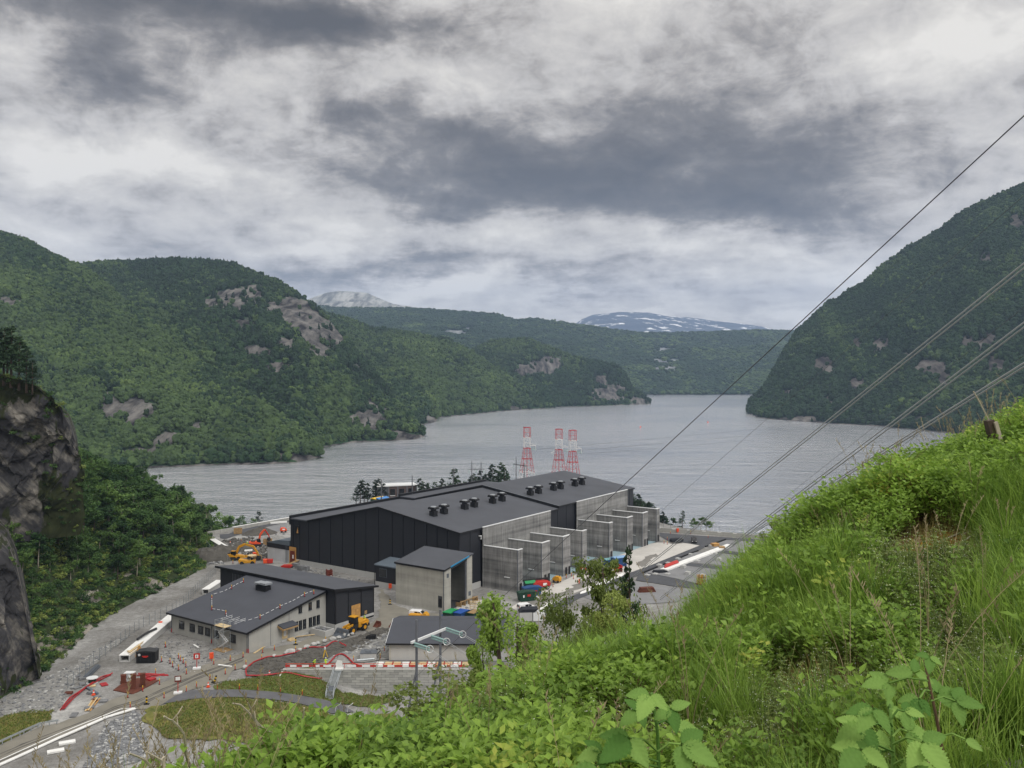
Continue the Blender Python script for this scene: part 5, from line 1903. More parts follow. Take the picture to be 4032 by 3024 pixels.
def steel_stair():
    a = Vector((-37.7, WALL_Y - .5, -0.05)); b = hit(*ZB(1540, 1448)) + Vector((0, 0, .05))
    t = thing('steel_stair', 'galvanised steel stair climbing the grass slope to the wall top', 'stair', b)
    A, Bv = a - b, Vector((0, 0, 0))
    d = (A - Bv); hd = Vector((d.x, d.y, 0)).normalized(); sd = Vector((-hd.y, hd.x, 0)) * .75
    P = lambda w: Bv.lerp(A, w)
    # lower flight, landing, upper flight
    w1, w2 = .18, .42
    zl = 1.35
    L0, L1, L2, L3 = P(0), P(w1), P(w2), A
    L1 = Vector((L1.x, L1.y, zl)); L2 = Vector((L2.x, L2.y, zl + .05))
    tread = MB().box(-.72, -.12, -.03, .72, .12, .03).mesh('tread'); tread.materials.append(MATS['galvanised'])
    ang = math.atan2(sd.y, sd.x)
    for p0, p1, n in ((L0, L1, 7), (L2, L3, 14)):
        for k in range(n):
            link('tread', tread, None, t, p0.lerp(p1, (k + .6) / n), ang)
    mb = MB(); v = [L1 - sd, L1 + sd, L2 + sd, L2 - sd]
    mb.add([p + Vector((0, 0, .04)) for p in v] + [p - Vector((0, 0, .04)) for p in v], [(0, 1, 2, 3), (7, 6, 5, 4), (0, 4, 5, 1), (1, 5, 6, 2), (2, 6, 7, 3), (3, 7, 4, 0)])
    obj('landing', mb, MATS['steel_grey'], t)
    for s in (-1, 1):
        mb = MB()
        for p0, p1 in ((L0, L1), (L1, L2), (L2, L3)):
            mb.beam(p0 + sd * s * 1.04, p1 + sd * s * 1.04, .08, .26)
        obj('stringer', mb, MATS['galvanised'], t)
        mb = MB()
        for p0, p1 in ((L0, L1), (L1, L2)) + (((L2, L3),) if s > 0 else ((L2, L3.lerp(L2, .5)),)):
            u = Vector((0, 0, 1.05))
            mb.beam(p0 + sd * s * 1.04 + u, p1 + sd * s * 1.04 + u, .09)
            mb.beam(p0 + sd * s * 1.04 + u * .5, p1 + sd * s * 1.04 + u * .5, .05)
            for q in (0, .5, 1):
                mb.beam(p0.lerp(p1, q) + sd * s * 1.04, p0.lerp(p1, q) + sd * s * 1.04 + u, .07)
        obj('handrail', mb, MATS['galvanised'], t)
    p = a + Vector((.3, .3, .9))
    mb = MB(); mb.prism([(-.75, -.9), (.7, -1.0), (.55, 1.0), (-.5, 1.1), (-.85, .4)], -.05, .06, 'y'); mb.box(-.9, -.5, -.9, .8, .3, -.5)
    tag(obj('wrapped_panel', mb, MATS['tarp_white'], None, p), 'white sheeted panel leaning at the head of the steel stair', 'panel')
    q = hit(*ZH(330, 1440))
    for k, dx in enumerate((0, 2.4)):
        mb = MB(); mb.tube([(dx, 0, 0), (dx + .2, .1, 1.1), (dx + .9, .3, 1.5), (dx + 1.0, .9, 1.5)], .06, 5)
        tag(obj('handrail', mb, MATS['metal_white'], None, q), 'white bent tube handrail by the path, %s of the pair' % ('left' if k == 0 else 'right'), 'handrail', 'white tube handrails below the path')
steel_stair()


# ------------------------------------------------------------------ small repeated things of the yard
def delineators():
    t = thing('marker_post', 'red and yellow marker post standing on the gravel yard', 'post', (0, 0, 0), 0, 'red and yellow marker posts on the yard')
    mb = MB(); mb.cyl((0, 0, .08), (0, 0, .82), .09, .08, 6); obj('shaft', mb, MATS['red_paint'], t)
    mb = MB(); mb.cyl((0, 0, .822), (0, 0, 1.2), .09, .08, 6); obj('top_band', mb, MATS['yellow_paint'], t)
    mb = MB(); mb.box(-.22, -.15, 0, .22, .15, .08); obj('foot', mb, MATS['black_rubber'], t)
    pts = zz(ZA, [(1441, 330), (1407, 455), (1481, 470), (1555, 428), (1571, 448), (1596, 470), (1619, 500), (1503, 500), (1555, 530), (1623, 565), (1862, 480), (2005, 445), (2048, 525), (1962, 565), (2117, 418), (1828, 615),
                  (1712, 680), (1623, 717), (1429, 773), (1113, 770), (1243, 715), (1389, 655), (1355, 565), (1893, 700), (2085, 700), (1134, 858), (2142, 490)])
    pts += zz(ZB, [(759, 1363), (919, 1372), (1115, 1390), (1305, 1412), (952, 1102), (960, 1043), (678, 1112), (790, 1080), (1063, 1020), (1248, 1030), (1508, 945), (1862, 1105), (1985, 1095), (2020, 1030), (1752, 1115), (815, 1152), (113, 990)])
    pts += zz(ZG, [(1215, 650), (1290, 620), (1320, 665), (1393, 640), (990, 740), (1023, 780), (668, 1170), (618, 970), (640, 965)])
    pts += zz(ZF, [(905, 625), (940, 560), (1160, 560), (1350, 605), (870, 665), (905, 675)])
    pts += zz(ZC, [(432, 990), (756, 1000), (554, 680), (360, 800)])
    for i, (a, b) in enumerate(pts):
        p = hit(a, b, .04)
        if i == 0:
            t.location = p
        else:
            copy_tree(t, p, random.uniform(0, 3))
    # leaning hazard boards with yellow and black stripes
    for i, (a, b, lab) in enumerate(((*ZA(1277, 828), 'yellow and black hazard post beside the white kerb end'), (*ZA(1862, 640), 'leaning yellow and black hazard post at the meadow corner'),
                                     (*ZB(1248, 972), 'yellow and black hazard post in front of the office steps'), (*ZB(2070, 622), 'yellow and black hazard post at the gatehouse corner'))):
        h = thing('hazard_post', lab, 'post', hit(a, b, .05), 0.2, 'yellow and black hazard posts')
        for k in range(5):
            mb = MB(); mb.box(-.16, -.1, .1 + k * .3, .16, .1, .1 + k * .3 + .297)
            obj('stripe', mb, MATS['yellow_paint' if k % 2 else 'trim_black'], h)
        mb = MB(); mb.box(-.5, -.35, -.02, .5, .35, .1); obj('foot', mb, MATS['black_rubber'], h)
        if i == 1:
            h.rotation_euler = (0, .35, 0)
    for i, (a, b, lab) in enumerate(((*ZA(1813, 675), 'orange traffic cone beside the leaning hazard post'), (*ZC(394, 706), 'orange traffic cone on the dirt behind the red excavator'), (*ZB(1020, 1236), 'red marker cone inside the hose loop on dark earth'),
                                     (*ZA(815, 745), 'orange cone among the loose steel plates'))):
        h = thing('traffic_cone', lab, 'cone', hit(a, b, .05), 0, 'orange cones')
        mb = MB(); mb.cyl((0, 0, .06), (0, 0, 1.0), .28, .06, 10); obj('body', mb, MATS['orange' if i != 2 else 'red_paint'], h, smooth=False)
        mb = MB(); mb.box(-.35, -.35, -.02, .35, .35, .06); obj('foot', mb, MATS['orange'], h)
        mb = MB(); mb.cyl((0, 0, .45), (0, 0, .65), .2, .155, 10); obj('band', mb, MATS['white_paint'], h)
    # signs
    def sign(a, b, h, w, lab, red=True):
        p = hit(a, b, .05)
        s = thing('road_sign', lab, 'sign', p, R(14))
        mb = MB(); mb.box(-.8, -.5, -.02, .8, .5, .32); obj('base', mb, MATS['white_paint'], s)
        mb = MB(); mb.cyl((0, 0, .323), (0, 0, h), .08, n=6); obj('post', mb, MATS['red_paint'], s)
        mb = MB(); mb.box(-w / 2, -.18, h, w / 2, -.1, h + w); bd = obj('board', mb, MATS['red_paint' if red else 'door_brown'], s)
        mb = MB()
        if red:
            mb.box(-w * .25, -.2, h + w * .22, w * .25, -.182, h + w * .78)
        else:
            mb.box(-w * .36, -.2, h + w * .3, w * .36, -.182, h + w * .86)
        obj('panel', mb, MATS['white_paint'], bd)
        if red:
            mb = MB(); mb.box(-.06, -.22, h + w * .3, .06, -.202, h + w * .6); mb.prism([(-.16, h + w * .5), (.16, h + w * .5), (0, h + w * .72)], -.22, -.202, 'y'); obj('arrow', mb, MATS['steel_grey'], bd)
    sign(*ZA(1714, 518), 2.1, 1.3, 'red sign with white centre on the yard before the office')
    sign(*ZA(1550, 732), 2.3, 1.25, 'brown framed sign on white base beside the dirt road', False)
    for i, (a, b, lab) in enumerate(((*ZA(1842, 445), 'orange red box on a post at the yard edge'), (*ZA(1398, 165), 'orange red box beside the concrete channel by the fence'), (*ZF(1018, 548), 'orange red box hanging at the lakeside parapet'),
                                     (*ZB(2071, 492), 'orange red box against the link block base'))):
        mb = MB(); mb.box(-.45, -.3, .45, .45, .3, 1.75); mb.box(-.08, -.08, -.1, .08, .08, .45)
        tag(obj('equipment_box', mb, MATS['orange'], None, hit(a, b, .03), .3, bevel=.05), lab, 'box', 'orange red equipment boxes')
delineators()


def skip(name, lab, p, rz, L, Wd, H, body, lid=None, group='skips and waste containers', taper=.45, slope=False):
    t = thing(name, lab, 'skip', p, rz, group)
    mb = MB()
    a = taper
    out = [(-L / 2 + a, 0), (L / 2 - a, 0), (L / 2, H), (-L / 2, H)]
    if slope:
        out = [(-L / 2 + a, 0), (L / 2 - a, 0), (L / 2, H * .62), (L / 2 - L * .25, H), (-L / 2, H)]
    for y0, y1 in ((-Wd / 2, -Wd / 2 + .06), (Wd / 2 - .06, Wd / 2)):
        mb.prism(out, y0, y1, 'y')
    mb.box(-L / 2 + a, -Wd / 2 + .062, .02, L / 2 - a, Wd / 2 - .062, .12)
    for s in (-1, 1):
        hh = H if not (slope and s > 0) else H * .62
        mb.add([(s * (L / 2 - a), -Wd / 2 + .062, .1), (s * (L / 2 - a), Wd / 2 - .062, .1), (s * L / 2, Wd / 2 - .062, hh), (s * L / 2, -Wd / 2 + .062, hh)], [(0, 1, 2, 3)])
    obj('body', mb, MATS[body], t)
    mb = MB()
    for x in (-L * .3, 0, L * .3):
        mb.box(x - .06, -Wd / 2 - .08, .15, x + .06, -Wd / 2 - .003, H - .1); mb.box(x - .06, Wd / 2 + .003, .15, x + .06, Wd / 2 + .08, H - .1)
    obj('rib', mb, MATS[body], t)
    if lid:
        mb = MB()
        if slope:
            mb.prism([(-L / 2 - .1, H + .02), (L * .25, H + .02), (L / 2 + .1, H * .62 + .02), (L / 2 + .1, H * .62 + .1), (L * .25, H + .12), (-L / 2 - .1, H + .12)], -Wd / 2 - .1, Wd / 2 + .1, 'y')
        else:
            mb.prism([(-L / 2 - .1, H + .02), (L / 2 + .1, H + .02), (L / 2, H + .16), (0, H + .42), (-L / 2, H + .16)], -Wd / 2 - .1, Wd / 2 + .1, 'y')
        obj('lid', mb, MATS[lid], t)
    return t


def flat_mark(parent, name, box, m):
    mb = MB(); mb.box(*box)
    return obj(name, mb, MATS[m], parent)


def containers():
    b = skip('waste_skip', 'black waste container beside the concrete channel on the gravel', hit(*ZA(1285, 452), .05), R(4), 4.2, 2.4, 2.3, 'trim_black', 'dark_steel', taper=.05)
    flat_mark(b, 'mark', (-1.6, -1.32, 1.6, -1.15, -1.285, 2.05), 'white_paint'); flat_mark(b, 'mark', (-1.45, -1.35, 1.72, -1.3, -1.322, 1.93), 'trim_black')
    flat_mark(b, 'mark', (-.75, -1.32, 1.35, .55, -1.285, 1.6), 'red_paint'); flat_mark(b, 'mark', (-.5, -1.32, 1.2, .3, -1.285, 1.33), 'red_paint')
    for k, (x, y, m, l, lab) in enumerate(((1055, 652, 'dark_green', 'green_skip', 'green lidded skip in front of the gatehouse, left end of three'), (1160, 655, 'container_blue', 'blue_skip', 'blue lidded skip between the green skip and the timber skip'),
                                           (1300, 655, 'dark_green', None, 'dark green open skip heaped with pallets and timber'))):
        s = skip('waste_skip', lab, hit(*ZD(x, y), .05), R(62), 5.6, 2.5, 2.1, m, l, slope=True)
        if l is None:
            for q in range(5):
                mb = MB(); mb.box(-2.3, -1.05 + q * .42, 1.9 + .02 * q, 1.4, -.7 + q * .42, 2.0 + .02 * q)
                obj('board', mb, MATS['timber'], s)
            flat_mark(s, 'mark', (-1.3, -1.38, .9, -.4, -1.34, 1.5), 'red_paint')
            flat_mark(s, 'mark', (.9, -1.38, .9, 1.7, -1.34, 1.5), 'red_paint')
        elif m == 'container_blue':
            flat_mark(s, 'mark', (-.6, -1.38, .9, .4, -1.34, 1.5), 'red_paint')
        else:
            flat_mark(s, 'mark', (-.3, -1.38, .8, .2, -1.34, 1.4), 'white_paint')
    p = hit(*ZD(1300, 590), .06)
    t = thing('pallet', 'pale wooden pallet standing on edge behind the timber skip', 'pallet', p + Vector((0, 0, 1.2)), R(20))
    for k in range(5):
        mb = MB(); mb.box(-1.5, -.05, k * .45, 1.5, .03, k * .45 + .2); obj('slat', mb, MATS['timber_pale'], t)
    for x in (-1.4, 0, 1.3):
        mb = MB(); mb.box(x, .032, -1.2, x + .12, .16, 2.1); obj('batten', mb, MATS['timber'], t)
    skip('tool_bin', 'small blue bin left of the green lidded skip', hit(*ZD(975, 660), .05), R(15), 1.9, 1.2, .9, 'blue_skip', 'container_blue')
    s = skip('waste_skip', 'dark green skip beside the worker in yellow near white van', hit(*ZG(640, 975), .1), R(22), 5.2, 2.4, 2.3, 'dark_green', 'dark_green')
    flat_mark(s, 'mark', (-.3, -1.33, 1.3, .7, -1.29, 1.9), 'red_paint'); flat_mark(s, 'mark', (-1.6, -1.33, 1.1, -1.2, -1.29, 1.8), 'white_paint')
    s = skip('waste_skip', 'dark blue lidded skip in front of the red boom lift', hit(*ZG(715, 900), .1), R(22), 5.4, 2.4, 2.2, 'container_blue', 'container_blue')
    flat_mark(s, 'mark', (.2, -1.33, 1.0, 1.1, -1.29, 1.6), 'red_paint')
    t = thing('shed_container', 'bright green ridged roof container beside the first fire wall', 'container', hit(*ZG(680, 815), .1), R(18))
    mb = MB(); mb.box(-1.5, -1.2, 0, 1.5, 1.2, 2.0); obj('wall', mb, MATS['dark_green'], t)
    mb = MB(); mb.prism([(-1.3, 2.0), (1.3, 2.0), (.2, 2.9), (-.2, 2.9)], -1.65, 1.65, 'x'); obj('roof', mb, MATS['green_skip'], t)
    for x, y, L, Wd, H, m, rf, lab, nm in ((1975, 475, 4.6, 2.6, 2.8, 'container_blue', 'container_roof', 'blue site container with light blue roof beside the young pine', 'site_container'), (1845, 465, 4.4, 2.3, 2.0, 'container_blue', 'teal_roof', 'low blue container with pale teal roof left of the taller one', 'site_container')):
        t = thing(nm, lab, 'container', hit(*ZG(x, y), .1), ROT - R(24))
        mb = MB(); mb.box(-L / 2, -Wd / 2, 0, L / 2, Wd / 2, H); obj('wall', mb, MATS[m], t)
        mb = MB()
        for k in range(int(L / .5)):
            mb.box(-L / 2 + .1 + k * .5, -Wd / 2 - .06, .1, -L / 2 + .32 + k * .5, -Wd / 2 - .003, H - .1)
        for k in range(int(Wd / .5)):
            mb.box(-L / 2 - .06, -Wd / 2 + .1 + k * .5, .1, -L / 2 - .003, -Wd / 2 + .32 + k * .5, H - .1)
        obj('corrugation', mb, MATS[m], t)
        mb = MB(); mb.prism([(-Wd / 2 - .15, H + .003), (Wd / 2 + .15, H + .003), (Wd / 2 + .15, H + .15), (0, H + .45), (-Wd / 2 - .15, H + .15)], -L / 2 - .15, L / 2 + .15, 'x'); obj('roof', mb, MATS[rf], t)
        mb = MB(); mb.box(-L / 2 - .1, -.6, .1, -L / 2 - .062, .5, H - .4); obj('door', mb, MATS['cloth_blue'], t)
    for x, y, lab in ((1950, 560, 'stack of rusty red formwork beams beside the yellow digger tub'), (1740, 630, 'low heap of red formwork beams under the young birch')):
        t = thing('beam_stack', lab, 'beam stack', hit(*ZG(x, y), .1), R(30))
        for k in range(5 if x > 1800 else 2):
            for j in range(3):
                mb = MB()
                if k % 2:
                    mb.box(-1.6, -1 + j * .85, k * .42, 1.6, -.72 + j * .85, k * .42 + .4)
                else:
                    mb.box(-1.5 + j * 1.3, -1.1, k * .42, -1.22 + j * 1.3, 1.1, k * .42 + .4)
                obj('beam', mb, MATS['rust' if (k + j) % 3 else 'red_paint'], t)
containers()


# ------------------------------------------------------------------ machines and vehicles
def wheel(parent, c, r, w, rim='dark_steel'):
    mb = MB(); mb.cyl((c[0], c[1] - w / 2, c[2]), (c[0], c[1] + w / 2, c[2]), r, n=16)
    t = obj('wheel', mb, MATS['black_rubber'], parent, bevel=.05)
    mb = MB(); mb.cyl((c[0], c[1] - w / 2 - .03, c[2]), (c[0], c[1] + w / 2 + .03, c[2]), r * .52, n=12)
    obj('rim', mb, MATS[rim], t)
    return t


def excavator(lab, p, rz, main, reach=1.0, size=1.0, name='excavator', mark=None, dark_cab=False, arm=None):
    t = thing(name, lab, 'excavator', p, rz, 'excavators')
    t.scale = (size, size, size)
    for y in (-1.2, 1.2):
        mb = MB(); mb.prism([(-1.9, .1), (-1.6, 0), (1.6, 0), (2.0, .15), (2.15, .5), (1.9, .85), (-1.8, .85), (-2.1, .5)], y - .32, y + .32, 'y')
        obj('track', mb, MATS['dark_steel'], t, bevel=.05)
    mb = MB(); mb.box(-1.2, -.9, .35, 1.2, .9, .8); mb.cyl((0, 0, .8), (0, 0, 1.05), .8, n=14); obj('undercarriage', mb, MATS['dark_steel'], t)
    mb = MB(); mb.prism([(-2.7, 1.05), (1.6, 1.05), (1.6, 1.5), (.3, 2.0), (-2.4, 2.1), (-2.8, 1.7)], -1.35, 1.35, 'y'); h = obj('body', mb, MATS[main], t, bevel=.08)
    mb = MB(); mb.prism([(-2.95, 1.1), (-2.3, 1.1), (-2.3, 2.0), (-2.75, 2.0)], -1.3, 1.3, 'y'); obj('counterweight', mb, MATS[main], t, (-.12, 0, 0), bevel=.1)
    mb = MB(); mb.box(-2.2, -1.0, 2.103, -.6, .9, 2.35); mb.cyl((-1.6, .5, 2.3), (-1.6, .5, 2.9), .07, n=6); obj('engine_cover', mb, MATS['dark_steel'], t)
    mb = MB(); mb.prism([(.05, 1.5), (1.55, 1.5), (1.7, 2.2), (1.35, 3.05), (.05, 3.05)], -1.32, -.28, 'y'); c = obj('cab', mb, MATS['trim_black'], t, bevel=.06)
    mb = MB(); mb.prism([(.2, 2.0), (1.58, 2.0), (1.6, 2.25), (1.3, 2.9), (.2, 2.9)], -1.35, -1.322, 'y'); obj('window', mb, MATS['glass_dark'], c)
    mb = MB(); mb.box(.0, -1.36, 3.053, 1.42, -.24, 3.15); obj('roof', mb, MATS[main if not dark_cab else 'trim_black'], c)
    arm = arm or [(1.0, 1.6), (2.2, 4.3), (4.3, 5.3), (7.4, 4.6), (7.5, 4.3)]
    mb = MB()
    q = [(x * reach if x > 1 else x, z) for x, z in arm]
    for (a, b), w in zip(zip(q[:-1], q[1:]), (.75, .85, .65, .5)):
        mb.beam((a[0], .35, a[1]), (b[0], .35, b[1]), .42, w)
    obj('boom', mb, MATS[main], t, bevel=.05)
    e = q[-1]
    return t, e


def machines():
    p = hit(*ZC(425, 935), .05)
    t, e = excavator('large yellow excavator with long raised boom, on the dirt left of the hall', p, R(-8), 'yellow_machine', 1.0)
    mb = MB(); mb.beam((7.3, .35, 4.8), (9.0, .35, 2.3), .36, .55); mb.beam((9.0, .35, 2.3), (9.3, .35, 1.3), .3, .4); obj('stick', mb, MATS['yellow_machine'], t)
    mb = MB(); mb.prism([(8.9, 1.6), (9.7, 1.5), (10.0, .6), (9.3, .0), (8.6, .3)], -.3, 1.0, 'y'); obj('bucket', mb, MATS['dark_steel'], t)
    mb = MB(); mb.cyl((1.3, .35, 1.5), (3.4, .35, 4.3), .13, n=7); mb.cyl((4.6, .35, 5.8), (6.9, .35, 5.3), .11, n=7); obj('ram', mb, MATS['steel_grey'], t)
    cu = bpy.data.curves.new('lettering', 'FONT'); cu.body = 'CAT'; cu.size = .85; cu.extrude = .01
    tx = bpy.data.objects.new('lettering', cu); C.objects.link(tx)
    me = bpy.data.meshes.new_from_object(tx); bpy.data.objects.remove(tx)
    me.name = 'lettering'; me.materials.append(MATS['trim_black'])
    o = link('lettering', me, None, t, (-2.35, -1.385, 1.22)); o.rotation_euler = (R(90), 0, 0)
    p = hit(*ZC(775, 742), .05)
    t, e = excavator('orange red excavator with folded arm on the dirt mound', p, R(18), 'orange', .55, .9, dark_cab=True, arm=[(.9, 1.6), (2.6, 4.6), (4.6, 6.0), (5.8, 6.6), (6.3, 6.5)])
    mb = MB(); mb.beam((3.3, .35, 6.5), (4.9, .35, 4.0), .32, .5); mb.beam((4.9, .35, 4.0), (5.0, .35, 3.2), .3, .4); obj('stick', mb, MATS['red_paint'], t)
    mb = MB(); mb.prism([(4.3, 3.3), (5.4, 3.3), (5.7, 2.4), (4.9, 1.9), (4.1, 2.4)], -.2, .9, 'y'); obj('bucket', mb, MATS['dark_steel'], t)
    # two yellow dumpers with cream roofs
    for k, (x, y, rz, lab) in enumerate(((600, 930, .25, 'yellow dumper with cream canopy roof under the excavator boom'), (655, 1005, .1, 'yellow dumper with round cream canopy in front of the other dumper'))):
        t = thing('dumper', lab, 'dumper', hit(*ZC(x, y), .05), rz, 'yellow dumpers')
        mb = MB(); mb.prism([(-2.8, .6), (.3, .6), (.3, 1.2), (-.6, 1.5), (-2.9, 1.9), (-3.2, 1.5)], -1.1, 1.1, 'y'); obj('tub', mb, MATS['yellow_machine'], t, bevel=.08)
        mb = MB(); mb.box(.3, -.95, .6, 2.3, .95, 1.5); obj('body', mb, MATS['yellow_machine'], t, bevel=.1)
        for x0 in (.45, 2.05):
            for y0 in (-.85, .78):
                mb = MB(); mb.box(x0, y0, 1.5, x0 + .08, y0 + .08, 2.9); obj('canopy_post', mb, MATS['trim_black'], t)
        mb = MB()
        if k:
            mb.cyl((1.2, 0, 2.9), (1.2, 0, 3.05), 1.5, n=14)
        else:
            mb.box(.0, -1.15, 2.9, 2.6, 1.15, 3.05)
        obj('canopy', mb, MATS['timber_pale'] if k else MATS['tarp_white'], t)
        mb = MB(); mb.box(.9, -.4, 1.5, 1.4, .4, 2.1); obj('seat', mb, MATS['black_rubber'], t)
        for x0 in (-1.9, 1.5):
            for y0 in (-1.0, 1.0):
                wheel(t, (x0, y0, .6), .6, .45)
    # wheel loader: faces back along the hall axis
    a, b = hit(*ZB(1700, 872)), hit(*ZB(1812, 842))
    t = thing('wheel_loader', 'large yellow wheel loader with scoop lowered beside the black wing', 'loader', (a + b) / 2, ROT + math.pi)
    K = 1.12
    t.scale = (K, K, K)
    mb = MB(); mb.prism([(-3.6, 1.0), (-.5, .9), (-.5, 2.2), (-3.2, 2.35), (-3.7, 1.9)], -1.05, 1.05, 'y'); obj('engine_hood', mb, MATS['yellow_machine'], t, bevel=.1)
    mb = MB(); mb.box(-3.75, -1.2, .7, -3.3, 1.2, 1.4); obj('counterweight', mb, MATS['dark_steel'], t, bevel=.08)
    mb = MB(); mb.box(-.5, -.8, .8, 1.0, .8, 1.7); obj('frame', mb, MATS['dark_steel'], t)
    mb = MB(); mb.prism([(-.55, 1.7), (.75, 1.7), (.95, 2.3), (.65, 3.35), (-.5, 3.35)], -.8, .8, 'y'); c = obj('cab', mb, MATS['trim_black'], t, bevel=.05)
    mb = MB(); mb.prism([(-.4, 2.1), (.7, 2.1), (.8, 2.4), (.55, 3.25), (-.4, 3.25)], -.84, -.802, 'y'); mb.prism([(-.4, 2.1), (.7, 2.1), (.8, 2.4), (.55, 3.25), (-.4, 3.25)], .802, .84, 'y'); obj('window', mb, MATS['glass_dark'], c)
    mb = MB(); mb.box(-.7, -.9, 3.353, .85, .9, 3.5); obj('roof', mb, MATS['yellow_machine'], c)
    for y in (-.55, .55):
        mb = MB(); mb.beam((.7, y, 1.75), (2.6, y, 1.5), .22, .5); mb.beam((2.6, y, 1.5), (3.5, y, .6), .22, .45); obj('lift_arm', mb, MATS['yellow_machine'], t)
    mb = MB(); mb.prism([(3.2, .15), (4.9, .02), (5.0, .12), (3.7, .35), (3.55, 1.4), (3.3, 1.5), (3.15, .8)], -1.65, 1.65, 'y'); mb.prism([(3.2, .15), (4.7, .05), (3.6, 1.4), (3.3, 1.5)], -1.7, -1.652, 'y'); mb.prism([(3.2, .15), (4.7, .05), (3.6, 1.4), (3.3, 1.5)], 1.652, 1.7, 'y')
    obj('scoop', mb, MATS['steel_grey'], t)
    for x in (-2.1, 1.5):
        for y in (-1.05, 1.05):
            wheel(t, (x, y, .8), .8, .6, 'yellow_machine')
            if x < 0:
                mb = MB(); mb.box(x - .9, y - .32, 1.66, x + .9, y + .32, 1.76); obj('mudguard', mb, MATS['yellow_machine'], t)
    mb = MB(); mb.cyl((-2.6, .5, 2.3), (-2.6, .5, 3.1), .08, n=6); obj('exhaust', mb, MATS['dark_steel'], t)
    for x, y, lab in ((1955, 815, 'rusty digging bucket lying beside the loader road'), (2092, 818, 'dark digging bucket at the store roof corner')):
        mb = MB(); mb.prism([(-.8, 0), (.5, 0), (.9, .5), (.7, 1.3), (.55, 1.3), (.6, .6), (.3, .2), (-.75, .15)], -.7, .7, 'y'); mb.prism([(-.8, 0), (.5, 0), (.9, .5), (.7, 1.3)], -.75, -.703, 'y'); mb.prism([(-.8, 0), (.5, 0), (.9, .5), (.7, 1.3)], .703, .75, 'y')
        tag(obj('digging_bucket', mb, MATS['rust'], None, hit(*ZB(x, y), .05), 1.0), lab, 'bucket', 'loose digging buckets')

    def van(lab, p, rz, name='parked_van', body='white_paint', low=False):
        v = thing(name, lab, 'van', p, rz, 'vans and cars on the site')
        prof = [(-2.4, .35), (2.3, .35), (2.42, .8), (2.3, 1.0), (1.55, 1.18), (.75, 1.85), (.45, 1.95), (-2.2, 1.95), (-2.42, 1.6)]
        mb = MB(); mb.prism(prof, -.92, .92, 'y'); obj('body', mb, MATS[body], v, bevel=.09)
        for s in (-1, 1):
            y0, y1 = (.922, .945) if s > 0 else (-.945, -.922)
            mb = MB(); mb.prism([(.35, 1.2), (1.35, 1.2), (.78, 1.75), (.35, 1.78)], y0, y1, 'y'); obj('front_window', mb, MATS['glass_dark'], v)
            mb = MB(); mb.box(-.75, y0, 1.2, .22, y1, 1.78); obj('side_window', mb, MATS['glass_dark'], v)
        mb = MB(); mb.add([(1.60, -.78, 1.22), (1.60, .78, 1.22), (.86, .72, 1.84), (.86, -.72, 1.84)], [(0, 1, 2, 3)]); mb.add([(1.62, -.78, 1.24), (1.62, .78, 1.24), (.88, .72, 1.86), (.88, -.72, 1.86)], [(0, 1, 2, 3)]); obj('windscreen', mb, MATS['glass_dark'], v)
        mb = MB(); mb.box(-2.47, -.7, 1.2, -2.40, .7, 1.7); obj('rear_window', mb, MATS['glass_dark'], v)
        for y in (-.7, .7):
            mb = MB(); mb.box(2.36, y - .17, .75, 2.46, y + .17, .95); obj('headlight', mb, MATS['metal_white'], v)
        for y in (-.78, .78):
            mb = MB(); mb.box(-2.48, y - .08, .9, -2.42, y + .08, 1.4); obj('tail_light', mb, MATS['red_paint'], v)
        mb = MB(); mb.box(2.40, -.8, .36, 2.5, .8, .6); obj('bumper', mb, MATS['trim_black'], v)
        for x in (-1.5, 1.5):
            for y in (-.85, .85):
                wheel(v, (x, y, .33), .33, .22, 'galvanised')
        return v
    van('white van with dark side windows parked by the gatehouse', hit(*ZD(685, 645), .1), R(-18))
    van('white van parked on wet concrete beside the juniper bush', hit(*ZG(635, 1120), .1), R(26))
    van('dark people carrier parked on the asphalt near the lakeside parapet', hit(*ZF(1195, 655), .1), R(-98), body='dark_steel')
    # covered trailer
    t = thing('trailer', 'low dark trailer under a cover beside the dark people carrier', 'trailer', hit(*ZF(1005, 660), .1), R(20))
    mb = MB(); mb.prism([(-2.4, .5), (2.4, .5), (2.4, 1.3), (1.9, 1.7), (-1.9, 1.7), (-2.4, 1.3)], -1.1, 1.1, 'y'); obj('cover', mb, MATS['cloth_dark'], t, bevel=.1)
    for y in (-1.05, 1.05):
        wheel(t, (0, y, .35), .35, .25)
    mb = MB(); mb.beam((2.4, 0, .5), (3.7, 0, .45), .12); obj('drawbar', mb, MATS['steel_grey'], t)
    # orange road machine before the first van
    t = thing('road_roller', 'yellow orange roller in front of the white van, half behind the store', 'roller', hit(*ZD(690, 668), .1), R(-12))
    mb = MB(); mb.box(-2.6, -.8, .7, .6, .8, 1.5); obj('body', mb, MATS['yellow_machine'], t, bevel=.12)
    mb = MB(); mb.cyl((1.9, -.9, .75), (1.9, .9, .75), .75, n=18); obj('drum', mb, MATS['steel_grey'], t)
    mb = MB(); mb.prism([(.6, 1.0), (2.7, 1.0), (2.5, 1.5), (2.0, 2.0), (1.6, 2.1), (.9, 1.5)], -.95, .95, 'y'); obj('yoke', mb, MATS['yellow_machine'], t, bevel=.1)
    wheel(t, (-1.7, -.8, .6), .6, .4); wheel(t, (-1.7, .8, .6), .6, .4)
    # red boom lift
    t = thing('boom_lift', 'red boom lift with long black boom lowered before the fire walls', 'boom lift', hit(*ZG(850, 815), .12), R(20))
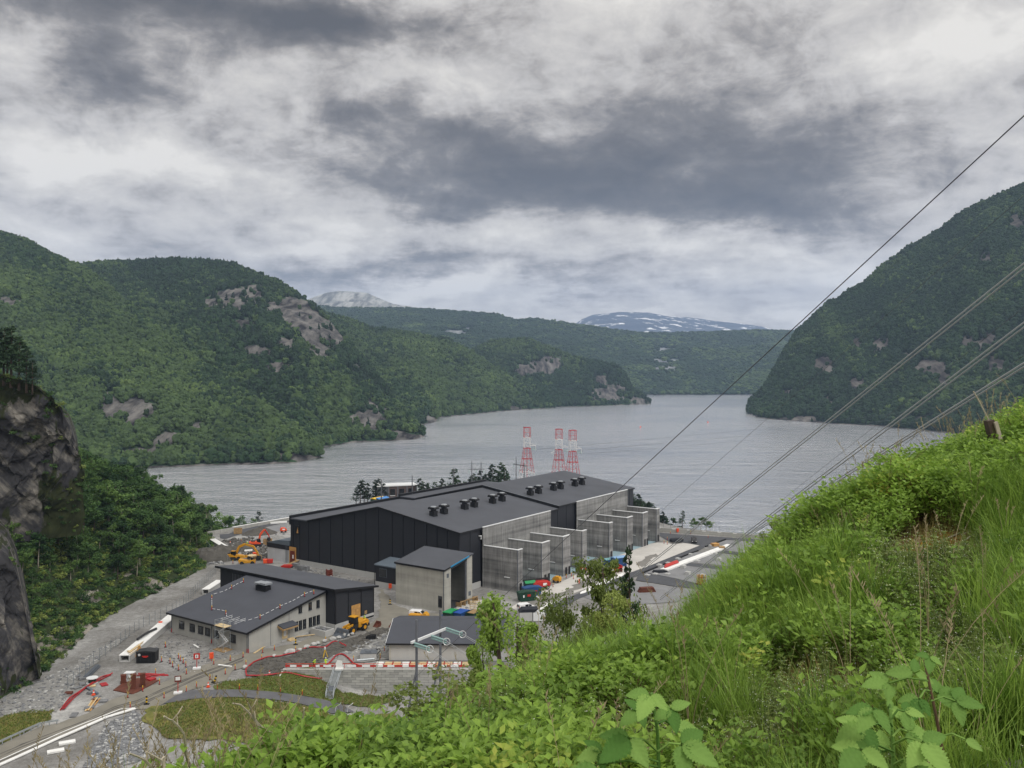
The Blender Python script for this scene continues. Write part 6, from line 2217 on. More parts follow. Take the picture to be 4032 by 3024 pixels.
    mb = MB(); mb.prism([(-2.5, .9), (2.4, .9), (2.6, 1.4), (2.4, 2.3), (1.2, 2.5), (-1.2, 2.5), (-2.3, 2.0), (-2.7, 1.4)], -1.15, 1.15, 'y'); obj('body', mb, MATS['red_paint'], t, bevel=.15)
    mb = MB(); mb.box(.2, -1.2, 1.3, 1.4, -1.152, 2.0); obj('mark', mb, MATS['white_paint'], t)
    for x in (-1.6, 1.6):
        for y in (-1.05, 1.05):
            wheel(t, (x, y, .6), .6, .45, 'galvanised')
    mb = MB(); mb.beam((2.7, .9, 2.9), (-7.5, .9, 2.75), .35, .45); mb.box(2.2, .6, 2.3, 2.8, 1.2, 3.1); obj('boom', mb, MATS['dark_steel'], t)
    mb = MB(); mb.box(-8.7, .2, 1.9, -7.5, 1.6, 2.0)
    for x in (-8.7, -7.55):
        for y in (.2, 1.55):
            mb.box(x, y, 1.9, x + .06, y + .06, 3.0)
    mb.box(-8.7, .2, 2.95, -7.5, .26, 3.0); mb.box(-8.7, 1.55, 2.95, -7.5, 1.6, 3.0); obj('basket', mb, MATS['dark_steel'], t)
    # small machines in front of the second bay group
    def small(lab, x, y, m, rz, kind):
        t = thing(kind, lab, 'machine', hit(*ZG(x, y), .12), rz, 'small machines before the fire walls')
        mb = MB(); mb.prism([(-1.2, .4), (1.2, .4), (1.3, 1.2), (.5, 1.9), (-.9, 1.9), (-1.3, 1.3)], -.75, .75, 'y'); obj('body', mb, MATS[m], t, bevel=.12)
        mb = MB(); mb.box(-.5, -.79, 1.0, .5, -.752, 1.5); obj('panel', mb, MATS['white_paint'], t)
        for q in (-.75, .75):
            wheel(t, (q, -.7, .38), .38, .25); wheel(t, (q, .7, .38), .38, .25)
        mb = MB(); mb.beam((-1.0, .3, 1.9), (-1.0, .3, 2.5), .1); mb.beam((1.2, 0, .6), (2.0, 0, .5), .12); obj('mast', mb, MATS['dark_steel'], t)
        return t
    small('squat red compressor by the pale bay floor', 1450, 575, 'red_paint', .3, 'compressor')
    small('narrow red machine right of the squat compressor', 1560, 600, 'red_paint', 1.4, 'compressor')
    small('yellow mini digger in front of the third fire wall', 1080, 715, 'yellow_machine', 2.6, 'mini_digger')
    small('yellow mixer tub beside the stacked formwork beams', 1870, 585, 'yellow_machine', .6, 'mixer')
    small('orange machine at the far end of the lake side road', *[v for v in (0, 0)], 'orange', .4, 'mini_digger').location = hit(*ZC(1165, 540), .1)
machines()


# ------------------------------------------------------------------ people
def body_mesh(pose):
    J = {'pel': (0, 0, .95, .13), 'che': (0, .02, 1.28, .155), 'nec': (0, .02, 1.48, .065), 'hea': (0, 0, 1.66, .105), 'top': (0, 0, 1.76, .08)}
    E = [('pel', 'che'), ('che', 'nec'), ('nec', 'hea'), ('hea', 'top')]
    for s, n in ((-1, 'l'), (1, 'r')):
        J['sh' + n] = (s * .2, .02, 1.42, .07)
        if pose == 'reach' and s > 0:
            J['el' + n] = (s * .34, -.2, 1.28, .055); J['ha' + n] = (s * .3, -.45, 1.32, .045)
        elif pose == 'bend':
            J['el' + n] = (s * .26, -.42, .95, .055); J['ha' + n] = (s * .2, -.55, .66, .045)
        else:
            J['el' + n] = (s * .29, .04, 1.16, .055); J['ha' + n] = (s * .30, -.08, .90, .045)
        J['hi' + n] = (s * .1, 0, .9, .105); J['kn' + n] = (s * .12, -.03 - (.12 if pose == 'walk' and s > 0 else 0), .5, .075)
        J['an' + n] = (s * .13, .04 + (.12 if pose == 'walk' and s < 0 else 0), .09, .055); J['to' + n] = (s * .15, -.16 + (.12 if pose == 'walk' and s < 0 else 0), .05, .05)
        E += [('che', 'sh' + n), ('sh' + n, 'el' + n), ('el' + n, 'ha' + n), ('pel', 'hi' + n), ('hi' + n, 'kn' + n), ('kn' + n, 'an' + n), ('an' + n, 'to' + n)]
    if pose == 'bend':
        for k in ('che', 'nec', 'hea', 'top', 'shl', 'shr'):
            x, y, z, r = J[k]
            dz = z - .95
            J[k] = (x, y - dz * .75, .95 + dz * .66, r)
    ks = list(J)
    me = bpy.data.meshes.new('person')
    me.from_pydata([J[k][:3] for k in ks], [(ks.index(a), ks.index(b)) for a, b in E], [])
    o = bpy.data.objects.new('person', me)
    C.objects.link(o)
    md = o.modifiers.new('skin', 'SKIN')
    for k, v in zip(ks, me.skin_vertices[0].data):
        v.radius = (J[k][3], J[k][3] * .8 if k in ('che', 'pel') else J[k][3])
        v.use_root = (k == 'pel')
    sb = o.modifiers.new('smooth', 'SUBSURF'); sb.levels = sb.render_levels = 1
    dg = bpy.context.evaluated_depsgraph_get()
    res = bpy.data.meshes.new_from_object(o.evaluated_get(dg))
    bpy.data.objects.remove(o)
    return res, J


def people():
    poses = {k: body_mesh(k) for k in ('stand', 'walk', 'bend', 'reach')}
    def person(lab, p, rz, pose, jacket, trousers, helmet):
        me, J = poses[pose]
        me = me.copy()
        for m in (jacket, trousers, 'skin', 'cloth_dark'):
            me.materials.append(MATS[m])
        zn = J['nec'][2] - .02
        for f in me.polygons:
            z = f.center.z
            hand = abs(f.center.x) > .18 and min((f.center - Vector(J['hal'][:3])).length, (f.center - Vector(J['har'][:3])).length) < .09
            f.material_index = 2 if (z > zn and (f.center - Vector(J['hea'][:3])).length < .22) or hand else (3 if z < .13 else (1 if z < .92 and abs(f.center.x) < .26 and (pose != 'bend' or f.center.y > -.3) else 0))
            f.use_smooth = True
        o = link('person', me, None, None, p, rz)
        tag(o, lab, 'person', 'workers on the site')
        h = J['hea']
        mb = MB()
        bm = bmesh.new(); bmesh.ops.create_icosphere(bm, subdivisions=2, radius=.15)
        bm.verts.index_update()
        mb.add([(v.co.x + h[0], v.co.y + h[1], max(v.co.z, -.01) * 1.0 + h[2] + .02) for v in bm.verts], [tuple(v.index for v in f.verts) for f in bm.faces]); bm.free()
        obj('helmet', mb, MATS[helmet], o)
        return o
    person('worker in full yellow hi-vis beside the green skip and white van', hit(*ZG(745, 972), .1), .4, 'reach', 'hivis', 'hivis', 'white_paint')
    person('worker in orange red jacket on the white apron', hit(*ZG(1402, 740), .1), 1.0, 'stand', 'hivis_orange', 'hivis_orange', 'white_paint')
    person('worker in yellow hi-vis right of the one in orange red', hit(*ZG(1458, 742), .1), -1.0, 'stand', 'hivis', 'cloth_dark', 'white_paint')
    person('worker in yellow hi-vis walking behind the yellow excavator boom', hit(*ZC(640, 742), .1), .3, 'walk', 'hivis', 'hivis', 'white_paint')
    person('worker in yellow hi-vis bending behind the red white barrier', Vector((-43.6, WALL_Y + 1.9, 0)), 1.2, 'bend', 'hivis', 'cloth_dark', 'hivis')
    person('worker in yellow hi-vis standing behind the red white barrier', Vector((-40.9, WALL_Y + 2.2, 0)), .2, 'reach', 'hivis', 'hivis', 'white_paint')
    person('worker in yellow hi-vis behind the wheel loader', hit(*ZB(1775, 815), .05) + Vector((1.4, 4.0, 0)), .1, 'stand', 'hivis', 'cloth_dark', 'hivis')
    person('worker in white and blue beside the blue site container', hit(*ZG(2045, 480), .1), .3, 'stand', 'white_paint', 'cloth_blue', 'white_paint')
    person('worker in dark blue at the blue site container corner', hit(*ZG(2085, 482), .1), -.4, 'stand', 'cloth_blue', 'cloth_blue', 'cloth_dark')
people()

# ------------------------------------------------------------------ lattice pylons, portals, power lines
def pylon(px, ytop, d, lab, arm):
    base = ray(px, ytop, d)
    top = base.z
    z0 = float(gz(base.x, base.y)) - 1.0
    H = top - z0
    t = thing('lattice_pylon', lab, 'pylon', (base.x, base.y, z0), R(12), 'red and white lattice pylons by the lake')
    waist = H - 11.0
    def hw(z):
        if z > waist:
            return 1.55
        return 1.5 + (waist - z) * 0.135
    bands = [(H - 5.3, H, 'tower_red', 'head_frame'), (H - 10.6, H - 5.3, 'tower_white', 'neck_frame'), (H - 16.0, H - 10.6, 'tower_red', 'waist_frame'),
             (H - 23.0, H - 16.0, 'tower_red', 'body_frame'), (H - 29.0, H - 23.0, 'tower_white', 'leg_frame'), (0, H - 29.0, 'tower_red', 'foot_frame')]
    for a, b, m, nm in bands:
        if b <= a:
            continue
        mb = MB()
        n = max(1, round((b - a) / 3.4))
        for k in range(n):
            u, v = a + (b - a) * k / n, a + (b - a) * (k + 1) / n
            r0, r1 = hw(u), hw(v)
            c = [(-1, -1), (1, -1), (1, 1), (-1, 1)]
            for j in range(4):
                p, q = c[j], c[(j + 1) % 4]
                mb.beam((p[0] * r0, p[1] * r0, u), (p[0] * r1, p[1] * r1, v), .14)
                mb.beam((p[0] * r0, p[1] * r0, u), (q[0] * r1, q[1] * r1, v), .055)
                mb.beam((q[0] * r0, q[1] * r0, u), (p[0] * r1, p[1] * r1, v), .055)
                mb.beam((p[0] * r1, p[1] * r1, v), (q[0] * r1, q[1] * r1, v), .09 if k < n - 1 else .24)
        obj(nm, mb, MATS[m], t)
    mb = MB(); mb.cyl((0, 0, 0), (0, 0, H - 10.6), .14, n=6); obj('riser', mb, MATS['tower_red'], t)
    # white arm with insulators towards the right
    mb = MB()
    za = H - 11.2
    for y in (-.8, .8):
        mb.beam((1.0, y, za + 3.4), (4.6, y * .6, za + 1.9), .14); mb.beam((1.5, y, za + 1.9), (4.6, y * .6, za + 1.9), .12)
    mb.beam((4.6, 0, za + 1.9), (4.6, 0, za - .8), .12)
    obj('arm', mb, MATS['tower_white'], t)
    for k, (x, z) in enumerate(((1.6, za - .2), (1.6, za + .5))):
        mb = MB()
        q = [(x + i * .22, -.6 + k * 1.2, z) for i in range(16)]
        mb.tube(q, .10, 5)
        for i in range(0, 16, 2):
            mb.cyl((q[i][0], q[i][1], z), (q[i][0] + .1, q[i][1], z), .24, n=7)
        ins = obj('insulator', mb, MATS['glass_green'], t)
        mb = MB(); mb.beam((q[-1][0], q[-1][1], z - .3), (q[-1][0], q[-1][1], z + .3), .1); obj('clamp', mb, MATS['galvanised'], ins)
    if arm:
        mb = MB()
        mb.beam((-1.5, 0, H - 11), (-4.4, 0, H - 12.2), .14); mb.beam((-4.4, 0, H - 12.2), (-1.5, 0, H - 12.8), .12)
        obj('arm', mb, MATS['tower_white'], t)
    return t


pylon(2075, 1683, 455, 'red and white lattice pylon standing apart, leftmost of three', False)
pylon(2200.9, 1690, 462, 'red and white lattice pylon in the middle of three', True)
pylon(2254.7, 1694, 446, 'red and white lattice pylon, right of the close pair by the lake', False)


def timber_portal(p1, p2, d, lab, bar, lean=0.0):
    """two grey poles with a cross bar, behind the hall"""
    a, b = ray(*p1, d), ray(*p2, d + lean)
    za, zb = float(gz(a.x, a.y)), float(gz(b.x, b.y))
    t = thing('pole_portal', lab, 'power pole', (a.x, a.y, za), 0, 'grey pole portals behind the hall')
    o = Vector((a.x, a.y, za))
    for p, z in ((a, za), (b, zb)):
        mb = MB(); mb.cyl(Vector((p.x, p.y, z - .5)) - o, p - o, .24, .17, 7); obj('pole', mb, MATS['pole_grey'], t)
    w = ray(p1[0], bar, d).z - o.z
    e = (b - a); e.z = 0
    mb = MB(); mb.beam(Vector((0, 0, w)) - e * .35, Vector((0, 0, w)) + e * 1.35, .22, .3); obj('cross_bar', mb, MATS['pole_grey'], t)
    for k in (-.3, .5, 1.3):
        mb = MB(); q = Vector((0, 0, w - .15)) + e * k; mb.tube([q, q + Vector((0, 0, -.8)), q + Vector((0, 0, -1.7))], .12, 5); obj('insulator', mb, MATS['glass_green'], t)


timber_portal(ZE(349, 365), ZE(430, 372), 415, 'pair of grey poles with a bar among the pines left of the pylons', ZE(0, 437)[1])
timber_portal(ZE(735, 325), ZE(805, 385), 408, 'pair of grey poles with a bar close left of the leftmost pylon', ZE(0, 395)[1], -6)


def crane_portal():
    """two tall poles with raking legs, a white cross bar and three glass insulator strings"""
    d1, d2 = 160.0, 168.0
    a, b = ray(*ZD(664, 665), d1), ray(*ZD(923, 555), d2)
    o = Vector((a.x, a.y, float(gz(a.x, a.y))))
    t = thing('insulator_portal', 'tall grey two pole portal with white bar and three glass insulator strings', 'power pole', o)
    for p in (a, b):
        g = Vector((p.x, p.y, float(gz(p.x, p.y)) - .5))
        mb = MB(); mb.cyl(g - o, p - o, .30, .22, 9); obj('pole', mb, MATS['pole_grey'], t)
        f = g + Vector((-3.6, -1.0, 0))
        mid = g.lerp(p, .66)
        mb = MB(); mb.cyl(f - o, mid - o, .2, .16, 7); lg = obj('raking_leg', mb, MATS['pole_grey'], t)
        mb = MB()
        for w in (.3, .55):
            mb.beam(f.lerp(mid, w) - o, g.lerp(mid, w + .06) - o, .14)
        obj('tie', mb, MATS['galvanised'], lg)
    c1, c2 = ray(*ZD(605, 915), d1 - .8), ray(*ZD(985, 760), d2 - .8)
    mb = MB(); mb.beam(c1 - o, c2 - o, .32, .42); obj('cross_bar', mb, MATS['metal_white'], t)
    mb = MB(); mb.beam(c1.lerp(c2, .15) - o + Vector((0, .3, 0)), a - o + Vector((0, 0, -5.2)), .2); mb.beam(c1.lerp(c2, .85) - o + Vector((0, .3, 0)), b - o + Vector((0, 0, -5)), .2); obj('bracket', mb, MATS['pole_grey'], t)
    ends = []
    for (x0, y0), (x1, y1) in (((640, 930), (808, 985)), ((825, 850), (990, 905)), ((985, 765), (1165, 825))):
        f = (x0 - 605) / 380
        p, q = ray(*ZD(x0, y0), d1 + 8 * f - 1), ray(*ZD(x1, y1), d1 + 8 * f - 3.5)
        for dy in (-.14, .14):
            mb = MB()
            n = 18
            off = Vector((0, 0, dy * 1.6))
            mb.beam(p - o + off, q - o + off, .05)
            for k in range(n):
                u = p.lerp(q, (k + .5) / n) - o + off
                w = p.lerp(q, (k + .9) / n) - o + off
                mb.cyl(u, w, .19, .06, 7)
            s = obj('insulator_string', mb, MATS['glass_green'], t)
        mb = MB()
        cc = q - o
        ring = [cc + Vector((math.cos(w) * .62, .12, math.sin(w) * .62)) for w in np.linspace(0, 6.28, 17)]
        mb.tube(ring, .07, 5); obj('grading_ring', mb, MATS['ring_white'], t)
        ends.append(q)
    return ends, a, b


ENDS, PA, PB = crane_portal()
WG = 'overhead conductors crossing the view'


def conductor(p, q, r, lab, sag=0.0, n=24, pair=0.0):
    r = r * 1.4 if pair else r
    mb = MB()
    for k in ((-.5, .5) if pair else (0,)):
        pts = []
        for i in range(n + 1):
            w = i / n
            u = p.lerp(q, w)
            u = u + Vector((0, 0, -sag * 4 * w * (1 - w) + k * pair))
            pts.append(u)
        mb.tube(pts, r, 4)
    return tag(obj('conductor', mb, MATS['wire_pale' if pair else 'wire']), lab, 'power line', WG)


def sight(p0, p1, d0, d1, ext=0.06, lo=0.0):
    """straight conductor seen along an image line, its two distances given"""
    a, b = ray(*p0, d0), ray(*p1, d1)
    return a - (b - a) * lo, b + (b - a) * ext


conductor(*sight((1600, 2700), (4060, 430), 150, 34, .25), .032, 'single dark conductor rising from the store roof to the upper right corner')
conductor(*sight((2420, 2330), (4032, 1046), 110, 40, .3), .030, 'double conductor, uppermost of the three thick pairs at the right', pair=.22)
conductor(*sight((2600, 2357), (4032, 1279), 100, 40, .3), .030, 'double conductor, middle one of the three thick pairs at the right', pair=.22)
conductor(*sight((2830, 2180), (4032, 1437), 90, 36, .3), .030, 'double conductor, lowest of the three thick pairs at the right', pair=.16)
conductor(*sight((2560, 2050), (4032, 770), 170, 60, .3), .022, 'thin conductor between the single wire and the uppermost pair')
conductor(*sight((3040, 2000), (4032, 1210), 140, 60, .3), .018, 'thin conductor just above the middle pair over the lake')
conductor(*sight((3170, 2040), (4032, 1400), 120, 55, .3), .016, 'thin conductor between the middle and lowest pairs')
for i, (p, q, s, lab) in enumerate((((2115, 1769), (3860, 1575), 4, 'faint conductor from the leftmost pylon across the lake'), ((2250, 1776), (3860, 1600), 4, 'faint conductor from the middle pylon across the lake'), ((2310, 1787), (3860, 1622), 4, 'faint conductor from the right pylon across the lake'))):
    conductor(ray(*p, 455), ray(*q, 1250), .055, lab, s, 30)
for i, (e, lab) in enumerate(zip(ENDS, ('front', 'middle', 'rear'))):
    conductor(e, e + Vector((34, -46, -3 + i)), .035, 'pale conductor running right from the %s insulator string' % lab, 1.0, 10, pair=.3)
conductor(PA, PB + Vector((14, 6, -2.2)), .03, 'earth wire from the left pole top over the store roof', .5, 8)


# ------------------------------------------------------------------ fences and parapets
def fence(name, lab, pts, h, m='fence_wire', pr=.06, step=2.6, wires=4, base=0.0, lean=False, ground=True):
    P = pts
    t = thing(name, lab, 'fence', P[0])
    o = P[0]
    post = MB().cyl((0, 0, -.2), (0, 0, h), pr, n=5)
    if lean:
        post.cyl((0, 0, h), (.35, .25, h + .35), pr * .8, n=4)
    post = post.mesh('post'); post.materials.append(MATS[m])
    tops = []
    acc = []
    for a, b in zip(P[:-1], P[1:]):
        n = max(1, round((b - a).length / step))
        acc += [a.lerp(b, k / n) for k in range(n)]
    acc.append(P[-1])
    for q in acc:
        z = (float(gz(q.x, q.y)) if ground else q.z) + base
        link('post', post, None, t, Vector((q.x, q.y, z)) - o)
        tops.append(Vector((q.x, q.y, z)) - o)
    mb = MB()
    for w in np.linspace(.15, 1, wires):
        for a, b in zip(tops[:-1], tops[1:]):
            mb.beam(a + Vector((0, 0, h * w)), b + Vector((0, 0, h * w)), .028)
    obj('wire', mb, MATS['fence_wire'], t)
    return t


def fences():
    hp = lambda f, L: [hit(a, b) for a, b in [f(*q) for q in L]]
    fence('mesh_fence', 'long grey mesh fence along the foot of the wooded bank', hp(ZA, [(590, 690), (640, 650), (745, 560), (815, 480), (920, 400), (1010, 330), (1130, 230), (1250, 150), (1400, 80), (1500, 30)]) + hp(Zf(0, 1800, 2.212), [(1600, 1290), (1760, 1130), (1880, 1010)]), 2.6)
    fence('mesh_fence', 'grey mesh fence at the bend below the dark spoil heap', hp(ZC, [(50, 760), (120, 850), (230, 900), (350, 960)]), 2.6)
    # lakeside parapet with light coping panels and tall thin posts
    A, Bq = at(*ZF(785, 530)), at(*ZF(2110, 625))
    t = thing('parapet_wall', 'low concrete parapet along the lake behind the yard', 'wall', A)
    d = (Bq - A); L = d.length; rz = math.atan2(d.y, d.x)
    t.rotation_euler = (0, 0, rz)
    n = int(L / 3.0)
    el = MB().box(.03, -.2, -.4, 2.97, .2, 1.55).mesh('element'); el.materials.append(MATS['concrete_plain'])
    pn = MB().box(.4, -.24, 1.25, 1.9, -.203, 1.62).mesh('cap_panel'); pn.materials.append(MATS['tarp_white'])
    for k in range(n):
        e = link('element', el, None, t, (k * 3.0, 0, 0))
        if k % 2 == 0:
            link('cap_panel', pn, None, e)
    off = Vector((-d.y, d.x, 0)).normalized() * 1.2
    fence('lake_fence', 'tall thin posted wire fence behind the concrete parapet', [A + off, Bq + off], 3.6, step=2.7, lean=True, ground=False)
    A2, B2 = at(*ZC(60, 575)), at(*ZC(1215, 372))
    t = thing('parapet_wall', 'concrete parapet with white capping curving by the back yard road', 'wall', A2)
    d = (B2 - A2); L = d.length
    t.rotation_euler = (0, 0, math.atan2(d.y, d.x))
    n = int(L / 3.0)
    el = MB().box(.03, -.2, -.4, 2.97, .2, 1.2).mesh('element'); el.materials.append(MATS['concrete_plain'])
    pn = MB().box(.02, -.3, 1.203, 2.98, .5, 1.4).mesh('cap_panel'); pn.materials.append(MATS['tarp_white'])
    for k in range(n + 14):
        e = link('element', el, None, t, (k * 3.0, 0, 0))
        if 3 < k:
            link('cap_panel', pn, None, e)
    off = Vector((-d.y, d.x, 0)).normalized() * 1.4
    fence('lake_fence', 'tall thin posted wire fence along the back road by the lake', [A2 + off + d * .35, A2 + d * 2.3 + off], 3.6, step=3.0, lean=True, ground=False)
    for x0, y0, x1, y1, lab in ((945, 408, 1215, 362, 'upper white concrete beam lying at the back road edge'), (975, 420, 1215, 402, 'lower white concrete beam lying at the back road edge')):
        p, q = at(*ZC(x0, y0)), at(*ZC(x1, y1))
        mb = MB(); mb.beam(Vector((0, 0, .45)), (q - p) + Vector((0, 0, .45)), 1.0, .7)
        tag(obj('concrete_beam', mb, MATS['tarp_white'], None, p), lab, 'beam')
    # guard rail by the road bottom left
    pts = [hit(a, b) for a, b in [ZA(*q) for q in ((-160, 1265), (0, 1185), (190, 1098), (345, 1028), (510, 998))]]
    t = thing('guard_rail', 'galvanised guard rail along the left edge of the dirt road', 'guard rail', pts[0])
    mb = MB()
    for a, b in zip(pts[:-1], pts[1:]):
        mb.beam(a - pts[0] + Vector((0, 0, .75)), b - pts[0] + Vector((0, 0, .75)), .1, .34)
    obj('rail', mb, MATS['galvanised'], t)
    for a, b in zip(pts[:-1], pts[1:]):
        for w in (.1, .5, .9):
            q = a.lerp(b, w) - pts[0]
            mb = MB(); mb.box(q.x - .07, q.y - .02, -.1, q.x + .07, q.y + .14, .9); obj('post', mb, MATS['galvanised'], t)
    # white kerb wedge and the edge line
    for w, off, L, lab, nm in ((.75, 0, ((-200, 1440), (0, 1358), (250, 1245), (500, 1130), (930, 942), (1178, 866)), 'broad white kerb at the right edge of the dirt road', 'kerb'),
                               (.22, 0, ((-200, 1400), (0, 1318), (200, 1228), (500, 1092), (750, 990), (1050, 873), (1175, 862)), 'thin white edge line left of the broad white kerb', 'edge_line')):
        pts = [hit(a, b, .08) for a, b in [ZA(*q) for q in L]]
        mb = MB()
        for a, b in zip(pts[:-1], pts[1:]):
            mb.beam(a - pts[0] + Vector((0, 0, .06)), b - pts[0] + Vector((0, 0, .06)), w, .16 if w > .5 else .07)
        tag(obj(nm, mb, MATS['tarp_white'], None, pts[0]), lab, 'kerb')
    for i, (x, y) in enumerate(((585, 1165), (485, 1240))):
        mb = MB(); mb.box(-1.3, -.6, -.05, 1.3, .6, .25)
        tag(obj('kerb_slab', mb, MATS['tarp_white'], None, hit(*ZA(x, y), .06), .5), ('white slab on the stones below the white kerb', 'white slab nearer the lower left corner below the kerb')[i], 'slab')
fences()


# ------------------------------------------------------------------ building-site bits and pieces
def hose(name, fn, pts, r, m, lab, cat, z=.12, n=5, wob=.25):
    P = [hit(*fn(a, b)) for a, b in pts]
    Q = []
    rd = random.Random(len(pts))
    for i in range(len(P) - 1):
        p0, p1, p2, p3 = P[max(i - 1, 0)], P[i], P[i + 1], P[min(i + 2, len(P) - 1)]
        for k in range(5):
            u = k / 5
            c = 0.5 * ((2 * p1) + (p2 - p0) * u + (2 * p0 - 5 * p1 + 4 * p2 - p3) * u * u + (3 * p1 - p0 - 3 * p2 + p3) * u ** 3)
            Q.append(c + Vector((rd.uniform(-wob, wob), rd.uniform(-wob, wob), 0)) * .3)
    Q.append(P[-1])
    for q in Q:
        q.z = float(gz(q.x, q.y)) + z
    o = Q[0].copy()
    mb = MB(); mb.tube([q - o for q in Q], r, n)
    return tag(obj(name, mb, MATS[m], None, o), lab, cat)


def clutter():
    hose('hose', ZB, [(820, 1250), (815, 1200), (870, 1140), (960, 1100), (1020, 1084), (1100, 1080), (1180, 1060), (1250, 1045), (1330, 1010), (1380, 1000), (1500, 1000), (1560, 962), (1600, 950), (1660, 975), (1686, 990)], .17, 'red_pipe', 'thick red hose snaking along the upper edge of the dark trench', 'hose', .3)
    hose('hose', ZB, [(820, 1250), (900, 1252), (1000, 1246), (1090, 1235), (1180, 1226), (1300, 1226), (1400, 1222), (1480, 1188), (1560, 1120), (1590, 1085), (1625, 1066), (1660, 1066), (1700, 1092), (1750, 1142), (1800, 1165)], .17, 'red_pipe', 'thick red hose looping down over the block wall and stair head', 'hose', .35)
    for k, (pts, lab) in enumerate((([(525, 880), (605, 782), (720, 692), (800, 650), (880, 600), (950, 570)], 'long bundle of red cable pipes across the gravel, bottom left'), ([(1190, 578), (1300, 575), (1450, 576)], 'short straight bundle of red pipes behind the rusty columns'),
                                    ([(1250, 612), (1330, 585), (1420, 568)], 'short crooked bundle of red pipes by the rusty columns'))):
        P = [hit(*ZA(a, b)) for a, b in pts]
        t = thing('pipe_bundle', lab, 'pipes', P[0])
        for j in range(4 if k == 0 else 3):
            mb = MB()
            off = Vector((j * .22, (j % 2) * .18, .12 + (j % 2) * .2))
            mb.tube([p - P[0] + off + Vector((0, 0, .2 * math.sin(i * 2 + j))) for i, p in enumerate(P)], .12, 5)
            obj('pipe', mb, MATS['red_pipe'], t)
    # dark pipes by the fence, drum, plates, planks
    a, b = hit(*ZA(740, 603)), hit(*ZA(850, 497))
    t = thing('pipe_stack', 'stack of dark grey pipes lying beside the mesh fence', 'pipes', a)
    for j in range(7):
        mb = MB(); o = Vector((.3 * (j % 4) - .3, 0, .15 + .26 * (j // 4))); mb.cyl(o, b - a + o, .14, n=7); obj('pipe', mb, MATS['steel_grey'], t)
    t = thing('cable_drum', 'green and white cable drum beside the red pipe bundle', 'drum', hit(*ZA(803, 640), .05))
    mb = MB(); mb.cyl((0, 0, 0), (0, 0, 1.0), .75, n=14); obj('barrel', mb, MATS['dark_green'], t)
    for z in (-.02, 1.0):
        mb = MB(); mb.cyl((0, 0, z), (0, 0, z + .12), 1.15, n=16); obj('flange', mb, MATS['metal_white'], t)
    rd = random.Random(9)
    plates = [(680, 680, 'grey'), (715, 652, 'grey'), (795, 668, 'timber'), (905, 655, 'red'), (790, 730, 'grey'), (845, 760, 'grey'), (825, 795, 'brown'), (905, 800, 'grey'), (780, 860, 'grey'), (645, 920, 'grey'), (600, 735, 'brown'), (720, 605, 'grey'), (1320, 615, 'red')]
    where = ['beside the fence end', 'under the fence end, upper one', 'right of the cable drum', 'crumpled, right of the plank', 'under the blue grey bar', 'below the blue grey bar', 'beside the yellow planks', 'rightmost before the rusty sheet', 'under the yellow planks', 'nearest the road', 'left of the red pipes', 'at the dark pipe stack', 'behind the rusty sheet']
    for i, (x, y, c) in enumerate(plates):
        mb = MB()
        L, Wd = rd.uniform(1.2, 2.2), rd.uniform(.8, 1.3)
        n = rd.randint(1, 3)
        for k in range(n):
            mb.box(-L / 2 + rd.uniform(-.1, .1), -Wd / 2, k * .13, L / 2, Wd / 2 + rd.uniform(-.1, .1), k * .13 + .12)
        m = {'grey': 'stone', 'timber': 'timber_pale', 'red': 'red_pipe', 'brown': 'rust'}[c]
        tag(obj('plate_stack', mb, MATS[m], None, hit(*ZA(x, y), .03), rd.uniform(0, 3)), '%s stacked plates on the gravel, %s' % ({'grey': 'grey', 'timber': 'wooden', 'red': 'red', 'brown': 'rusty'}[c], where[i]), 'plates', 'stacked plates lying on the gravel')
    a, b = hit(*ZA(742, 888)), hit(*ZA(812, 780))
    t = thing('plank_pile', 'pile of yellowish planks beside the dirt road', 'planks', a)
    for j in range(4):
        mb = MB(); o = Vector((.3 * j, .1 * (j % 2), .1 + .08 * (j % 3))); mb.beam(o, (b - a) + o * 1.4, .24, .07); obj('plank', mb, MATS['plywood' if j % 2 else 'timber_pale'], t)
    a, b = hit(*ZA(750, 680), .2), hit(*ZA(848, 740), .2)
    mb = MB(); mb.beam(Vector((0, 0, 0)), b - a, .5, .3); tag(obj('steel_bar', mb, MATS['roof_blue_grey'], None, a), 'blue grey steel bar lying among the plates', 'bar')
    # rusty sheet and columns
    pts = [hit(*ZA(*q), .12) for q in ((985, 705), (1160, 740), (1260, 690), (1385, 618), (1200, 600), (1060, 650))]
    o = pts[0].copy()
    mb = MB(); n = len(pts); mb.add([p - o for p in pts] + [p - o - Vector((0, 0, .15)) for p in pts], [tuple(range(n)), tuple(range(2 * n - 1, n - 1, -1))] + [(i, i + n, (i + 1) % n + n, (i + 1) % n) for i in range(n)])
    tag(obj('rusty_sheet', mb, MATS['rust'], None, o), 'large rust brown steel sheet lying on the gravel beside the road', 'steel sheet')
    for x, y, h, lab in ((1075, 640, 1.5, 'rusty square column, left one on the steel sheet'), (1163, 690, 2.8, 'tall rusty square column in the middle of the steel sheet'), (1243, 668, 2.4, 'rusty square column, right one on the steel sheet')):
        mb = MB(); mb.box(-.5, -.4, -.1, .5, .4, h); mb.box(-.56, -.46, h + .002, .56, .46, h + .12); mb.box(-.6, -.5, 0, .6, .5, .25)
        tag(obj('rusty_column', mb, MATS['rust'], None, hit(*ZA(x, y), .1), .4), lab, 'column', 'rusty columns on the sheet')
    mb = MB(); mb.cyl((0, 0, 0), (0, 0, .9), .55, n=12); mb.box(-1.0, -.7, .902, 1.0, .7, 1.05)
    tag(obj('work_table', mb, MATS['metal_white'], None, hit(*ZA(1130, 590), .05)), 'small white topped bench behind the rusty columns', 'bench')
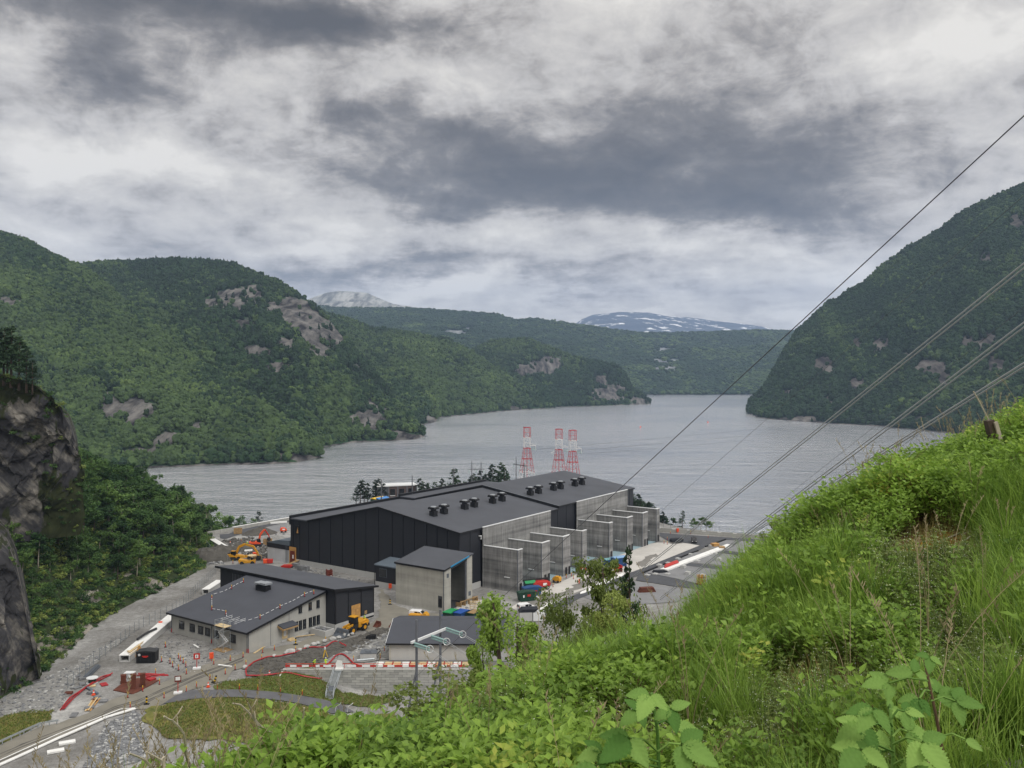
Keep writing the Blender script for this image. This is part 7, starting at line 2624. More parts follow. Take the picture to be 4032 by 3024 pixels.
    # boulders along the road edge
    for i, (x, y, s) in enumerate(((1572, 930, 1.2), (1500, 948, .9), (1440, 968, .9), (1405, 978, 1.0), (1343, 1000, 1.1), (1285, 1025, .9), (1205, 1042, 1.6), (1165, 1052, .9), (1060, 1078, .8), (1690, 898, 1.2), (1625, 918, .9), (805, 1178, 1.0), (1740, 885, .8))):
        mb = MB(); mb.lump((0, 0, .25), (s * .75, s * .6, s * .42), i + 400, 2, .14)
        tag(obj('boulder', mb, MATS['stone_white'], None, hit(*ZB(x, y), .1), i), 'pale boulder on the edge of the dark trench', 'boulder', 'pale boulders along the trench edge')
    for x, y, L, lab in ((1315, 322, 4.4, 'long grey concrete block lying by the hall base strip'), (1250, 300, 2.4, 'short grey concrete block left of the longer one')):
        mb = MB(); mb.box(-L / 2, -.7, -.1, L / 2, .7, 1.5); tag(obj('concrete_block', mb, MATS['stone'], None, hit(*ZB(x, y), .05), ROT - 1.5, bevel=.1), lab, 'block')
    t = thing('timber_crib', 'brown square timber crib standing before the hall base strip', 'crib', hit(*ZB(1540, 370), .05), .4)
    for k in range(6):
        for s in (-.7, .7):
            mb = MB()
            if k % 2:
                mb.box(s - .15, -.95, k * .33, s + .15, .95, k * .33 + .31)
            else:
                mb.box(-.95, s - .15, k * .33, .95, s + .15, k * .33 + .31)
            obj('sleeper', mb, MATS['door_brown'], t)
    mb = MB(); mb.prism([(-1.6, .1), (1.5, .1), (2.1, .8), (1.2, 1.0), (-1.3, .9), (-2.0, .5)], -.8, .8, 'y'); tag(obj('dump_skip', mb, MATS['red_paint'], None, hit(*ZB(1172, 300), .05), R(-8), bevel=.1), 'small red tipping skip at the back edge of the service wing roof', 'skip')
    mb = MB(); mb.beam((0, 0, .2), (3.4, 1.6, 1.5), 1.9, .12); tag(obj('plank_ramp', mb, MATS['timber'], None, hit(*ZC(1225, 1020), .05)), 'brown board ramp leaning below the brown hall doors', 'ramp')
    for x, y, m, lab in ((910, 985, 'orange', 'orange bin left of the red box near the pale annex'), (972, 985, 'red_paint', 'red box right of the orange bin near the pale annex'), (760, 885, 'orange', 'orange crate on the pallets under the excavator bucket')):
        mb = MB(); mb.prism([(-.8, 0), (.8, 0), (.95, 1.3), (-.95, 1.3)], -.7, .7, 'y'); tag(obj('bin', mb, MATS[m], None, hit(*ZC(x, y), .05), .3, bevel=.06), lab, 'bin')
    t = thing('pallet_stack', 'stack of brown pallets under the excavator bucket', 'pallets', hit(*ZC(785, 935), .05), .5)
    for k in range(5):
        mb = MB()
        for j in range(5):
            mb.box(-1.3, -1.2 + j * .5, k * .28 + .14, 1.3, -.85 + j * .5, k * .28 + .22)
        for j in (-1.2, 0, 1.1):
            mb.box(j, -1.2, k * .28, j + .15, 1.15, k * .28 + .138)
        obj('pallet', mb, MATS['timber'], t)
    for k, (x, y, lab) in enumerate(((505, 560, 'red brown formwork frames stacked on the back yard road'), (935, 720, 'brown formwork crates between the red excavator and annex'))):
        t = thing('frame_stack', lab, 'frames', hit(*ZC(x, y), .05), .3)
        for j in range(5):
            mb = MB(); mb.box(-1.6, -.7 + j * .3, .05, 1.6, -.55 + j * .3, 2.2); obj('frame', mb, MATS['rust' if j % 2 else 'timber'], t)
    for k, (cx, cy, rx, ry, h, m, lab) in enumerate(((150, 930, 9, 6, 4.6, 'dark_earth', 'dark heap of earth at the tip of the wooded bank'), (500, 790, 5, 4, 2.2, 'dark_earth', 'grey earth heap behind the yellow excavator'), (820, 560, 7, 4, 2.4, 'dark_earth', 'low grey earth heap left of the red excavator arm'), (1000, 640, 6, 4, 1.4, 'pale_spoil', 'pale gravel heap between red excavator and annex'))):
        p = hit(*ZC(cx, cy))
        bm = bmesh.new(); bmesh.ops.create_grid(bm, x_segments=26, y_segments=20, size=1)
        vs = np.array([v.co[:] for v in bm.verts])
        zz_ = np.clip(1 - vs[:, 0] ** 2 - vs[:, 1] ** 2, 0, 1) ** .8
        nn = fbm(vs[:, 0] * 3 + k * 9, vs[:, 1] * 3, oct=5, seed=k)
        for v, z, q in zip(bm.verts, zz_, nn):
            v.co = (v.co.x * rx, v.co.y * ry, (z * h) * (1 + .5 * q) - .12)
        me = bpy.data.meshes.new('earth_heap'); bm.to_mesh(me); bm.free()
        tag(link('earth_heap', me, MATS[m], None, p, .4), lab, 'earth heap')
    # culvert channels with white lids
    for L, lab, w, n in (((ZA(1085, 455), ZA(1508, 92)), 'concrete cable channel with white lids along the fence, near end open', 2.3, 12), ((Zf(0, 1800, 2.212)(1790, 1195), Zf(0, 1800, 2.212)(1915, 1112)), 'white lidded concrete channel left of the black service wing', 2.0, 4),
                         ((ZC(135, 690), ZC(330, 812)), 'white lidded concrete channel by the back yard bend', 2.0, 7)):
        a, b = hit(*L[0]), hit(*L[1])
        d = b - a
        t = thing('cable_channel', lab, 'channel', a, math.atan2(d.y, d.x))
        Ln = d.length
        mb = MB(); mb.box(0, -w / 2, -.1, Ln, -w / 2 + .25, 1.3); mb.box(0, w / 2 - .25, -.1, Ln, w / 2, 1.3); mb.box(0, -w / 2 + .252, -.1, Ln, w / 2 - .252, .1); obj('wall', mb, MATS['concrete_base'], t)
        for k in range(n):
            mb = MB(); mb.box(Ln * k / n + .04, -w / 2 - .1, 1.303, Ln * (k + 1) / n - .04, w / 2 + .1, 1.5); obj('lid', mb, MATS['tarp_white'], t)
    p = hit(*ZA(1085, 455))
    t = thing('board_pile', 'boards and pale sheets piled on the near end of the cable channel', 'boards', p + Vector((0.2, .5, 1.55)), math.pi / 2)
    for k in range(8):
        mb = MB(); mb.box(-.2 + .3 * k, -1.0 + .13 * k, .07 * (k % 4), 4.5 + .7 * k, -.6 + .2 * k, .07 * (k % 4) + .06); obj('board', mb, MATS[('timber_pale', 'tarp_white', 'timber')[k % 3]], t)
    a = hit(*ZA(1195, 330))
    mb = MB(); mb.tube([Vector((0, 0, 1.9)), Vector((.4, 3, 2.1)), Vector((.3, 6, 1.9)), Vector((.9, 9, 1.8))], .28, 6); tag(obj('membrane_roll', mb, MATS['dark_steel'], None, a), 'roll of dark membrane lying on the cable channel lids', 'roll')
    mb = MB(); mb.prism([(-.9, 0), (.9, 0), (.3, 2.2), (-.2, 2.4)], -.04, .04, 'y'); tag(obj('board', mb, MATS['plywood'], None, hit(*ZA(1212, 410), .05) + Vector((0, 0, .1)), .9), 'yellowish board leaning between channel and black container', 'board')
    # scaffold stair tower at the office wall
    p = hit(*ZB(615, 1012))
    t = thing('scaffold_tower', 'white scaffold stair tower standing at the office window wall', 'scaffold', p, ROT)
    for x in (-1.1, .9):
        for y in (-1.5, 1.5):
            mb = MB(); mb.cyl((x, y, -.2), (x, y, 7.0), .06, n=5); obj('standard', mb, MATS['galvanised'], t)
    for k in range(3):
        mb = MB(); z = .3 + k * 1.8
        s = 1 if k % 2 else -1
        for q in (-.2, .35):
            mb.beam((q, -1.4 * s, z), (q, 1.4 * s, z + 1.75), .08, .2)
        for j in range(7):
            w = j / 7
            mb.box(-.2, (-1.4 + 2.8 * w) * s - .1, z + 1.75 * w + .05, .35, (-1.4 + 2.8 * w) * s + .1, z + 1.75 * w + .1)
        obj('stair_flight', mb, MATS['metal_white'], t)
    mb = MB()
    for z in (1.0, 2.8, 4.6, 6.0, 6.9):
        for x in (-1.1, .9):
            mb.beam((x, -1.5, z), (x, 1.5, z), .05)
        for y in (-1.5, 1.5):
            mb.beam((-1.1, y, z), (.9, y, z), .05)
    for x in (-1.1, .9):
        mb.beam((x, -1.5, .2), (x, 1.5, 2.6), .045); mb.beam((x, 1.5, 2.6), (x, -1.5, 5.0), .045)
    obj('rail', mb, MATS['galvanised'], t)
    mb = MB(); mb.box(-1.1, -1.9, 5.55, .9, 1.9, 5.65); obj('platform', mb, MATS['timber_pale'], t)
    mb = MB(); mb.box(-1.4, -1.9, -.05, 1.2, 1.9, .12); obj('sole_board', mb, MATS['timber'], t)
    mb = MB()
    for x, y in ((1.6, -2.6), (4.2, -2.6), (1.6, 2.2), (4.2, 2.2)):
        mb.beam((x, y, 5.9), (x, y, 6.7), .05)
    for z in (6.3, 6.7):
        mb.beam((1.0, -2.6, z - .2), (4.4, -2.6, z), .05); mb.beam((1.0, 2.2, z - .2), (4.4, 2.2, z), .05); mb.beam((1.2, -.4, z - .2), (4.4, -.4, z), .05)
    obj('guard_rail', mb, MATS['metal_white'], t)
    # trestles and planks along the office front
    for x0, y0, x1, y1, lab in ((885, 1050, 985, 985, 'pale plank lying along the office wall corner'), (575, 1150, 690, 1165, 'white plank lying across the dirt road'), (360, 975, 400, 1000, 'short white plank before the window wall'), (1210, 910, 1420, 885, 'long pale timber along the office front base'), (1105, 1250, 1135, 1210, 'short white pole lying on the grass slope')):
        a, b = hit(*ZB(x0, y0), .15), hit(*ZB(x1, y1), .15)
        mb = MB(); mb.beam(Vector((0, 0, 0)), b - a, .4, .14); tag(obj('plank', mb, MATS['timber_pale' if 'pale' in lab else 'tarp_white'], None, a), lab, 'plank')
    p = hit(*ZB(1480, 880))
    t = thing('concrete_box', 'pale open concrete box filled with stones beside the loader scoop', 'box', p, ROT)
    mb = MB(); mb.box(-1.5, -2.6, -.1, -1.2, 2.6, 1.5); mb.box(1.2, -2.6, -.1, 1.5, 2.6, 1.5); mb.box(-1.197, -2.6, -.1, 1.197, -2.3, 1.5); mb.box(-1.197, 2.3, -.1, 1.197, 2.6, 1.5); obj('wall', mb, MATS['concrete_base'], t)
    mb = MB()
    for k in range(16):
        mb.lump((random.uniform(-1, 1), random.uniform(-2, 2), 1.2), random.uniform(.25, .5), k, 1, .3)
    stuff(obj('stone_fill', mb, MATS['stone'], t))
    p = hit(*ZH(960, 440))
    t = thing('manhole_box', 'square concrete manhole box with rails on the pale spoil', 'manhole', p, .05)
    mb = MB(); mb.box(-1.8, -1.3, -.2, 1.8, 1.3, 1.5); obj('body', mb, MATS['concrete_base'], t)
    mb = MB(); mb.box(-1.9, -1.4, 1.503, 1.9, 1.4, 1.62); mb.box(-.7, -.6, 1.622, .5, .5, 1.75); obj('lid', mb, MATS['steel_grey'], t)
    mb = MB(); mb.tube([(1.9, -1, 1.2), (2.6, -.6, 1.9), (2.3, .6, 2.0), (1.6, 1.1, 1.7)], .1, 5); obj('hose', mb, MATS['black_rubber'], t)
    a, b = hit(*ZH(735, 500)), hit(*ZH(1060, 470))
    mb = MB(); mb.cyl((0, 0, .3), (b - a) + Vector((0, 0, .3)), .26, n=9); tag(obj('drain_pipe', mb, MATS['galvanised'], None, a), 'long grey drain pipe lying behind the red white barrier', 'pipe')
    p = hit(*ZH(870, 110)); mb = MB()
    for q in range(3):
        mb.tube([(math.cos(w) * 1.1, math.sin(w) * .5, .3 + q * .3 + math.cos(w) * .2) for w in np.linspace(0, 6.28, 12)], .2, 6)
    tag(obj('pipe_coil', mb, MATS['black_rubber'], None, p + Vector((1.5, 1, 0))), 'black coil of pipe in the dark trench end', 'coil')
    p = hit(*ZH(140, 430), .05)
    t = thing('survey_tripod', 'yellow survey tripod on the dark trench above the block wall', 'tripod', p)
    for a in (0, 2.1, 4.2):
        mb = MB(); mb.beam((math.cos(a) * .7, math.sin(a) * .7, 0), (0, 0, 1.9), .11); obj('leg', mb, MATS['yellow_paint'], t)
    mb = MB(); mb.cyl((0, 0, 1.9), (0, 0, 2.4), .2, n=8); obj('instrument', mb, MATS['metal_white'], t)
    # slabs and formwork behind the barrier
    t = thing('formwork_row', 'row of pale formwork boards on the ground behind the barrier', 'formwork', Vector((-30, WALL_Y + 2.1, 0)))
    for k in range(11):
        mb = MB(); mb.box(k * 1.9, 0, .05, k * 1.9 + 1.6, 2.4, .14); obj('board', mb, MATS['timber_pale' if k % 3 else 'tarp_white'], t, rotz=0.0)
        if k % 2:
            mb = MB(); mb.box(k * 1.9 + 1.65, -.1, .05, k * 1.9 + 1.8, 2.5, .3); obj('strip', mb, MATS['red_pipe'], t)
    # formwork in front of the gatehouse opening
    t = thing('formwork_ramp', 'timber formwork rails across the gatehouse opening', 'formwork', hit(*ZD(1050, 520), .05), ROT)
    for k in range(4):
        mb = MB(); mb.box(.3, -1.2 - k * .5, .3 + k * .35, 8.4, -1.05 - k * .5, .5 + k * .35); obj('rail', mb, MATS['timber'], t)
    for k in range(5):
        mb = MB(); mb.box(.4 + k * 1.9, -2.9, 0, .55 + k * 1.9, -1.0, 1.2); obj('prop', mb, MATS['timber'], t)
    drape('concrete_pad', zz(ZD, [(1050, 545), (1190, 480), (1290, 500), (1420, 520), (1400, 575), (1210, 600), (1080, 575)]), MATS['apron_white'], .12, rough_edge=.5, seed=31)
    drape('apron', zz(ZD, [(1290, 440), (1420, 455), (1450, 500), (1290, 490)]), MATS['apron_white'], .10, rough_edge=.5, seed=32)
    strew('rubble', zz(ZD, [(1050, 545), (1190, 480), (1420, 520), (1400, 575), (1080, 575)]), 120, .1, .5, 44)
    # strips of white membrane beside the asphalt
    for k, (q, lab) in enumerate((([(765, 1128), (1000, 1000), (1100, 985), (1110, 1000), (1000, 1040), (790, 1150)], 'left'), ([(1410, 862), (1650, 745), (2050, 578), (2070, 605), (1700, 768), (1430, 885)], 'right'))):
        o = drape('white_membrane', zz(ZG, q), MATS['tarp_white'], .11, rough_edge=.35, seed=50 + k, kind='structure')
    # right-hand yard
    a, b = at(*ZF(870, 962)), at(*ZF(1590, 690))
    mb = MB(); mb.beam(Vector((0, 0, .35)), b - a + Vector((0, 0, .35)), 2.6, .5); tag(obj('sheeted_channel', mb, MATS['tarp_white'], None, a), 'long straight white sheeted channel crossing the grey yard pads', 'channel')
    p = at(*ZF(940, 915))
    t = thing('pipe_bundle', 'short bundle of bright red pipes lying on the white channel', 'pipes', p + Vector((0, 0, .65)), math.atan2((b - a).y, (b - a).x))
    for k in range(5):
        mb = MB(); mb.cyl((-5.5 + k * .8, -.8 + k * .38, .2), (4.0 + k * .5, -.8 + k * .38, .2), .24, n=8); obj('pipe', mb, MATS['red_paint'], t)
    p = at(*ZF(1272, 1110))
    t = thing('formwork_posts', 'upright bundle of yellow formwork props on the asphalt lane', 'props', p, .3)
    for k in range(14):
        mb = MB(); x, y = (k % 5) * .55 - 1.1, (k // 5) * .6 - .6
        mb.cyl((x, y, .3), (x + random.uniform(-.2, .2), y, 3.0), .10, n=6); obj('prop', mb, MATS['yellow_machine' if k % 3 else 'timber'], t)
    mb = MB(); mb.box(-1.4, -.9, 0, 1.4, .9, .3); mb.box(-1.35, -.95, 1.2, 1.35, -.9, 1.35); mb.box(-1.35, -.95, 2.2, 1.35, -.9, 2.35); obj('cradle', mb, MATS['rust'], t)
    mb = MB()
    for k in range(4):
        mb.box(-2.6 + .2 * k, -.8, k * .35, 2.6 - .2 * k, .8, k * .35 + .32)
    tag(obj('rebar_stack', mb, MATS['rust'], None, at(*ZF(680, 1190)), .2), 'rust red stack of beams at the near edge of the yard', 'beam stack')
    plin = [(1155, 785), (1020, 832), (915, 880), (1235, 858), (1080, 930), (1128, 1000), (908, 1000), (820, 918), (1425, 775), (1468, 850), (1375, 690), (1640, 670), (1290, 1010), (1760, 760), (775, 1000), (690, 1012)]
    for i, (x, y) in enumerate(plin):
        h = .9 if i in (4, 5, 7, 9) else .35
        mb = MB(); mb.box(-.85, -.7, 0, .85, .7, h); mb.box(-.5, -.4, h + .002, .5, .4, h + .08)
        tag(obj('plinth', mb, MATS['concrete_base'], None, at(*ZF(x, y), .05), ROT), 'pale concrete plinth standing on the grey yard pads', 'plinth', 'pale concrete plinths on the yard pads')
    for i, (x, y) in enumerate(((1425, 690), (1500, 725))):
        mb = MB()
        for k in range(3):
            mb.box(-1.3, -1.0, k * .35, 1.3, 1.0, k * .35 + .3)
        tag(obj('timber_stack', mb, MATS['timber' if i else 'plywood'], None, at(*ZF(x, y), .05), .5 + i), ('brown timber stack at the yard corner by the channel end', 'yellowish timber stack on the channel end')[i], 'timber stack')
    a, b = at(*ZF(640, 985)), at(*ZF(1240, 748))
    for i, (x0, y0, x1, y1, lab) in enumerate(((640, 988, 880, 888, 'first dark trench edging beside the asphalt lane'), (1040, 822, 1240, 745, 'second dark trench edging beside the asphalt lane'), (1320, 702, 1540, 622, 'third dark trench edging beside the asphalt lane'), (190, 1162, 310, 1105, 'nearest dark trench edging behind the young pine'))):
        p, q = at(*ZF(x0, y0)), at(*ZF(x1, y1))
        mb = MB(); mb.beam(Vector((0, 0, .2)), q - p + Vector((0, 0, .2)), .5, .5); tag(obj('trench_edging', mb, MATS['trim_black'], None, p), lab, 'edging')
    mb = MB(); mb.prism([(-2.6, 0), (2.5, 0), (1.8, .5), (-2, .7)], -.9, .9, 'y'); tag(obj('folded_tarp', mb, MATS['cloth_dark'], None, at(*ZF(830, 975), .1), .3), 'dark folded tarpaulin at the near end of the white channel', 'tarpaulin')
    # foreground store roof neighbours: grey box building beside the white van
    t = thing('tank_cabinet', 'pair of grey cabinets with black top below the second white van', 'cabinet', hit(*ZG(720, 1255), .05), .1)
    mb = MB(); mb.box(-3.4, -1.4, 0, -.1, 1.4, 2.2); obj('cabinet', mb, MATS['concrete_base'], t)
    mb = MB(); mb.box(.1, -1.4, 0, 3.2, 1.4, 2.1); obj('cabinet', mb, MATS['metal_white'], t)
    mb = MB(); mb.prism([(-3.6, 2.203), (.4, 2.203), (1.5, 3.0), (-2.6, 3.0)], -1.3, 1.8, 'y'); obj('cover', mb, MATS['cloth_dark'], t)
    # yellow buoys on the lake
    for i, (x, y, lab) in enumerate(((1818, 72, 'small orange buoy floating on the lake above the pylons'), (2405, 30, 'small orange buoy farther right on the lake'))):
        p = at(*ZE(x, y), WATER)
        mb = MB(); mb.lump((0, 0, .4), 1.2, i + 70, 2, .02); mb.cyl((0, 0, 1.2), (0, 0, 2.2), .15, n=6)
        tag(obj('buoy', mb, MATS['orange'], None, p), lab, 'buoy')
clutter()

# ------------------------------------------------------------------ trees standing singly or in groups
def plant_bank():
    birch = TreeKind('birch_tree', 'broad', 9.0, (1, 2, 3, 4), .55, 1.0, LEAF_SLOPE, MATS['bark_pale'])
    dark = TreeKind('alder_tree', 'broad', 9.0, (5, 6, 7), .5, 1.1, LEAF_DARK)
    P = sample(bank, 2600, 71, 2.0)
    P = P[(P[:, 1] > 120)]
    rd = random.Random(4)
    kept = []
    for p in P:
        px, py = to_px(p)
        px, py = px / D2S, py / D2S
        if px < -60 or px > 452:
            continue
        h0 = 10.5 if py < 1180 else (7.5 if py < 1260 else 4.0)
        if py > 1300 + rd.uniform(-60, 40):
            continue
        # keep the bare debris strip along the fence free of trees
        foot = np.interp(px, [0, 60, 150, 230, 300, 380, 440, 458], [1300, 1482, 1408, 1334, 1300, 1262, 1231, 1180])
        if py > foot - 40 or (px > 395 and py > 1190):
            continue
        if all((p[0] - q[0]) ** 2 + (p[1] - q[1]) ** 2 + .3 * (p[2] - q[2]) ** 2 > 7.5 for q in kept):
            kept.append(p)
            h = h0 * rd.uniform(.7, 1.2)
            k = birch if rd.random() < .55 else dark
            k.plant(Vector(p) - Vector((0, 0, .3)), h, 'green birch in the wood on the bank left of the site' if k is birch else 'dark green alder in the wood on the bank left of the site',
                    'birches of the wooded bank' if k is birch else 'alders of the wooded bank', wide=rd.uniform(.9, 1.25))
        if len(kept) > 230:
            break
    pine = TreeKind('pine_tree', 'pine', 12.0, (11, 12, 13, 14), .5, 1.3, LEAF_PINE)
    # the tall pine breaking the sky line at the end of the bank
    pine.plant(ray(393 * D2S, 1145 * D2S, 312), 15.5, 'tall pine rising above the wood at the right end of the bank', None, 1)
    for i, (x, y, h) in enumerate(((-34, 806, 13), (-8, 812, 14.5), (8, 815, 13.5), (24, 820, 14), (41, 826, 12.5), (57, 832, 10.5), (70, 836, 8), (-20, 812, 12), (16, 812, 11))):
        pine.plant(ray(x * D2S, (y + 14) * D2S, 212), h, 'dark pine on top of the cliff at the left edge', 'pines on the cliff top', i, 1.15)
    # pines behind the hall and on the slope beyond its far end
    g = 'pines behind the hall'
    for i, (x, y, h, d) in enumerate(((30, 600, 11, 425), (70, 590, 12, 430), (110, 600, 10, 428), (178, 440, 18.5, 420), (205, 520, 14, 424), (245, 540, 12, 430), (262, 560, 11, 418), (300, 545, 12, 424), (345, 500, 14.5, 420), (370, 480, 14, 430), (392, 500, 13, 426),
                                     (440, 455, 17, 425), (470, 480, 14, 432), (500, 470, 15, 425), (540, 395, 18.5, 428), (570, 440, 16, 420), (605, 385, 19.5, 430), (630, 430, 17, 424), (655, 470, 15, 428), (720, 510, 10, 430), (765, 515, 9, 432))):
        p = ray(*ZE(x, y), d); p.z = p.z - h
        z = float(gz(p.x, p.y))
        p.z = min(p.z, z + 1.0)
        pine.plant(p, h, 'dark pine behind the hall roof left of the pylons', g, i, 1.1)
    Z4 = Zf(1000, 1800, 2.212)
    for i, (x, h) in enumerate(((890, 9), (925, 12), (960, 12.5), (990, 11), (1060, 12.5), (1085, 13), (1130, 11), (1440, 13), (1465, 12), (1500, 10.5), (1525, 11), (1590, 11.5), (1640, 13), (1665, 10))):
        p = ray(*Z4(x, 330), 425); p.z = float(gz(p.x, p.y)) - .3
        pine.plant(p, h, 'dark tree by the brick block behind the hall', 'trees round the brick block', i, 1.2)
    rd = random.Random(8)
    for i in range(64):
        w = rd.random()
        px = 2415 + 275 * w
        d = rd.uniform(372, 425) - 12 * w
        p = ray(px, 2000, d)
        if (p.x - 80) * U.x + (p.y - 355) * U.y < 5:
            d += 22; p = ray(px, 2000, d)
        ytop = np.interp(px, [2415, 2470, 2520, 2580, 2640, 2690], [1905, 1925, 1960, 1990, 2035, 2085]) + rd.uniform(-8, 40)
        zt = EYE - d * (ytop - HY) / F
        z = float(gz(p.x, p.y)) - .3
        if zt - z < 3:
            continue
        p.z = z
        pine.plant(p, min(zt - z, 22), 'dark pine on the slope beyond the far end of the hall', 'pines on the lakeside slope', i, 1.25)
    pine.plant(at(2692, 2083) + Vector((0, 3, -.5)), 7.5, 'lone young pine behind the lakeside parapet', None, 2, 1.1)
    for i, (x, h) in enumerate(((2741, 4.5), (2768, 5.5), (2790, 4.5), (2805, 3.5))):
        birch.plant(at(x, 2090) + Vector((0, 4, -.5)), h, 'pale green birch bush behind the lakeside parapet', 'birch bushes behind the parapet', i, 1.3)
    lb = TreeKind('birch_tree', 'broad', 9.0, (21, 22, 23), .5, 0.9, LEAF_MID, MATS['bark_pale'])
    for i, (x, y, h) in enumerate(((60, 430, 8), (160, 430, 7), (215, 390, 9), (300, 300, 11.5), (350, 330, 11), (400, 350, 10), (445, 420, 8), (540, 330, 10.5), (590, 350, 9.5), (640, 420, 7), (740, 350, 9), (770, 370, 8))):
        p = ray(*ZC(x, y), 388); zt = p.z
        p.z = min(float(gz(p.x, p.y)), zt - 5)
        lb.plant(p, zt - p.z + .3, 'light green birch on the lake bank beyond the back yard road', 'birches on the lake bank', i, .9)
    p = ray(*ZC(825, 235), 392); zt = p.z; p.z = zt - 12
    pine.plant(p, 12, 'dark slim conifer right of the lake bank birches', None, 3)
    # trees on the steep slope just below the viewpoint
    jun = TreeKind('juniper_bush', 'broad', 3.0, (31,), .075, 7.5, LEAF_OLIVE2)
    sap = TreeKind('sapling', 'broad', 3.0, (41, 42), .085, 3.4, LEAF_OLIVE)
    yp = TreeKind('young_pine', 'pine', 3.0, (51,), .10, 2.0, LEAF_PINE)
    def near(kind, px, ytop, d, lab, k=0, wide=1.0, cat='tree'):
        p = ray(px, ytop, d); zt = p.z
        p.z = float(hz(p.x, p.y)) - .1
        kind.plant(p, max((zt - p.z) * .93, .5), lab, None, k, wide, cat)
    near(jun, 1990, 2285, 24, 'bushy drooping juniper in front of the fire walls', 0, .82)
    near(jun, 2040, 2400, 20, 'lower juniper bush right of the tall one', 0, .9)
    near(jun, 1920, 2450, 21, 'spreading juniper branch left of the tall one', 0, .45)
    near(sap, 2370, 2140, 26, 'thin olive leaved sapling before the blue container', 0, .62)
    near(sap, 2235, 2282, 22, 'bushy olive sapling below the red machines', 1, .6)
    near(sap, 2330, 2360, 18, 'low olive bush under the thin sapling', 1, .65)
    near(yp, 2482, 2125, 21, 'slim young pine standing before the white apron', 0, .5)
    near(sap, 2420, 2300, 17, 'brownish bush beside the young pine', 0, .75)
    near(sap, 3060, 2010, 13.5, 'small birch sapling on the slope edge over the lake', 1, .75)
    near(sap, 1730, 2650, 13, 'dark leafy bush beside the insulator portal', 1, 1.3)
LEAF_SLOPE = foliage('leaves_slope_light', '#34522b', '#698746', 0.3, 0.65)
LEAF_OLIVE2 = foliage('leaves_juniper', '#58782f', '#92ae4e', 0.3, 0.6)
plant_bank()


def undergrowth():
    items = []
    for k in range(4):
        rd = random.Random(k + 60)
        mb = MB()
        for j in range(5):
            leaf_cards(mb, (rd.uniform(-.5, .5), rd.uniform(-.5, .5), rd.uniform(.2, .6)), .45, 22, .28, rd, .8)
        me = mb.mesh('bush'); me.materials.append((LEAF_DARK, LEAF_SLOPE, LEAF_OLIVE, LEAF_DARK)[k]); items.append(('bush_%d' % k, me))
    B = proto_collection('bushes', items)
    for H, n, s0, s1, nm, ex in ((bank, 5200, .7, 2.2, 'undergrowth', 2.0), (cliff, 600, .5, 1.7, 'undergrowth', .5), (rock_face, 120, .4, 1.0, 'undergrowth', .5)):
        P = sample(H, n, 17, ex)
        r = np.random.default_rng(3)
        s = r.uniform(s0, s1, len(P))
        scatter(nm, P, np.stack([r.uniform(-.3, .3, len(P)), r.uniform(-.3, .3, len(P)), r.uniform(0, 6.28, len(P))], 1), np.stack([s, s, s * .8], 1), r.integers(0, 4, len(P)), B)
    # low growth on the meadows
    for nm, q, n in (('meadow_grass', ZB, 5200),):
        pass
undergrowth()
# rocky hump beyond the far end of the hall
def knoll():
    bm = bmesh.new(); bmesh.ops.create_grid(bm, x_segments=40, y_segments=30, size=1)
    vs = np.array([v.co[:] for v in bm.verts])
    z = np.clip(1 - vs[:, 0] ** 2 - vs[:, 1] ** 2, 0, 1) ** .7
    n = fbm(vs[:, 0] * 2.5, vs[:, 1] * 2.5, oct=5, seed=4)
    for v, a, b in zip(bm.verts, z, n):
        v.co = (v.co.x * 21, v.co.y * 16, a * 12.5 * (1 + .35 * b) - 1.5)
    me = bpy.data.meshes.new('rock_knoll'); bm.to_mesh(me); bm.free()
    A = me.attributes.new('rock', 'FLOAT', 'POINT'); A.data.foreach_set('value', np.clip(.35 + n, 0, 1).astype(np.float32))
    me.polygons.foreach_set('use_smooth', [True] * len(me.polygons))
    struct(link('knoll', me, HMB, None, (41, 446, -2.0)))
knoll()


# ------------------------------------------------------------------ the growth on the near slope
GRASS = foliage('grass_blades', '#4c7026', '#97b450', 0.45, 0.5)
GRASS_DRY = foliage('grass_dry', '#6d6a3a', '#a79a62', 0.35, 0.7)
BILB = foliage('bilberry_leaves', '#3c5e25', '#93b34d', 0.42, 0.45, 0.9, hue='#b5b056')
HERB = foliage('bedstraw_leaves', '#566a34', '#92a25c', 0.4, 0.6)
RASP = foliage('raspberry_leaves', '#557f38', '#98bb62', 0.4, 0.75)
STALK = foliage('grass_stalks', '#7a6f52', '#b3a585', 0.2, 0.8)
STEM = mat('stem_brown', '#5b4a33', 0.9, 0.25, 9.0)
FLOWER = mat('flower_white', '#e9ebe2', 0.7, 0.05, 5.0)


def blade(mb, base, az, ln, w, bend, rd):
    d = Vector((math.cos(az), math.sin(az), 0))
    s = Vector((-d.y, d.x, 0))
    prev = None
    vs = []
    n = 4
    for i in range(n + 1):
        u = i / n
        p = Vector(base) + d * (bend * ln * u * u) + Vector((0, 0, ln * (u - .35 * bend * u * u)))
        k = w * (1 - u) ** .7 * .5
        vs += [p - s * k, p + s * k]
    mb.add(vs, [(2 * i, 2 * i + 1, 2 * i + 3, 2 * i + 2) for i in range(n)])


def grass_tuft(seed, n, l0, l1, w):
    rd = random.Random(seed)
    mb = MB()
    for _ in range(n):
        a = rd.uniform(0, 6.28); r = rd.uniform(0, .09)
        blade(mb, (math.cos(a) * r, math.sin(a) * r, -.03), rd.uniform(0, 6.28), rd.uniform(l0, l1), w * rd.uniform(.7, 1.3), rd.uniform(.1, .75), rd)
    return mb


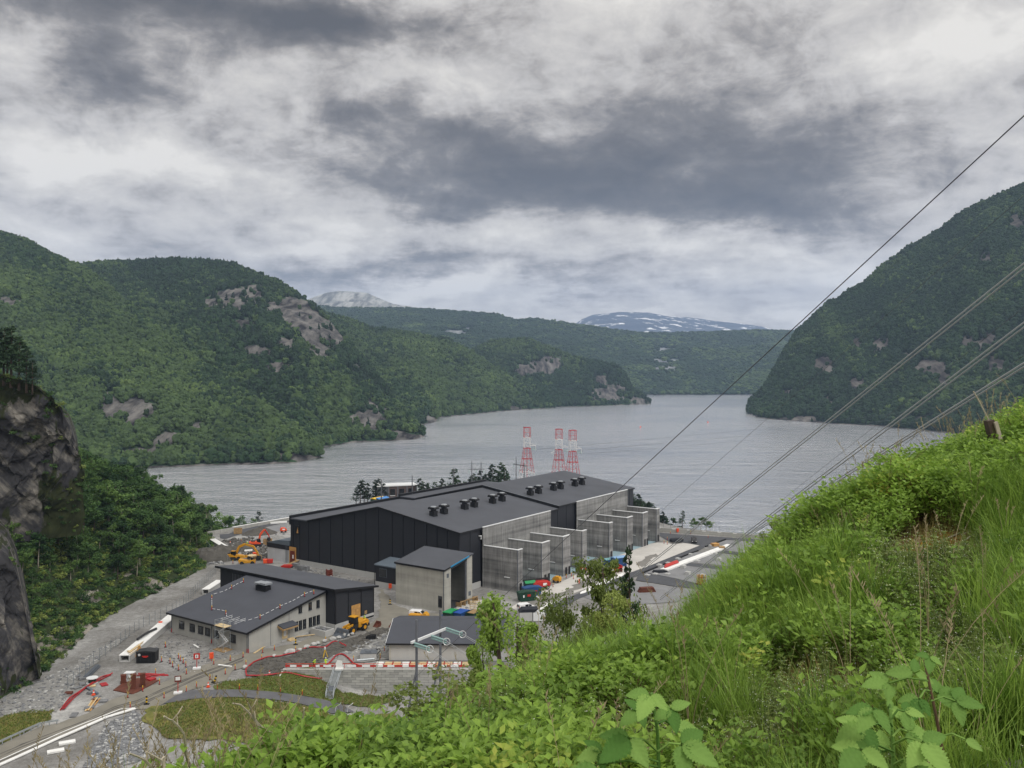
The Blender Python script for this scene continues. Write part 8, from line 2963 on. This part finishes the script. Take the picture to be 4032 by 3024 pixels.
def leaf_quad(mb, p, d, up, ln, w):
    d = d.normalized(); s = d.cross(up)
    s = s.normalized() if s.length > 1e-4 else d.orthogonal().normalized()
    u = s.cross(d)
    mb.add([p, p + d * ln * .45 + s * w * .5 + u * w * .18, p + d * ln, p + d * ln * .45 - s * w * .5 + u * w * .18, p + d * ln * .5], [(0, 4, 1), (1, 4, 2), (2, 4, 3), (3, 4, 0)])


def bilberry(seed, h):
    rd = random.Random(seed)
    mb, st = MB(), MB()
    for k in range(4):
        a = rd.uniform(0, 6.28)
        p0 = Vector((rd.uniform(-.05, .05), rd.uniform(-.05, .05), -.02))
        p1 = p0 + Vector((math.cos(a) * h * .35, math.sin(a) * h * .35, h * rd.uniform(.7, 1.05)))
        st.tube([p0, p0.lerp(p1, .4) + Vector((0, 0, .035)), p0.lerp(p1, .82)], .0022, 3)
        for j in range(12):
            u = .3 + .7 * j / 11
            q = p0.lerp(p1, u) + Vector((0, 0, .04 * math.sin(u * 3.1)))
            b = rd.uniform(0, 6.28)
            e = Vector((math.cos(b), math.sin(b), rd.uniform(.1, .9)))
            q2 = q + e * rd.uniform(.0, .05)
            leaf_quad(mb, q2, e, Vector((rd.uniform(-.5, .5), rd.uniform(-.5, .5), 1)).normalized(), rd.uniform(.032, .056), rd.uniform(.022, .036))
    me = mb.mesh('bilberry'); me.materials.append(BILB); me.materials.append(STEM)
    n0 = len(me.polygons)
    full = MB(); full.add(mb.v, mb.f); full.add(st.v, st.f)
    me = full.mesh('bilberry'); me.materials.append(BILB); me.materials.append(STEM)
    for i, f in enumerate(me.polygons):
        if i >= n0:
            f.material_index = 1
    return me


def bedstraw(seed):
    rd = random.Random(seed)
    mb, fl = MB(), MB()
    for k in range(5):
        p0 = Vector((rd.uniform(-.08, .08), rd.uniform(-.08, .08), -.01))
        p1 = p0 + Vector((rd.uniform(-.12, .12), rd.uniform(-.12, .12), rd.uniform(.12, .28)))
        mb.tube([p0, p1], .0018, 3)
        for j in range(7):
            q = p0.lerp(p1, .2 + .8 * j / 6)
            for i in range(5):
                b = 1.256 * i + j
                leaf_quad(mb, q, Vector((math.cos(b), math.sin(b), .25)), Vector((0, 0, 1)), .020, .006)
        for i in range(2):
            q = p1 + Vector((rd.uniform(-.02, .02), rd.uniform(-.02, .02), rd.uniform(-.03, .02)))
            fl.add([q + Vector((.0028, 0, 0)), q + Vector((0, .0028, .001)), q + Vector((-.0028, 0, 0)), q + Vector((0, -.0028, .001))], [(0, 1, 2, 3)])
    full = MB(); full.add(mb.v, mb.f); full.add(fl.v, fl.f)
    me = full.mesh('bedstraw'); me.materials.append(HERB); me.materials.append(FLOWER)
    n0 = len(mb.f)
    for i, f in enumerate(me.polygons):
        if i >= n0:
            f.material_index = 1
    return me


def seed_stalk(seed, h):
    rd = random.Random(seed)
    mb = MB()
    for k in range(3):
        a = rd.uniform(0, 6.28); hh = h * rd.uniform(.75, 1.1); bend = rd.uniform(.1, .4) * hh
        pts = [Vector((math.cos(a) * bend * u * u, math.sin(a) * bend * u * u, hh * (u - .12 * u * u))) for u in np.linspace(0, 1, 7)]
        mb.tube(pts, .0022, 3, .0012)
        for j in range(16):
            u = .78 + .22 * j / 15
            q = pts[-2].lerp(pts[-1], (u - .78) / .22) if u < 1 else pts[-1]
            b = rd.uniform(0, 6.28)
            leaf_quad(mb, q, Vector((math.cos(b) * .5, math.sin(b) * .5, .9)), Vector((math.sin(b), -math.cos(b), .2)), rd.uniform(.018, .035), .006)
    me = mb.mesh('seed_stalk'); me.materials.append(STALK)
    return me


def slope_growth():
    it = []
    for k in range(4):
        me = bilberry(k + 1, .30 + .05 * k); it.append(('a_bilberry_%d' % k, me))
    for k in range(4):
        me = grass_tuft(k + 5, 34, .22, .55, .008).mesh('grass'); me.materials.append(GRASS); it.append(('b_grass_%d' % k, me))
    for k in range(3):
        it.append(('c_bedstraw_%d' % k, bedstraw(k + 9)))
    for k in range(2):
        me = grass_tuft(k + 15, 26, .08, .26, .005).mesh('dry_grass'); me.materials.append(GRASS_DRY); it.append(('d_dry_%d' % k, me))
    for k in range(3):
        it.append(('e_stalk_%d' % k, seed_stalk(k + 21, .9)))
    col = proto_collection('slope_plants', it)
    r = np.random.default_rng(5)
    # points spread so that nearer ground is not denser than it need be
    N = 105000
    y = 1.4 + 16.5 * r.random(N) ** .75
    x = r.uniform(-.72, .72, N) * (y + 1.2)
    z = hz(x, y)
    px, py = px_of(x, y, z)
    s = y - ridge_y(x)
    ok = (s < 4.5) & (py > 1350) & (px > -350) & (px < 4400)
    x, y, z, px, py, s = (a[ok] for a in (x, y, z, px, py, s))
    n = len(x)
    nz = fbm(x * .9, y * .9, oct=4, seed=12)
    moss = zone(px, py, MOSS)
    grav = zone(px, py, [(4080, 3060, 260, 110)])
    gzn = zone(px, py, [(3050, 2500, 420, 190), (2560, 2640, 330, 150), (1000, 2960, 520, 110), (3960, 2120, 190, 220), (3990, 2480, 230, 220), (2150, 2760, 260, 90), (3350, 2300, 160, 90), (2780, 2850, 200, 120), (1650, 2840, 350, 90)])
    hzn = zone(px, py, [(3720, 2420, 360, 250), (2500, 2960, 800, 90), (3300, 2860, 500, 140), (3900, 2750, 260, 180), (3350, 2200, 130, 70)])
    rid = np.clip(1.15 - np.abs(s + .9) / 2.6, 0, 1) + zone(px, py, [(3050, 2080, 260, 170), (3450, 1950, 330, 150), (2700, 2330, 350, 150), (2050, 2560, 450, 130), (3800, 1800, 250, 140), (1500, 2800, 420, 120), (2350, 2480, 420, 110)])
    dip = zone(px, py - 70, [(a, b, rx * 1.35, ry * 1.9) for a, b, rx, ry in MOSS])
    dip = dip * (s < -1.0)
    moss = moss * (s < -.6)
    wb = rid * 1.1 + .25 + nz * .8 - gzn * .7 - hzn * .8
    wg = gzn * 1.3 + .18 - nz * .6 - hzn * .2
    wh = hzn * 1.2 + .12
    wd = moss * 1.2 + .20 + .4 * np.clip(nz, 0, 1)
    W4 = np.clip(np.stack([wb, wg, wh, wd], 1), 0.02, None)
    W4[:, 0] *= (moss < .55)
    W4[:, 1] *= np.where(moss > .6, .35, 1)
    Wn = W4 / W4.sum(1)[:, None]
    typ = (r.random(n)[:, None] > np.cumsum(Wn, 1)).sum(1).clip(0, 3)
    # thin out: gravel, moss, and far dense ground
    dens = np.where(typ == 0, .85, np.where(typ == 1, .55, np.where(typ == 2, .62, .5)))
    keep = (r.random(n) < dens * np.where((dip > .3) & (typ < 2), .6, 1) * np.clip(1 - grav * 1.3, 0, 1) * np.where(moss > .4, np.where(typ < 2, .05, .4), 1))
    idx = np.select([typ == 0, typ == 1, typ == 2], [r.integers(0, 4, n), 4 + r.integers(0, 4, n), 8 + r.integers(0, 3, n)], 11 + r.integers(0, 2, n))
    sc = np.select([typ == 0, typ == 1, typ == 2], [r.uniform(.65, 1.25, n), r.uniform(.55, 1.15, n) * (1 + .25 * gzn), r.uniform(.7, 1.3, n)], r.uniform(.6, 1.2, n))
    sc = sc * np.where((dip > .3) & (typ < 2), .5, 1)
    sc = sc * (1 + .45 * fbm(x * 1.7, y * 1.7, oct=2, seed=31))
    # nothing large right against the lens
    keep &= ~((y < 2.2) & (typ < 2))
    x, y, z, idx, sc, px, py, s = (a[keep] for a in (x, y, z, idx, sc, px, py, s))
    m = len(x)
    rot = np.stack([r.uniform(-.18, .18, m), r.uniform(-.18, .18, m), r.uniform(0, 6.28, m)], 1)
    groups = {'bilberry_shrubs': (idx < 4), 'grass': (idx > 3) & (idx < 8), 'ground_herbs': (idx > 7) & (idx < 11), 'dry_grass': idx > 10}
    labs = {'bilberry_shrubs': ('bright green bilberry shrubs covering the near slope', 'shrubs'), 'grass': ('long bright green grass growing in drifts on the near slope', 'grass'),
            'ground_herbs': ('low herbs with tiny white flowers on the near slope', 'herbs'), 'dry_grass': ('short dry grass over brown moss on the near slope', 'grass')}
    for nm, q in groups.items():
        o = scatter(nm, np.stack([x[q], y[q], z[q]], 1), rot[q], np.stack([sc[q]] * 3, 1), idx[q], col)
        tag(o, *labs[nm])
    # seed-headed stalks: along the rim at the right, and at the lower left
    N = 5200
    y = 2.6 + 13 * r.random(N); x = r.uniform(-.75, .75, N) * (y + 1)
    z = hz(x, y); px, py = px_of(x, y, z); s = y - ridge_y(x)
    w = np.clip(zone(px, py, [(3650, 1770, 300, 120), (3250, 1960, 260, 110), (3000, 2120, 160, 90), (350, 3350, 900, 330), (1250, 3000, 330, 160), (1700, 2700, 200, 100)]), 0, 1) * .62 + .045
    q = (r.random(N) < w) & (s < 2.5) & (s > -4) & (px > -300) & (px < 4300)
    m = int(q.sum())
    sc = r.uniform(.6, 1.15, m)
    o = scatter('seed_grass', np.stack([x[q], y[q], z[q]], 1), np.stack([r.uniform(-.2, .2, m), r.uniform(-.2, .2, m), r.uniform(0, 6.28, m)], 1), np.stack([sc] * 3, 1), 13 + r.integers(0, 3, m), col)
    tag(o, 'pale seed headed grass stalks along the rim of the near slope', 'grass')
    # low growth on the two meadows by the path
    tf = proto_collection('meadow_tufts', [('tuft_%d' % k, None) for k in range(0)])
    for k in range(3):
        me = grass_tuft(k + 35, 26, .25, .7, .035).mesh('tuft'); me.materials.append((GRASS_MEADOW, GRASS_DRY, GRASS_MEADOW)[k]); tf.objects.link(bpy.data.objects.new('tuft_%d' % k, me))
    for nm, poly, n in (('meadow_grass', [(90, 1496), (330, 1454), (640, 1436), (900, 1446), (1150, 1470), (1300, 1496), (1450, 1534), (1600, 1602), (1500, 1720), (900, 1800), (100, 1800), (0, 1640)], 5200), ('meadow_grass', [(540, 1330), (640, 1294), (1080, 1247), (1150, 1194), (1420, 1238), (1660, 1312), (2080, 1424), (1990, 1515), (1660, 1498), (1480, 1448), (1200, 1402), (900, 1372), (640, 1362)], 3600)):
        strew(nm, zz(ZB, poly), n, .5, 1.1, 61, tf, 3, .08)
    strew('meadow_grass', zz(ZA, [(-60, 960), (110, 910), (290, 880), (460, 880), (440, 960), (350, 1005), (0, 1180), (-60, 1200)]), 1200, .5, 1.0, 62, tf, 3, .06)
GRASS_MEADOW = foliage('grass_meadow', '#56702e', '#879648', 0.3, 0.7, 0.08)
slope_growth()


# ------------------------------------------------------------------ raspberry canes, dead twigs and the old post in front
def leaflet(seed, ratio=.62):
    """a pleated, saw-edged leaflet, unit length along +x, folded along the midrib"""
    rd = random.Random(seed)
    nu, nv = 26, 8
    vs, fs = [], []
    for i in range(nu + 1):
        u = i / nu
        w = ratio * .5 * (math.sin(math.pi * min(1, u ** .75 * 1.0)) ** .8) * (1.12 - .25 * u)
        if i % 2:
            w *= .80
        for j in range(-nv // 2, nv // 2 + 1):
            v = j / (nv / 2)
            z = .10 * abs(v) * w * 2 + .034 * math.sin((u * 6.5 - abs(v) * 1.7) * 6.283) * min(1, abs(v) * 2) * (1 - u * .5) - .18 * u * u + .03 * rd.uniform(-.3, .3) * abs(v)
            vs.append((u + .04 * abs(v) * (1 - u), v * w, z))
    k = nv + 1
    for i in range(nu):
        for j in range(nv):
            fs.append((i * k + j, (i + 1) * k + j, (i + 1) * k + j + 1, i * k + j + 1))
    mb = MB(); mb.add(vs, fs)
    me = mb.mesh('leaf', True); me.materials.append(RASP)
    return me


def raspberries():
    L = [leaflet(s) for s in (1, 2, 3)]
    def cane(lab, base, top, d, leaves, seed):
        rd = random.Random(seed)
        a, b = ray(*base, d), ray(*top, d)
        g = Vector((a.x, a.y, float(hz(a.x, a.y)) - .05))
        t = thing('raspberry_plant', lab, 'plant', g)
        mb = MB(); mb.tube([Vector((0, 0, 0)), a - g, a.lerp(b, .5) - g + Vector((.006, .01, 0)), b - g], .006, 6, .0035)
        obj('stem', mb, STEM if seed == 3 else RASP, t, smooth=True)
        for (jx, jy, px, py, size, tri) in leaves:
            j = ray(jx, jy, d) - g
            p = ray(px, py, d + rd.uniform(-.12, .12)) - g
            mb = MB(); mb.tube([j, j.lerp(p, .5) + Vector((0, 0, .012)), p], .0028, 4); obj('stalk', mb, RASP, t)
            out = (p - j); out = out.normalized() if out.length > .01 else Vector((rd.uniform(-1, 1), -.5, .2))
            for q in ((0,) if tri == 1 else (0, 1.15, -1.15) if tri == 3 else (0, .95, -.95, 1.9, -1.9)):
                dr = out.copy(); dr.y -= .55; dr.z -= .15
                up = Vector((rd.uniform(-.25, .25), -.62 + rd.uniform(-.2, .2), .75)).normalized()
                dr = (dr - up * dr.dot(up)).normalized()
                dr.rotate(Matrix.Rotation(q + rd.uniform(-.15, .15), 3, up))
                s = dr.cross(up) * -1
                M3 = Matrix((dr, up.cross(dr), up)).transposed()
                o = link('leaf', L[rd.randrange(3)], None, t, p)
                o.rotation_euler = M3.to_euler()
                k = .85 * size * (1.0 if q == 0 else .78) * rd.uniform(.92, 1.08)
                o.scale = (k, k, k)
    cane('raspberry plant with broad pleated leaves at the bottom edge, left one', (2595, 3060), (2570, 2740), 2.15,
         [(2575, 2760, 2560, 2735, .085, 3), (2575, 2770, 2640, 2790, .075, 3), (2580, 2790, 2520, 2800, .07, 3), (2585, 2850, 2650, 2860, .085, 1), (2590, 2960, 2480, 2905, .115, 3), (2590, 2960, 2680, 2930, .12, 3), (2592, 3000, 2370, 2960, .08, 3), (2592, 3020, 2350, 3010, .11, 1)], 1)
    cane('raspberry plant with pale young shoot at the bottom right', (3520, 3060), (3505, 2790), 2.0,
         [(3510, 2800, 3500, 2790, .05, 3), (3510, 2830, 3560, 2800, .05, 3), (3512, 2860, 3440, 2790, .085, 3), (3512, 2880, 3400, 2860, .09, 3), (3514, 2900, 3570, 2880, .09, 3), (3516, 2930, 3630, 2920, .10, 3), (3518, 2960, 3390, 2950, .10, 3), (3518, 2980, 3480, 2960, .085, 3), (3520, 3010, 3600, 3010, .10, 3)], 2)
    cane('tall raspberry cane with brown stem and drooping grey leaves at the right', (3730, 3060), (3640, 2600), 2.5,
         [(3645, 2620, 3660, 2585, .06, 3), (3650, 2660, 3600, 2650, .09, 3), (3655, 2680, 3500, 2690, .10, 3), (3660, 2740, 3690, 2730, .10, 3), (3665, 2760, 3760, 2760, .10, 3), (3660, 2720, 3620, 2750, .08, 3), (3700, 2900, 3800, 2910, .06, 1)], 3)
    # dead twigs lower left
    for i, (pts, d, lab) in enumerate((([(1190, 222), (1225, 245), (1250, 252), (1300, 300), (1335, 350), (1345, 420), (1345, 480), (1370, 560), (1400, 640)], 4.4, 'forked bare pale twig at the lower left, left one'), ([(1690, 128), (1745, 138), (1800, 190), (1850, 245), (1895, 300), (1970, 345), (2050, 400)], 4.9, 'bare pale twig reaching over the meadow, centre one'),
                                       ([(1800, 120), (1830, 190), (1850, 245), (1900, 340)], 4.9, 'short upright bare twig beside the centre one'), ([(940, 492), (1000, 515), (1050, 540), (1095, 585), (1120, 640)], 3.9, 'low bare twig nearest the bottom edge'), ([(2208, 160), (2195, 280), (2180, 360), (2150, 440), (2100, 500)], 5.2, 'bare upright twig at the right end of the twigs'), ([(1060, 480), (1130, 520), (1170, 545), (1190, 515)], 4.0, 'small hooked bare twig near the bottom edge'))):
        P = [ray(*ZI(a, b), d + .05 * k) for k, (a, b) in enumerate(pts)]
        g = P[-1].copy(); g.z = float(hz(g.x, g.y)) - .03
        mb = MB(); mb.tube([p - g for p in P] + [Vector((0, 0, 0))], .0045, 5, .009)
        if i < 2:
            mb.tube([P[2] - g, P[2] - g + Vector((.03, 0, .035)), P[2] - g + Vector((.045, .02, .065))], .003, 4)
            mb.tube([P[4] - g, P[4] - g + Vector((-.03, 0, .04)), P[4] - g + Vector((-.045, .02, .09))], .003, 4)
        tag(obj('dead_twig', mb, MATS['dead_wood'], None, g), lab, 'twig')
    p = ray(3950, 1790, 10.4); p.z = float(hz(p.x, p.y))
    q = ray(3893, 1655, 10.4)
    t = thing('fence_post', 'old split grey fence post leaning left at the right edge', 'post', p)
    mb = MB(); mb.beam((0, 0, -.2), q - p, .10, .08); obj('post', mb, MATS['bark'], t)
    mb = MB(); mb.beam((.075, -.06, -.2), (q - p) * .97 + Vector((.04, -.06, 0)), .04, .04); obj('splinter', mb, MATS['dead_wood'], t)
    mb = MB(); mb.tube([q - p, q - p + Vector((-.10, 0, .20)), q - p + Vector((-.18, 0, .34))], .008, 4); obj('twig', mb, MATS['dead_wood'], t)
    # split roots and dead stems on the brown bare patch
    for i, (x, y, a, L) in enumerate(((3700, 2150, .5, .7), (3760, 2190, .8, .55), (3650, 2230, 2.7, .6), (3790, 2120, .3, .5), (3560, 2250, .1, .6))):
        g = slope_hit(x, y)
        mb = MB(); mb.tube([Vector((0, 0, .03)), Vector((math.cos(a) * L * .5, math.sin(a) * L * .5, .10)), Vector((math.cos(a) * L, math.sin(a) * L, .12))], .009, 5, .005)
        tag(obj('dead_twig', mb, MATS['dead_wood'], None, g), 'pale dead stem lying on the brown bare patch', 'twig', 'dead stems on the bare patch')
raspberries()
